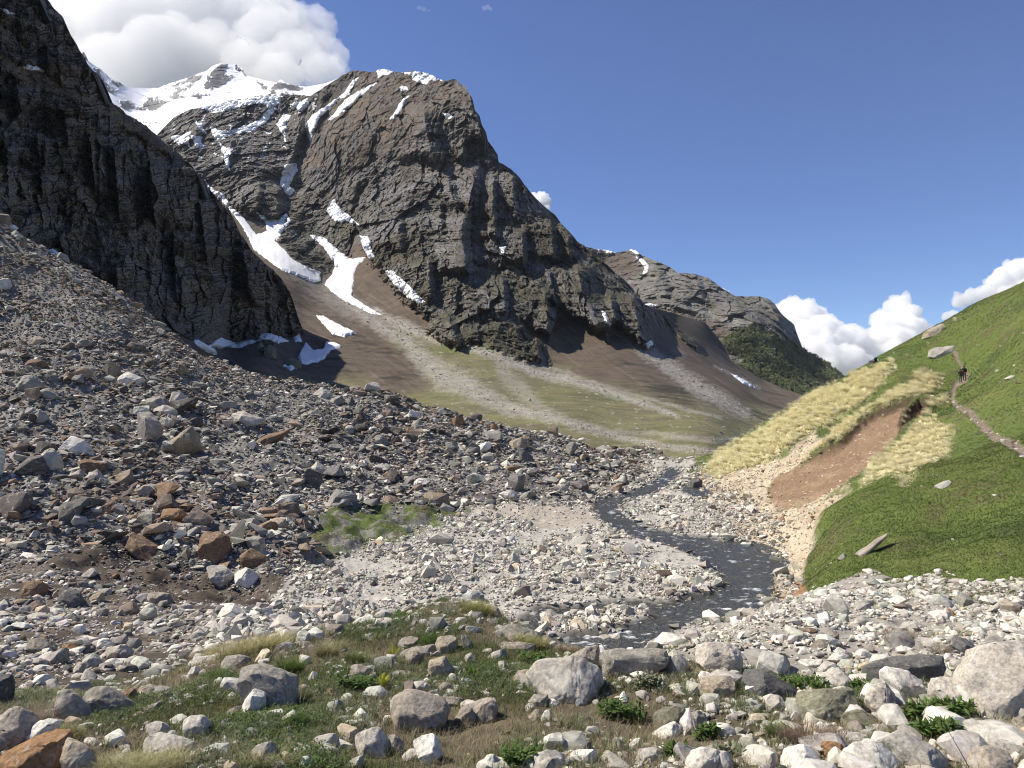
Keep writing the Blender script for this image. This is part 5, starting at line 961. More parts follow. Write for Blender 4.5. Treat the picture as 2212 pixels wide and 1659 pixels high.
B(3, 'mauve', 'dark speckled boulder in the lower right corner', [(1680, 1645), (1800, 1510), (1980, 1480), (2150, 1560), (2250, 1710), (1700, 1730)], st=0.6)
B(3, 'pale', 'pale ledge behind the dark speckled corner boulder', [(1820, 1455), (1900, 1415), (2100, 1440), (2300, 1500), (2300, 1560), (2100, 1535), (1900, 1475)])
B(3, 'white', 'white marbled stone above the cracked white slab', [(625, 1435), (680, 1340), (780, 1350), (830, 1420), (700, 1474)])
B(3, 'grey', 'grey stone capping the white pile below the oval olive stone', [(920, 1300), (1000, 1250), (1060, 1270), (1040, 1320), (950, 1334)])
B(3, 'white', 'white flat stone right of the grey capping stone', [(960, 1345), (1060, 1260), (1200, 1250), (1240, 1320), (1100, 1344)])
B(3, 'grey', 'banded grey cobble left of the grey capping stone', [(770, 1355), (820, 1320), (950, 1340), (930, 1390), (830, 1414)], band=1)
B(3, 'pale', 'banded upright stone left of the flat-topped tan boulder', [(-76, 1175), (-60, 1060), (20, 1000), (85, 1030), (95, 1080), (30, 1164)], band=1, st=0.7)
B(3, 'white', 'small white stone between the banded upright and the tan boulder', [(60, 1175), (150, 1100), (220, 1090), (225, 1180), (120, 1204)])
B(3, 'pale', 'pale stone right of the dry brown bush', [(1240, 560), (1300, 500), (1380, 520), (1420, 580), (1300, 594)])
B(3, 'grey', 'grey flat-sided stone left of the dry brown bush', [(960, 575), (1000, 525), (1080, 515), (1110, 570), (1030, 594)])
B(3, 'white', 'long white flat stone above the broad leaf plant', [(150, 745), (250, 700), (440, 700), (450, 740), (230, 769)])
B(3, 'dark', 'dark grey rock propped up left of the giant boulder', [(1580, 575), (1620, 490), (1700, 520), (1810, 600), (1760, 654), (1640, 595)], st=0.7)
B(3, 'rust', 'orange-brown stone on the gravel of the terrace', [(1490, 285), (1560, 250), (1600, 290), (1560, 324)])
B(3, 'pale', 'pale round stone below the orange-brown one', [(1450, 345), (1490, 310), (1530, 340), (1500, 384)])
B(3, 'blue', 'flat blue-grey stone on the terrace gravel', [(1545, 210), (1600, 165), (1675, 180), (1620, 219)])
B(3, 'white', 'white block on the terrace near the brown bank', [(800, 175), (830, 140), (865, 150), (850, 189)])
B(3, 'brown', 'dark brown stone among pale cobbles of the terrace', [(240, 445), (280, 410), (380, 430), (330, 474)])
B(3, 'mauve', 'rounded mauve stone right of the dark brown one', [(460, 495), (520, 430), (585, 480), (540, 519)])
B(3, 'mauve', 'wide grey-brown stone below the dark brown one', [(330, 575), (400, 520), (510, 530), (480, 590), (400, 614)])
B('E', 'brown', 'tall brown layered block standing over the dark bank', [(1250, 180), (1300, 155), (1400, 160), (1440, 200), (1455, 300), (1330, 348), (1290, 310)], band=1, st=0.75)
B('E', 'grey', 'square grey block right of the tall brown layered one', [(1555, 205), (1600, 185), (1670, 210), (1670, 292), (1600, 288)], st=0.75)
B('E', 'brown', 'slanting brown slab below the square grey block', [(1490, 285), (1550, 255), (1690, 330), (1695, 380), (1620, 393), (1510, 350)], band=1)
B('E', 'pale', 'white-topped brown-sided slab left of the bright white boulder', [(1305, 390), (1390, 370), (1500, 450), (1490, 493), (1400, 460), (1320, 420)], band=1)
B('E', 'white', 'bright white boulder at the foot of the dark bank', [(1475, 430), (1540, 390), (1620, 420), (1640, 490), (1560, 504), (1500, 470)], st=0.65)
B('E', 'brown', 'long dark brown slab leaning down the dark bank', [(730, 140), (860, 190), (1000, 260), (1100, 310), (1080, 334), (960, 300), (850, 230)], band=1, st=0.6)
B('E', 'rust', 'rounded rust-coloured boulder above the long leaning slab', [(990, 60), (1040, 20), (1140, 20), (1190, 60), (1150, 102), (1050, 84)])
B('E', 'dark', 'dark boulder at the tip of the near moraine hummock', [(1870, 220), (1900, 160), (1945, 190), (1955, 260), (1900, 250)], st=0.8)
B('F', 'dark', 'dark slab leaning steeply on the right moraine slope', [(1315, 970), (1345, 975), (1410, 1040), (1390, 1052), (1330, 1030)])
B('F', 'pale', 'tilted striped block in mid moraine', [(285, 1085), (330, 1040), (385, 1080), (340, 1117)], band=1)
B('F', 'grey', 'grey diamond-shaped slab below the moraine crest', [(605, 915), (650, 905), (690, 945), (650, 957)])
B('F', 'tan', 'swirled grey boulder above the leaning dark slab', [(1270, 935), (1330, 915), (1370, 950), (1340, 982), (1280, 962)], band=1)
B('F', 'brown', 'flat rust-brown slab low on the moraine', [(650, 1093), (700, 1085), (765, 1105), (740, 1122), (660, 1117)], band=1)
B('F', 'white', 'whitish stone at the moraine foot above the meadow', [(785, 1155), (830, 1118), (890, 1130), (850, 1162)])
B('F', 'brown', 'long layered brown slab lying across the upper moraine', [(0, 938), (100, 905), (200, 880), (110, 937), (0, 957)], band=1)
B('F', 'grey', 'grey flat slab near the right moraine foot', [(1170, 1065), (1230, 1060), (1240, 1090), (1180, 1092)])
B('F', 'white', 'white boulder near the right end of the moraine', [(1545, 1045), (1600, 1050), (1615, 1080), (1560, 1074)])
B('F', 'pale', 'large pale slab on the moraine crest', [(310, 705), (350, 672), (400, 700), (390, 732), (320, 722)])
B('F', 'grey', 'grey slab right of the large pale crest slab', [(380, 735), (450, 715), (470, 745), (400, 757)])
B('F', 'dark', 'dark block behind the grey crest slab', [(470, 755), (500, 720), (520, 750), (490, 772)])
B('F', 'grey', 'upright grey block in the middle of the moraine crest', [(780, 865), (800, 835), (840, 830), (845, 872), (800, 882)])
B('G', 'white', 'large white slab tilted on the left moraine', [(370, 1295), (430, 1250), (530, 1280), (590, 1360), (500, 1354), (400, 1330)])
B('G', 'pale', 'white block with brown stains left of the white tilted slab', [(240, 1365), (330, 1330), (380, 1380), (370, 1474), (280, 1454)], st=0.75)
B('G', 'brown', 'dark brown block below the white tilted slab', [(490, 1425), (540, 1400), (670, 1420), (660, 1484), (500, 1474)], st=0.75)
B('G', 'grey', 'large grey wedge on the far left moraine', [(100, 940), (130, 880), (200, 870), (270, 920), (200, 984)])
B('G', 'grey', 'flat grey slab right of the large grey wedge', [(230, 955), (300, 945), (370, 1000), (330, 1014)])
B('G', 'white', 'cracked whitish slab above the grey boulder group', [(740, 885), (790, 840), (910, 890), (880, 932), (760, 914)])
B('G', 'grey', 'grey boulder at the left of the central boulder group', [(920, 1015), (1000, 990), (1060, 1040), (940, 1094)])
B('G', 'pale', 'pale boulder at the top of the central boulder group', [(1060, 1055), (1090, 980), (1150, 975), (1200, 1050), (1100, 1064)])
B('G', 'pale', 'pale slab at the front of the central boulder group', [(950, 1095), (1050, 1050), (1120, 1100), (1080, 1134), (980, 1114)])
B('G', 'pale', 'broad whitish slab left of the layered brown one', [(1450, 1115), (1530, 1095), (1670, 1150), (1600, 1184), (1480, 1154)])
B('G', 'tan', 'round tan boulder low on the left moraine', [(870, 1575), (920, 1555), (970, 1590), (930, 1634), (880, 1614)])
B('G', 'white', 'bright white block high at the left frame edge', [(-40, 290), (0, 270), (50, 255), (70, 330), (20, 329)], st=0.75)
B('G', 'tan', 'pale tan boulder high on the left moraine', [(190, 645), (240, 615), (290, 650), (240, 684)])
B('G', 'brown', 'flat brown block above the large grey wedge', [(150, 795), (200, 770), (290, 780), (300, 834), (170, 814)])
def d2(u, v): return float(np.exp(bil(L2g, ug, vg, np.array([u]), np.array([v]))[0]))
for lb, q in [('dark leaning outcrop boulder left of its twin by the snow', [(1620, 665), (1640, 650), (1665, 680), (1660, 720), (1630, 712)]), ('larger dark outcrop boulder right of its twin by the snow', [(1670, 685), (1700, 668), (1740, 700), (1750, 745), (1700, 762), (1675, 740)]), ('squat dark outcrop block touching the wide ragged snow patch', [(1795, 775), (1850, 762), (1905, 780), (1900, 818), (1830, 818)])]:
    q2 = [(x * 0.3417, 513 + y * 0.3417) for x, y in q]; boulder(q2, 'olive', lb, depth=d2(np.mean([a[0] for a in q2]), max(a[1] for a in q2)) - 3, band=1, st=0.7)
# rocks on the green hill
B('R', 'pale', 'big pale outcrop rock on the upper green hill beside the path', [(1655, 770), (1665, 735), (1720, 715), (1800, 712), (1822, 740), (1720, 778), (1680, 782)], st=0.5)
B('R', 'pale', 'flat pale rock low down right of the hikers', [(2100, 905), (2140, 888), (2178, 892), (2150, 910), (2120, 914)])
B('R', 'pale', 'small pale rock on the hill between the hikers and the flat rock', [(2040, 865), (2060, 850), (2072, 855), (2050, 872)])
B('R', 'tan', 'long skyline rock band on the hill shoulder', [(1612, 662), (1630, 635), (1700, 595), (1735, 582), (1740, 600), (1660, 645)], st=0.7)
B('R', 'tan', 'rounded skyline rock at the end of the shoulder band', [(1795, 565), (1805, 545), (1825, 545), (1830, 560), (1810, 570)])
B('R', 'dark', 'dark overhanging skyline rock with bags resting on it', [(1293, 815), (1298, 802), (1330, 798), (1345, 800), (1340, 812), (1310, 825)], st=0.8)
B('R', 'grey', 'grey rock buried in straw grass, left of a pair', [(950, 1130), (965, 1105), (980, 1100), (985, 1120), (965, 1142)])
B('R', 'grey', 'grey rock in straw grass at the middle of the slope', [(1075, 1110), (1095, 1085), (1115, 1075), (1122, 1095), (1095, 1118)])
B('R', 'grey', 'grey rock low in the straw grass', [(832, 1250), (845, 1230), (865, 1235), (862, 1250), (845, 1255)])
B('R', 'dark', 'dark boulder at the water edge below the hill toe', [(230, 1550), (245, 1500), (285, 1490), (312, 1520), (305, 1555), (260, 1565)], st=0.7)
B('R', 'pale', 'cream block beside the dark boulder at the hill toe', [(330, 1560), (345, 1530), (372, 1530), (375, 1560), (350, 1570)])
B('R', 'pale', 'flat stone embedded in the green slope below the path bend', [(1690, 1545), (1740, 1515), (1785, 1508), (1750, 1530), (1705, 1558)])
B('R', 'pale', 'long flat stone on the path at the right frame edge', [(2070, 1285), (2085, 1265), (2108, 1262), (2100, 1282)])
B(3, 'mauve', 'long flat rock streak in the turf above the terrace', [(720, -258), (860, -330), (1005, -416), (960, -370), (850, -300), (760, -248)], st=0.8, thick=0.3, chips=0)
B(3, 'grey', 'low rock below the streak in the turf', [(560, -200), (620, -240), (660, -220), (640, -190), (580, -185)])
# boulders strewn on the moraine
PROT = []
for k in range(14):
    v, f = hull_proto(300 + k, 12, 0.5 + 0.22 * (k % 4)); bm = hull_bm(v * 1.0); finish_rock(bm, 0.7, 50 + k, 4, 0.8, 1)
    me = bpy.data.meshes.new('boulder'); bm.to_mesh(me); bm.free(); me.materials.append(M_BAND if k % 2 else M_BOLD); PROT.append(me)
r = np.random.RandomState(21)
for k, (ap, q, s_, c) in enumerate(BIG):
    o = bpy.data.objects.new('boulder', PROT[k % 14]); COLL.objects.link(o); o.location = q; o.scale = (s_, s_ * r.uniform(0.7, 1.0), s_ * r.uniform(0.7, 1.2))
    o.rotation_euler = (r.normal(0, 0.28), r.normal(0, 0.28), r.uniform(0, 6.28)); o.color = (*np.clip(c, 0, 1), 1)
    L_ = c.mean(); hue = 'rusty brown' if c[0] > 1.3 * c[2] else ('whitish' if L_ > 0.45 else ('light grey' if L_ > 0.3 else ('grey' if L_ > 0.16 else 'dark grey')))
    where = 'on the upper left of the moraine' if q[0] < -60 else ('near the moraine crest' if q[1] > 100 else ('low on the near moraine' if q[1] < 60 else 'in the middle of the moraine'))
    set_props(o, hue + ' angular boulder lying among the rubble ' + where, 'boulder', hue + ' boulders ' + where)
# ------------------------------------------------------------------ plants
def blades(r, pos, hgt, wid, lean, colA, colB, levels=3, droop=0.5, lean_dir=None):
    """grass blades: arrays of base points -> (V, F, C); lean in units of height, droop bends the tip over"""
    n = len(pos); az = r.uniform(0, 6.283, n) if lean_dir is None else lean_dir + r.normal(0, 0.7, n)
    dr = np.stack([np.cos(az), np.sin(az), 0 * az], -1); sd = np.stack([-np.sin(az + r.normal(0, 0.6, n)), np.cos(az), 0 * az], -1)
    ts = np.linspace(0, 1, levels); V = []; C = []
    for k, t in enumerate(ts):
        c = pos + dr * (lean * hgt * t ** 1.7)[:, None]; c = c + np.array([0, 0, 1]) * (hgt * (t - droop * lean * 0.5 * t ** 2.5))[:, None]
        col = colA * (1 - t) + colB * t
        if k < levels - 1:
            wv_ = (wid * (1 - 0.75 * t))[:, None] * sd; V += [c - wv_, c + wv_]; C += [col, col]
        else: V.append(c); C.append(col)
    nv = 2 * (levels - 1) + 1; V = np.stack(V, 1); C = np.stack(C, 1); f = []
    for k in range(levels - 2): f += [[2 * k, 2 * k + 1, 2 * k + 3], [2 * k, 2 * k + 3, 2 * k + 2]]
    f.append([nv - 3, nv - 2, nv - 1]); f = np.array(f)
    Fc = (f[None] + (np.arange(n) * nv)[:, None, None]).reshape(-1, 3)
    return V.reshape(-1, 3), Fc, C.reshape(-1, 3)
def cols(r, n, c, v=0.25): return np.array(c) * r.uniform(1 - v, 1 + v, (n, 1)) * r.uniform(0.93, 1.07, (n, 3))
class Bunch:
    def __init__(s): s.V = []; s.F = []; s.C = []; s.n = 0
    def put(s, v, f, c): s.V.append(v); s.F.append(f + s.n); s.C.append(c); s.n += len(v); return s
    def build(s, name, label, cat=None, kind=None, group=None):
        return set_props(raw_mesh(name, np.concatenate(s.V), np.concatenate(s.F), np.concatenate(s.C), M_PLANT), label, cat, group, kind)
GREEN = (0.150, 0.180, 0.055); GREY = (0.220, 0.230, 0.140); STRAW = (0.60, 0.52, 0.29); LUSH = (0.088, 0.140, 0.034); TWIG = (0.23, 0.17, 0.12); YELLOW = (0.42, 0.43, 0.07)
def leaves(r, pos, size, colr, flat=0.5):
    """lance-shaped leaves, each two folded halves"""
    n = len(pos); az = r.uniform(0, 6.283, n); el = r.normal(0.35, flat, n); d = np.stack([np.cos(az) * np.cos(el), np.sin(az) * np.cos(el), np.sin(el)], -1)
    s_ = np.stack([-np.sin(az), np.cos(az), 0 * az], -1); up = np.cross(d, s_) * -1; sz = size[:, None]
    V = np.stack([pos, pos + d * sz * 0.45 + s_ * sz * 0.19 + up * sz * 0.05, pos + d * sz * 0.5, pos + d * sz * 0.45 - s_ * sz * 0.19 + up * sz * 0.05, pos + d * sz - np.array([0, 0, 0.18]) * sz], 1)
    f = np.array([[0, 1, 2], [0, 2, 3], [1, 4, 2], [2, 4, 3]]); Fc = (f[None] + (np.arange(n) * 5)[:, None, None]).reshape(-1, 3)
    return V.reshape(-1, 3), Fc, np.repeat(colr, 5, 0)
r = np.random.RandomState(31)
sv = (soil * (D < 19.5)).astype(np.float32)
lush = np.clip(0.5 + 1.2 * VD + 0.7 * nA - 0.25 * (U > 1500), 0.03, 2); dry = np.clip(0.45 - 0.9 * VD + 0.8 * nB, 0.03, 2)
und = Bunch()
p, k = sample(r, sv * lush, 130000); n = len(p); h = r.uniform(0.035, 0.12, n); gk = np.clip(0.5 + 0.9 * nB.ravel()[k], 0, 1)[:, None]; c = cols(r, n, GREEN) * (1 - gk) + cols(r, n, GREY) * gk
und.put(*blades(r, p, h, 0.0022 + 0.0016 * r.rand(n), r.uniform(0.1, 0.8, n), c * 0.8, c * 1.15))
p, k = sample(r, sv * dry, 46000); n = len(p); h = r.uniform(0.05, 0.16, n); c = cols(r, n, STRAW, 0.35) * 0.75
und.put(*blades(r, p, h, 0.0014 + 0.0010 * r.rand(n), r.uniform(0.2, 1.3, n), c * 0.7, c))
p, k = sample(r, sv * np.clip(lush - 0.3, 0.0, 2) * (nB > -0.2), 42000); n = len(p); p[:, 2] += r.uniform(0.01, 0.09, n); und.put(*leaves(r, p, r.uniform(0.018, 0.05, n), cols(r, n, LUSH, 0.35)))
p, k = sample(r, sv * dry * (VD < 0.25), 30000); n = len(p); p[:, 2] += r.uniform(0.0, 0.05, n); c = cols(r, n, TWIG, 0.4); und.put(*blades(r, p, r.uniform(0.03, 0.09, n), 0.0012 + 0.0008 * r.rand(n), r.uniform(0.6, 2.4, n), c, c * 1.2))
tv = terr * np.clip(1.2 * VD - 0.1, 0, 1) * (D < 36); p, k = sample(r, tv.astype(np.float32), 12000); n = len(p); c = cols(r, n, GREEN); und.put(*blades(r, p, r.uniform(0.05, 0.14, n), 0.006 + 0 * p[:, 0], r.uniform(0.1, 0.8, n), c, c * 1.2))
p, k = sample(r, sv * np.clip(0.6 + 1.4 * nB, 0.02, 2) * np.clip(1.1 - 0.3 * (U > 1500), 0, 2), 3000); per = 13; base = np.repeat(p, per, 0); n = len(base); base = base + np.stack([r.normal(0, 0.022, n), r.normal(0, 0.022, n), 0 * base[:, 0]], -1)
gk = np.repeat(r.rand(len(p)), per)[:, None]; c = (cols(r, n, (0.235, 0.255, 0.165)) * gk + cols(r, n, (0.13, 0.165, 0.055)) * (1 - gk)); hh = np.repeat(r.uniform(0.06, 0.17, len(p)), per) * r.uniform(0.7, 1.1, n)
und.put(*blades(r, base, hh, 0.0045 * r.uniform(0.7, 1.3, n), r.uniform(0.15, 0.9, n), c * 0.6, c * 1.2))
p, k = sample(r, sv * np.clip(-0.1 + 1.3 * VD, 0.0, 2), 900); per = 26; base = np.repeat(p, per, 0); n = len(base); base = base + np.stack([r.normal(0, 0.06, n), r.normal(0, 0.06, n), np.abs(r.normal(0, 0.05, n))], -1); und.put(*leaves(r, base, r.uniform(0.025, 0.055, n), cols(r, n, (0.085, 0.12, 0.035), 0.4)))
und.build('undergrowth', 'low mat of green herbs, dry grass and twigs over the near knoll', kind='stuff')
# meadow patches on the river flat and turf on the hill
tf = Bunch()
p, k = sample(r, (meadow * (D > 25)).astype(np.float32), 14000); n = len(p); c = cols(r, n, (0.10, 0.13, 0.03), 0.3); tf.put(*blades(r, p, r.uniform(0.03, 0.07, n), 0.02 + 0 * h[:1].repeat(n), r.uniform(0.1, 0.7, n), c * 0.8, c * 1.1))
tf.build('meadow_grass', 'mossy green grass in the wet patch beside the river gravel', kind='stuff')
tf = Bunch(); hv = hill * (1 - scar) * (1 - pk) * (1 - 0.95 * scree)
for lo, hi, N in ((18, 45, 90000), (45, 130, 70000)):
    p, k = sample(r, (hv * (D > lo) * (D < hi) / D).astype(np.float32), N); n = len(p); h = r.uniform(0.03, 0.11, n) * np.clip(p[:, 1] / 50, 0.8, 1.8); g = np.clip(0.5 + nA.ravel()[k] + 0.4 * nB.ravel()[k], 0, 1)[:, None]
    c = cols(r, n, (0.110, 0.158, 0.040), 0.35) * (1 - g) + cols(r, n, (0.185, 0.215, 0.066), 0.35) * g; pat = np.clip(0.5 + 1.3 * fbm(p * [1, 1, 0] + 171, 9, 4, 0.6), 0, 1)[:, None]; c = c * (1.1 - 0.45 * pat); tf.put(*blades(r, p, h, 0.0005 * p[:, 1] * r.uniform(0.6, 1.3, n), r.uniform(0.3, 1.4, n), c * 0.9, c * 1.15))
tf.build('turf', 'short green turf covering the hill on the right', kind='stuff')
# straw tussocks on the hill
edgez = np.exp(-((lip + 5) / 5) ** 2) * (hill > 0.3) * (V < 1000)
loose = hill * sstep(0.35, 0.7, nB + 0.35 * nA) * zone([(1560, 990), (1800, 800), (2080, 740), (2120, 900), (2060, 1060), (1900, 1120), (1780, 1080), (1850, 1040)], 20) * 0.12
tw_ = ((tz + loose) * (D > 25) * (1 - scar) + edgez * 0.8 * (tz > 0.05)).astype(np.float32)
p, k = sample(r, tw_, 2500); tus = Bunch(); down = math.pi * 1.06
per = 46; base = np.repeat(p, per, 0); n = len(base); sc = np.repeat(np.clip(p[:, 1] / 75, 0.6, 1.3) * r.uniform(0.7, 1.25, len(p)), per)
base = base + np.stack([r.normal(0, 0.09, n) * sc, r.normal(0, 0.09, n) * sc, 0 * sc], -1)
ctone = np.repeat(r.uniform(0.68, 1.08, len(p)), per)[:, None]; c = cols(r, n, (1.0, 0.93, 0.66), 0.12) * ctone; gcol = cols(r, n, (0.85, 0.77, 0.48), 0.15)
tus.put(*blades(r, base, r.uniform(0.35, 0.75, n) * sc, 0.016 * np.ones(n) * sc, r.uniform(0.5, 1.7, n), gcol * 0.45 + c * 0.45, c * 1.15, levels=4, droop=0.75, lean_dir=down))
tus.build('tussock_grass', 'drooping straw-coloured tussock grass in belts across the green hill', kind='stuff')

# ---- single plants of the knoll
def tileuv(t, x, y): return ((TX[t] + x / 2.212) / 1.852, (2322 + y / 2.212) / 1.852)
def spot(t, x, y):
    u, v = tileuv(t, x, y); d = ground(u, v); x_ = (u - CU) / F * d; return np.array([x_, d, float(gz(np.array([x_]), np.array([d]))[0][0])]), d / F / 2.212 / 1.852
def around(r, c, n, rx, ry):
    a_ = r.uniform(0, 6.283, n); q = np.sqrt(r.rand(n)); p = np.stack([c[0] + q * rx * np.cos(a_), c[1] + q * ry * np.sin(a_)], -1); z, _, _ = gz(p[:, 0], p[:, 1]); return np.stack([p[:, 0], p[:, 1], z], -1)
def tuft(t, x, y, wpx, hpx, n, cA, cB, label, lean=(0.3, 1.2), name='grass_tuft', cat='grass tuft', ry=0.7, wid=0.0022, grp=None):
    c, s_ = spot(t, x, y); p = around(r, c, n, wpx * s_ / 2, wpx * s_ / 2 * ry); h = r.uniform(0.45, 1.1, n) * hpx * s_; ca = cols(r, n, cA, 0.25); cb = cols(r, n, cB, 0.25)
    b = Bunch(); b.put(*blades(r, p, h, wid * r.uniform(0.7, 1.4, n), r.uniform(*lean, n), ca, cb, levels=4, droop=0.6)); return b.build(name, label, cat, group=grp)
tuft(1, 20, 650, 620, 190, 2600, (0.20, 0.20, 0.07), (0.55, 0.48, 0.25), 'big straw-yellow grass tuft behind the large grey block', wid=0.0032)
tuft(0, 1950, 680, 420, 150, 1500, (0.22, 0.20, 0.07), (0.58, 0.50, 0.27), 'straw grass tuft overhanging the long pale ledge', wid=0.003)
tuft(1, 360, 830, 230, 190, 1100, (0.06, 0.10, 0.02), (0.13, 0.19, 0.04), 'bright green grass tuft at the right end of the big straw tuft')
tuft(1, 2020, 285, 300, 140, 1300, (0.12, 0.15, 0.03), (0.45, 0.42, 0.17), 'rounded yellow-green tuft on the knoll crest')
tuft(2, 260, 590, 270, 130, 1100, (0.16, 0.16, 0.05), (0.46, 0.43, 0.18), 'pale green tuft hanging over rocks by the stream')
tuft(1, 690, 680, 200, 180, 700, (0.16, 0.16, 0.06), (0.46, 0.42, 0.23), 'spiky straw tuft right of the bright white cube stone')
tuft(1, 940, 730, 190, 120, 900, (0.06, 0.09, 0.02), (0.17, 0.21, 0.06), 'low dark green tuft left of the upper yellow fern')
tuft(0, 570, 1390, 300, 130, 1200, (0.08, 0.10, 0.03), (0.30, 0.29, 0.12), 'green and straw tuft above the rust-brown boulder')
tuft(0, 1250, 1700, 900, 200, 2600, (0.12, 0.15, 0.05), (0.50, 0.45, 0.24), 'wide straw and green grass clump along the lower frame on the left', lean=(0.3, 1.5), ry=0.35)
tuft(1, 150, 1640, 500, 150, 900, (0.14, 0.15, 0.06), (0.46, 0.41, 0.22), 'loose straw grass around the round grey boulder', ry=0.4)
tuft(3, 30, 1390, 170, 170, 800, (0.06, 0.11, 0.02), (0.15, 0.23, 0.05), 'fresh green grass tuft left of the big twiggy mat')
for i_, (t, x, y, w_, h_, lb) in enumerate([(0, 1920, 900, 400, 150, 'feathery bright green plant below the long pale ledge'), (1, 430, 1300, 240, 150, 'feathery bright green plant under the large grey block'), (1, 1330, 345, 140, 80, 'small feathery green plant at the gravel edge'), (1, 1590, 565, 190, 110, 'feathery green plant between two brownish boulders'), (1, 1675, 215, 170, 70, 'feathery green plant on the knoll skyline'), (1, 780, 620, 150, 80, 'feathery green plant inside the spiky straw tuft'), (2, 1940, 365, 110, 50, 'small green cushion plant on the terrace edge'), (1, 1440, 960, 170, 100, 'grey-green cushion herb left of the low domed stone')]):
    c_ = (0.16, 0.175, 0.12) if 'grey-green' in lb else LUSH; c, s_ = spot(t, x, y); n = 1500; q = around(r, c, n, w_ * s_ / 2, w_ * s_ / 2 * 0.7); rad = np.hypot(q[:, 0] - c[0], q[:, 1] - c[1]) / (w_ * s_ / 2)
    q[:, 2] += h_ * s_ * 0.75 * np.sqrt(np.clip(1 - rad ** 2, 0, 1)) * r.uniform(0.25, 1, n); cc = cols(r, n, c_, 0.3) * 1.25; b = Bunch(); b.put(*blades(r, q, r.uniform(0.02, 0.06, n), 0.0022 + 0 * rad, r.uniform(0.4, 1.6, n), cc * 0.8, cc * 1.1)); b.build('leafy_herb', lb, 'herb', group='leafy herbs on the knoll')
def frond(r, base, az, L, col, b):
    m = 13; t = np.linspace(0.12, 1, m); rise = r.uniform(0.75, 1.0)
    dr = np.array([math.cos(az), math.sin(az), 0]); sd = np.array([-math.sin(az), math.cos(az), 0])
    ax = base + np.outer(t * L * 0.55 * (1 - 0.2 * rise), dr) + np.outer(L * rise * (t - 0.42 * t ** 2.4), [0, 0, 1])
    V = []; Fc = []; C = []
    for i, (q, tt) in enumerate(zip(ax, t)):
        w_ = L * 0.19 * math.sin(math.pi * min(0.12 + 0.88 * tt, 0.985)) ** 0.8
        for sg_ in (-1, 1):
            tip = q + sg_ * sd * w_ + dr * w_ * 0.35 - np.array([0, 0, w_ * 0.15]); k_ = len(V); hw = L * 0.024
            V += [q - dr * hw * 0.5 - np.array([0, 0, hw]), q + dr * hw * 0.5 + np.array([0, 0, hw]), (q + tip) / 2 + np.array([0, 0, hw * 1.2]), tip]; Fc += [[k_, k_ + 1, k_ + 2], [k_, k_ + 2, k_ + 3]]; C += [col] * 4
    for i in range(m - 1):
        k_ = len(V); V += [ax[i] - sd * 0.002, ax[i] + sd * 0.002, ax[i + 1]]; Fc.append([k_, k_ + 1, k_ + 2]); C += [np.array(col) * 0.7] * 3
    b.put(np.array(V), np.array(Fc), np.array(C))
for t, x, y, hp, nf, c_, lb in [(1, 1265, 690, 175, 4, YELLOW, 'upright yellow-green fern beside the arched boulder'), (1, 1150, 960, 220, 7, YELLOW, 'bright yellow fern clump right of the lichen-topped rock'), (1, 1950, 850, 130, 9, (0.13, 0.20, 0.03), 'green fern clump right of the buff block'), (2, 70, 1380, 110, 5, (0.22, 0.27, 0.04), 'small yellow-green fern low on the knoll'), (2, 640, 480 - 0, 0, 0, YELLOW, '')]:
    if not nf: continue
    c, s_ = spot(t, x, y); b = Bunch()
    for k in range(nf): frond(r, c + r.normal(0, 0.012, 3) * [1, 1, 0], r.uniform(0, 6.28), hp * s_ * r.uniform(0.75, 1.15), np.array(c_) * r.uniform(0.8, 1.2), b)
    b.build('fern', lb, 'fern')
def bush(t, x, y, wpx, hpx, n, c_, label, cat='dry bush', name='dry_bush', lean=(0.2, 1.4), ry=0.6):
    c, s_ = spot(t, x, y); p = around(r, c, n, wpx * s_ / 2 * 0.75, wpx * s_ / 2 * ry * 0.75); rad = (p[:, 0] - c[0]) / (wpx * s_ / 2); L = r.uniform(0.5, 1.1, n) * hpx * s_
    out = np.arctan2(p[:, 1] - c[1], p[:, 0] - c[0]); cc = cols(r, n, c_, 0.35); b = Bunch(); b.put(*blades(r, p, L, 0.0024 * r.uniform(0.6, 1.3, n), r.uniform(*lean, n), cc * 0.8, cc * 1.25, levels=4, droop=0.3, lean_dir=out))
    m = n * 2; i = r.randint(n, size=m); tt = r.uniform(0.3, 0.9, m); q = p[i] + np.stack([np.cos(out[i]) * L[i] * 0.7 * tt ** 1.7, np.sin(out[i]) * L[i] * 0.7 * tt ** 1.7, L[i] * tt * 0.9], -1); cc = cols(r, m, c_, 0.35) * 1.15
    b.put(*blades(r, q, L[i] * 0.3, 0.0014 * np.ones(m), r.uniform(0.3, 1.8, m), cc, cc * 1.1)); b.build(name, label, cat)
bush(0, 250, 1300, 430, 240, 420, (0.27, 0.22, 0.17), 'pale dry twiggy bush over the smooth boulder at the left edge')
bush(3, 1110, 570, 290, 170, 420, (0.22, 0.165, 0.125), 'round brown dry bush on the terrace')
bush(3, 320, 1450, 640, 200, 800, (0.20, 0.145, 0.105), 'wide brown twiggy mat in front of the flat-topped tan boulder')
bush(3, 2010, 1400, 480, 150, 620, (0.36, 0.30, 0.22), 'pale dry grass mat below the giant boulder', lean=(0.8, 2.4))
bush(3, 1200, 1200, 330, 110, 420, (0.22, 0.165, 0.11), 'brown dead stems right of the cream pointed boulder', lean=(0.6, 2.0))
bush(2, 1410, 350, 170, 60, 240, (0.23, 0.21, 0.16), 'grey dry bush on the terrace edge above the stream')
bush(2, 600, 640, 190, 80, 260, (0.30, 0.23, 0.15), 'reddish dry grass behind the grey-brown slab')
bush(3, 1500, 640, 260, 90, 300, (0.30, 0.25, 0.19), 'dry stems between the long dark slab and the giant boulder')
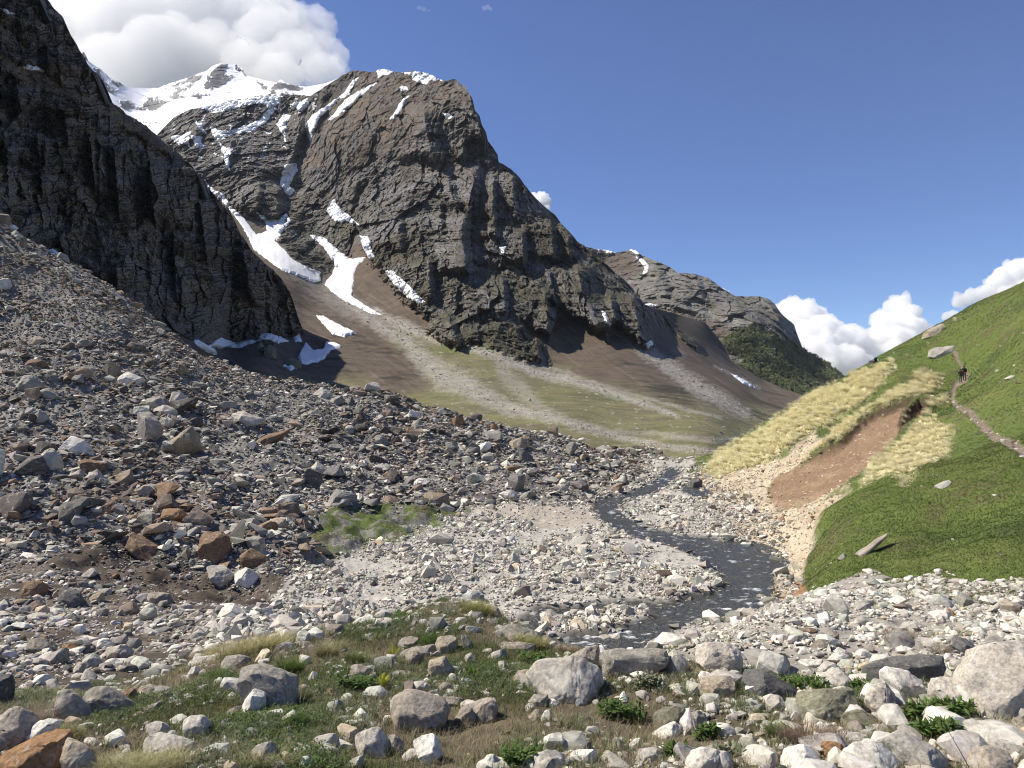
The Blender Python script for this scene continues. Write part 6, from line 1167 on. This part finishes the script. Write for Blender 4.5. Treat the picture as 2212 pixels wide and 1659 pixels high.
for t, x, y, wpx, hpx, n, lb in [(3, 250, 960, 400, 130, 420, 'dark green broad-leaved plant left of the oblong pale boulder'), (3, 780, 975, 270, 110, 300, 'green broad-leaved plant right of the oblong pale boulder'), (3, 1290, 1240, 260, 170, 240, 'lance-leaved plant below the white wedge boulder'), (3, 1480, 1190, 200, 150, 200, 'dark lance-leaved plant at the pale pinkish boulder'), (3, 1650, 1240, 220, 180, 220, 'lance-leaved plant touching the giant boulder'), (2, 1080, 1230, 420, 170, 620, 'large green leafy patch around the square pale stone'), (2, 1300, 960, 260, 150, 380, 'grey-green herb patch below the rectangular block'),
                               (2, 200, 1640, 360, 170, 420, 'leafy green plant at the lower frame left of the speckled boulder'), (2, 1830, 1390, 200, 120, 240, 'leafy green plant below the round smooth stone'), (2, 2030, 1560, 280, 100, 300, 'leafy green patch above the grey-white boulder'), (1, 960, 980, 360, 150, 480, 'dark green bramble patch in front of the lichen-topped rock'), (3, 540, 1250, 120, 100, 120, 'small leafy sprig at the foot of the flat-topped tan boulder'), (2, 300, 720, 280, 70, 240, 'green leafy patch between the low sloping rock and the streaked slab'), (3, 1440, 1400, 380, 160, 420, 'green weeds among twigs below the lance-leaved plants'), (2, 1560, 1560, 200, 110, 220, 'leafy sprigs near the pale domed stone')]:
    c, s_ = spot(t, x, y); q = around(r, c, n, wpx * s_ / 2, wpx * s_ / 2 * 0.6); hh = r.uniform(0.1, 0.8, n) * hpx * s_; q[:, 2] += hh; cc = cols(r, n, GREY if 'grey' in lb else LUSH, 0.35)
    b = Bunch(); b.put(*leaves(r, q, r.uniform(0.05, 0.11, n) * (1.3 if 'lance' in lb else 1), cc)); q2 = q.copy(); q2[:, 2] -= hh; cs = cols(r, n, (0.10, 0.12, 0.04)); b.put(*blades(r, q2, hh, 0.0018 + 0 * hh, 0.05 + 0 * hh, cs, cs)); b.build('leafy_herb', lb, 'herb', group='leafy herbs on the knoll')
for t, x, y, hpx, tilt, lb in [(1, 325, 1150, 420, -0.05, 'tall pale dry stalk in front of the large grey block'), (1, 440, 1150, 290, 0.04, 'dry stalk right of the large grey block'), (1, 690, 1280, 330, 0.28, 'slanting dry stalk in the herbs left of the dark-grey boulder'), (0, 1960, 740, 330, 0.12, 'single tall dry stalk before the straw tuft on the long pale ledge'), (1, 1545, 450, 190, -0.2, 'thin dry stalk on the knoll crest, left of another'), (1, 1690, 380, 150, 0.25, 'thin slanting dry stalk on the knoll crest'), (3, 1750, 1700, 420, -0.55, 'dark bare twig crossing the long pale sloping slab')]:
    c, s_ = spot(t, x, y); L = hpx * s_; b = Bunch(); dk_ = np.array((0.09, 0.075, 0.065) if 'dark' in lb else (0.42, 0.36, 0.27))
    V = []; Fc = []
    for k in range(9):
        tt = k / 8; q = c + np.array([tilt * L * tt + 0.02 * math.sin(5 * tt) * L * 0.3, 0, L * tt]); rr = 0.005 * (1 - 0.6 * tt)
        for a_ in range(4): V.append(q + rr * np.array([math.cos(a_ * 1.57), math.sin(a_ * 1.57), 0]))
        if k:
            for a_ in range(4): i0 = 4 * (k - 1) + a_; i1 = 4 * (k - 1) + (a_ + 1) % 4; Fc += [[i0, i1, i1 + 4], [i0, i1 + 4, i0 + 4]]
    b.put(np.array(V), np.array(Fc), np.repeat(dk_[None], len(V), 0))
    n = 10; tt = r.uniform(0.4, 1, n); q = c + np.stack([tilt * L * tt, 0 * tt, L * tt], -1); cc = np.repeat(dk_[None], n, 0); b.put(*blades(r, q, L * 0.14 * r.uniform(0.5, 1.2, n), 0.002 + 0 * tt, r.uniform(0.4, 1.2, n), cc, cc)); b.build('dry_stalk', lb, 'dry stalk')
# ------------------------------------------------------------------ hikers and bags on the hill
def flat_mat(name, col, rough=0.8):
    m, n, l, b = mat_new(name, rough, 0.25); no = n.new('ShaderNodeTexNoise'); no.inputs['Scale'].default_value = 14; mr = n.new('ShaderNodeMapRange'); mr.inputs[3].default_value = 0.75; mr.inputs[4].default_value = 1.25; l.new(no.outputs[0], mr.inputs[0])
    mx = n.new('ShaderNodeVectorMath'); mx.operation = 'SCALE'; mx.inputs[0].default_value = col; l.new(mr.outputs[0], mx.inputs['Scale']); l.new(mx.outputs[0], b.inputs['Base Color']); return m
M_JACKET = flat_mat('black_jacket_cloth', (0.012, 0.012, 0.014)); M_TROUSER = flat_mat('grey_trouser_cloth', (0.11, 0.125, 0.13)); M_SKIN = flat_mat('skin', (0.30, 0.17, 0.11), 0.6); M_DARKT = flat_mat('dark_gaiter', (0.02, 0.022, 0.024)); M_RED = flat_mat('orange_red_cloth', (0.55, 0.09, 0.03)); M_HAIR = flat_mat('dark_hair', (0.012, 0.010, 0.009)); M_WHITE = flat_mat('white_cloth', (0.75, 0.75, 0.77))
def skin_mesh(name, joints, edges, root, mats=None, pick=None, sub=2):
    me = bpy.data.meshes.new(name); me.from_pydata([j[0] for j in joints], edges, []); o = bpy.data.objects.new(name, me); COLL.objects.link(o)
    sk = o.modifiers.new('skin', 'SKIN'); sk.use_smooth_shade = True
    for i, j in enumerate(joints): rr = j[1]; me.skin_vertices[0].data[i].radius = (rr, rr) if not isinstance(rr, tuple) else rr
    me.skin_vertices[0].data[root].use_root = True; o.modifiers.new('sub', 'SUBSURF').levels = sub; o.modifiers['sub'].render_levels = sub
    bpy.context.view_layer.update(); dg = bpy.context.evaluated_depsgraph_get(); nm = bpy.data.meshes.new_from_object(o.evaluated_get(dg)); o.modifiers.clear(); o.data = nm; bpy.data.meshes.remove(me)
    for m in mats or []: nm.materials.append(m)
    if pick:
        for p in nm.polygons: p.material_index = pick(p.center)
    for p in nm.polygons: p.use_smooth = True
    return o
def lump(name, prof, mat, loc, parent, rz=0.0):
    """rounded sewn shape: stacked rounded-rectangle sections (z, half width, half depth, y shift)"""
    V = []; Fc = []; m = 12
    for z, a, b, ys in prof:
        for k in range(m):
            t = 2 * math.pi * k / m; ct, st_ = math.cos(t), math.sin(t); V.append((a * math.copysign(abs(ct) ** 0.6, ct), ys + b * math.copysign(abs(st_) ** 0.6, st_), z))
    for i in range(len(prof) - 1):
        for k in range(m): Fc.append((i * m + k, i * m + (k + 1) % m, (i + 1) * m + (k + 1) % m, (i + 1) * m + k))
    Fc += [tuple(range(m - 1, -1, -1)), tuple(range((len(prof) - 1) * m, len(prof) * m))]
    me = bpy.data.meshes.new(name); me.from_pydata(V, [], Fc); me.materials.append(mat); o = bpy.data.objects.new(name, me); COLL.objects.link(o); o.location = loc; o.rotation_euler = (0, 0, rz)
    if parent: o.parent = parent
    for p in me.polygons: p.use_smooth = True
    return o
def hiker(u, v, h, rz, label, stride, extra):
    d = ground(u, v); x = (u - CU) / F * d; z = float(gz(np.array([x]), np.array([d]))[0][0]); s_ = h / 1.75; q = stride
    J = [((0, 0, .95), .15), ((0, .04, 1.12), .145), ((0, .13, 1.36), .17), ((0, .18, 1.47), .075), ((0, .22, 1.55), .06), ((0, .26, 1.64), .088), ((0, .275, 1.72), .075),
         ((-.10, 0, .90), .095), ((-.11, .10 * q, .50), .068), ((-.11, -.12 * q, .10), .045), ((-.11, -.02 - .12 * q, .035), .038), ((-.12, .10 - .12 * q, .03), .034),
         ((.10, 0, .90), .095), ((.11, .16 + .12 * q, .52), .068), ((.11, .10 + .22 * q, .13), .045), ((.11, .14 + .24 * q, .06), .038), ((.12, .26 + .24 * q, .055), .034),
         ((-.20, .13, 1.40), .07), ((-.27, .08, 1.14), .052), ((-.25, .22, .93), .038), ((-.245, .25, .87), .036), ((.20, .13, 1.40), .07), ((.27, .10, 1.14), .052), ((.26, .27, .95), .038), ((.255, .30, .89), .036)]
    E = [(0, 1), (1, 2), (2, 3), (3, 4), (4, 5), (5, 6), (0, 7), (7, 8), (8, 9), (9, 10), (10, 11), (0, 12), (12, 13), (13, 14), (14, 15), (15, 16), (2, 17), (17, 18), (18, 19), (19, 20), (2, 21), (21, 22), (22, 23), (23, 24)]
    for hb, sx in ((20, -1), (24, 1)):                              # four curled fingers and a thumb on each hand
        b = np.array(J[hb][0])
        for f in range(4):
            off = np.array([0.0, -0.024 + 0.016 * f, -0.035]); L = (0.032, 0.038, 0.036, 0.028)[f]; i = len(J)
            J += [(tuple(b + off), .0085), (tuple(b + off + [sx * -0.008, 0.004, -L]), .0075), (tuple(b + off + [sx * -0.026, 0.008, -L * 1.45]), .0065)]; E += [(hb, i), (i, i + 1), (i + 1, i + 2)]
        i = len(J); J += [(tuple(b + [sx * -0.02, 0.03, -0.012]), .010), (tuple(b + [sx * -0.034, 0.042, -0.042]), .008)]; E += [(hb, i), (i, i + 1)]
    def pick(c):
        if c.z > 1.55: return 2
        if c.z < 0.93 and abs(c.x) > .2: return 2
        if c.z > 0.90: return 0
        return 1 if c.z > 0.45 else 3
    o = skin_mesh('person', J, E, 0, [M_JACKET, M_TROUSER, M_SKIN, M_DARKT], pick); o.location = (x, d, z + 0.01); o.scale = (s_,) * 3; o.rotation_euler = (0, 0, rz); set_props(o, label, 'person', 'hikers on the path')
    lump('hair', [(-.06, .07, .075, 0), (0, .094, .10, 0), (.06, .09, .095, 0), (.10, .06, .062, 0), (.115, .02, .02, 0)], M_HAIR, (0, .25, 1.655), o)
    for sx in (-1, 1): lump('ear', [(-.03, .008, .016, 0), (0, .012, .02, 0), (.03, .008, .014, 0)], M_SKIN, (sx * .095, .27, 1.64), o)
    lump('nose', [(-.02, .012, .014, 0), (0, .011, .012, 0), (.03, .006, .006, 0)], M_SKIN, (0, .355, 1.63), o)
    extra(o)
def ex1(o):
    lump('jacket_hem', [(.86, .19, .16, 0), (.93, .20, .165, .01), (1.0, .17, .15, .02)], M_JACKET, (0, 0, 0), o)
def ex2(o):
    lump('backpack', [(0, .13, .07, 0), (.08, .16, .11, 0), (.30, .17, .12, .02), (.46, .14, .10, .05), (.52, .08, .06, .07)], M_JACKET, (0, -.15, 1.02), o)
    lump('waist_bag', [(0, .10, .05, 0), (.05, .13, .07, 0), (.15, .12, .07, 0), (.19, .08, .04, 0)], M_RED, (.06, -.17, .84), o)
    lump('white_cloth', [(0, .06, .03, 0), (.05, .09, .05, 0), (.12, .08, .04, 0), (.15, .04, .02, 0)], M_WHITE, (.21, .10, 1.38), o)
hiker(2075.5, 827, 1.72, R(-18), 'hiker in black jacket and grey trousers walking up the path, the lower of the two', 0.7, ex1)
hiker(2083.5, 822, 1.76, R(-18), 'hiker in black with an orange-red bag at the hip, the upper of the two', -0.6, ex2)
d_ = ground(1893, 783); zb = (HV - 780.5) / F * d_ + 0.02; k_ = d_ / F
bag = lump('backpack', [(0, .20, .14, 0), (.10, .25, .18, 0), (.35, .24, .17, .02), (.52, .18, .13, .03), (.60, .09, .08, .04)], M_JACKET, ((1893.5 - CU) * k_, d_ + 0.2, zb), None); set_props(bag, 'black backpack resting on the dark skyline rock', 'backpack')
bag2 = lump('sack', [(0, .13, .11, 0), (.08, .17, .14, 0), (.22, .15, .13, 0), (.32, .07, .06, 0), (.36, .09, .08, 0)], M_WHITE, ((1897.3 - CU) * k_, d_ + 0.1, zb + 0.02), None); set_props(bag2, 'small white sack beside the black backpack on the hill skyline', 'sack')

# ------------------------------------------------------------------ clouds: closed lumpy bodies of thin scattering air
def cloud_mat(name, dens):
    m = bpy.data.materials.new(name); m.use_nodes = True; n = m.node_tree.nodes; n.remove(n['Principled BSDF']); v = n.new('ShaderNodeVolumeScatter'); v.inputs['Color'].default_value = (1, 1, 1, 1); v.inputs['Density'].default_value = dens; v.inputs['Anisotropy'].default_value = 0.2
    m.node_tree.links.new(v.outputs[0], n['Material Output'].inputs['Volume']); return m
def cloud(puffs, dist, dens, label, vox, seed, amp=0.35, deep=0.8, grp=None, slope=0.0):
    """puffs: (u, v, radius) in frame units at one distance; grown with smaller puffs, then joined to one skin"""
    rr = np.random.RandomState(seed); k = dist / F; bm = bmesh.new(); L = []
    for u, v, q in puffs:
        y0 = (slope or 1.3) * ((180 if slope else 760) - v); L.append((u, v, y0, q))
        for _ in range(9):
            a_ = rr.uniform(0, 6.28); e = rr.uniform(-0.4, 1.2); f = q * rr.uniform(0.3, 0.55); L.append((u + math.cos(a_) * math.cos(e) * q * 0.85, v - math.sin(e) * q * 0.85, y0 + math.sin(a_) * math.cos(e) * q * deep, f))
    for u, v, y, q in L: kk = (dist + y * k) / F; bmesh.ops.create_icosphere(bm, subdivisions=2, radius=q * kk, matrix=Matrix.Translation(((u - CU) * kk, dist + y * k, (HV - v) * kk)))
    me = bpy.data.meshes.new('cloud'); bm.to_mesh(me); bm.free(); o = bpy.data.objects.new('cloud', me); COLL.objects.link(o)
    rm = o.modifiers.new('join', 'REMESH'); rm.mode = 'VOXEL'; rm.voxel_size = vox * k
    bpy.context.view_layer.update(); nm = bpy.data.meshes.new_from_object(o.evaluated_get(bpy.context.evaluated_depsgraph_get())); o.modifiers.clear(); o.data = nm; bpy.data.meshes.remove(me)
    n = len(nm.vertices); co = np.empty(n * 3, np.float32); nm.vertices.foreach_get('co', co); co = co.reshape(-1, 3); no = np.empty(n * 3, np.float32); nm.vertices.foreach_get('normal', no); no = no.reshape(-1, 3)
    S_ = np.median([p[2] for p in puffs]) * k
    d = amp * S_ * (0.55 * np.abs(fbm(co + seed * 99, S_ * 0.9, 2)) + 0.5 * np.abs(fbm(co + seed * 31, S_ * 0.35, 3, 0.55)) - 0.15)
    co = co + no * d[:, None]; nm.vertices.foreach_set('co', co.ravel()); nm.update(); nm.materials.append(cloud_mat('cloud_vapour', dens))
    return set_props(o, label, 'cloud', grp)
DC = 9000.0; kc = DC / F
cloud([(1712, 672, 30), (1745, 690, 36), (1780, 722, 40), (1830, 742, 38), (1862, 752, 26), (1765, 765, 45), (1815, 785, 42), (1850, 792, 36), (1700, 700, 30), (1880, 765, 16), (1735, 740, 40)], DC, 0.010725, 'tall white cumulus cloud right behind the forested ridge', 2.2, 1)
cloud([(1900, 690, 20), (1940, 668, 26), (1950, 655, 18), (1958, 690, 30), (1920, 715, 36), (1975, 715, 30), (1900, 735, 26), (1945, 745, 34), (2000, 725, 20), (1990, 750, 26), (1930, 770, 26)], DC, 0.010725, 'white cumulus cloud between the ridge cloud and the green hill', 2.2, 2)
cloud([(2075, 650, 16), (2100, 640, 18), (2130, 635, 20), (2160, 610, 26), (2190, 590, 28), (2230, 590, 34), (2180, 640, 24), (2220, 630, 30), (2290, 600, 40)], DC, 0.0096525, 'white cloud rising behind the top of the green hill at the right edge', 2.2, 3)
cloud([(2045, 684, 10), (2062, 682, 11), (2078, 684, 9)], DC, 0.015015, 'small white cloud puff touching the green hillside', 1.4, 4)
cloud([(1152, 424, 9), (1170, 428, 13), (1182, 436, 10), (1160, 440, 14), (1180, 452, 8)], DC, 0.02145, 'small white cloud peeking over the steep right skyline', 1.4, 5)
cloud([(1550, 632, 8), (1562, 630, 7), (1572, 634, 5)], DC, 0.02145, 'tiny white cloud above the distant ridge', 1.2, 6)
cloud([(1046, 18, 5), (1054, 15, 5), (1060, 20, 4)], DC, 0.25 * 0.006435, 'tiny faint cloud wisp high in the sky, right of another', 1.0, 7, amp=0.8)
cloud([(906, 17, 5), (916, 20, 5), (926, 23, 3)], DC, 0.25 * 0.00429, 'tiny faint cloud wisp high in the sky, left of another', 1.0, 8, amp=0.8)
cloud([(120, -60, 130), (300, 90, 130), (420, 60, 140), (540, 70, 110), (200, 20, 120), (160, 60, 80), (250, 60, 120), (240, 150, 70), (380, 20, 130), (350, 130, 90), (480, 60, 110), (460, 130, 70), (560, 40, 90), (580, 110, 80), (640, 80, 66), (640, 140, 60), (690, 120, 48), (700, 160, 44), (725, 148, 26), (600, 170, 50), (520, -60, 110), (300, -120, 160), (540, 150, 60)], 9500.0, 0.0017, 'huge soft grey-white cloud bank behind the snowy peak', 6.0, 9, amp=0.3, deep=0.4, slope=3.2)
scene.cycles.volume_bounces = 24; scene.cycles.max_bounces = 26

# ------------------------------------------------------------------ thin mountain air
me = bpy.data.meshes.new('haze'); bm = bmesh.new(); bmesh.ops.create_cube(bm, size=1.0, matrix=Matrix.Translation((0, 2200, 1060)) @ Matrix.Diagonal((6400, 5200, 2300, 1))); bm.to_mesh(me); bm.free()
hz = bpy.data.objects.new('haze', me); COLL.objects.link(hz); hm = bpy.data.materials.new('thin_air'); hm.use_nodes = True; hn = hm.node_tree.nodes; hn.remove(hn['Principled BSDF']); hv_ = hn.new('ShaderNodeVolumePrincipled')
hv_.inputs['Color'].default_value = (0.80, 0.88, 1.0, 1); hv_.inputs['Density'].default_value = 1.4e-5; hm.node_tree.links.new(hv_.outputs[0], hn['Material Output'].inputs['Volume']); me.materials.append(hm)
set_props(hz, 'thin pale air between the camera and the far ridges', 'haze', kind='stuff')
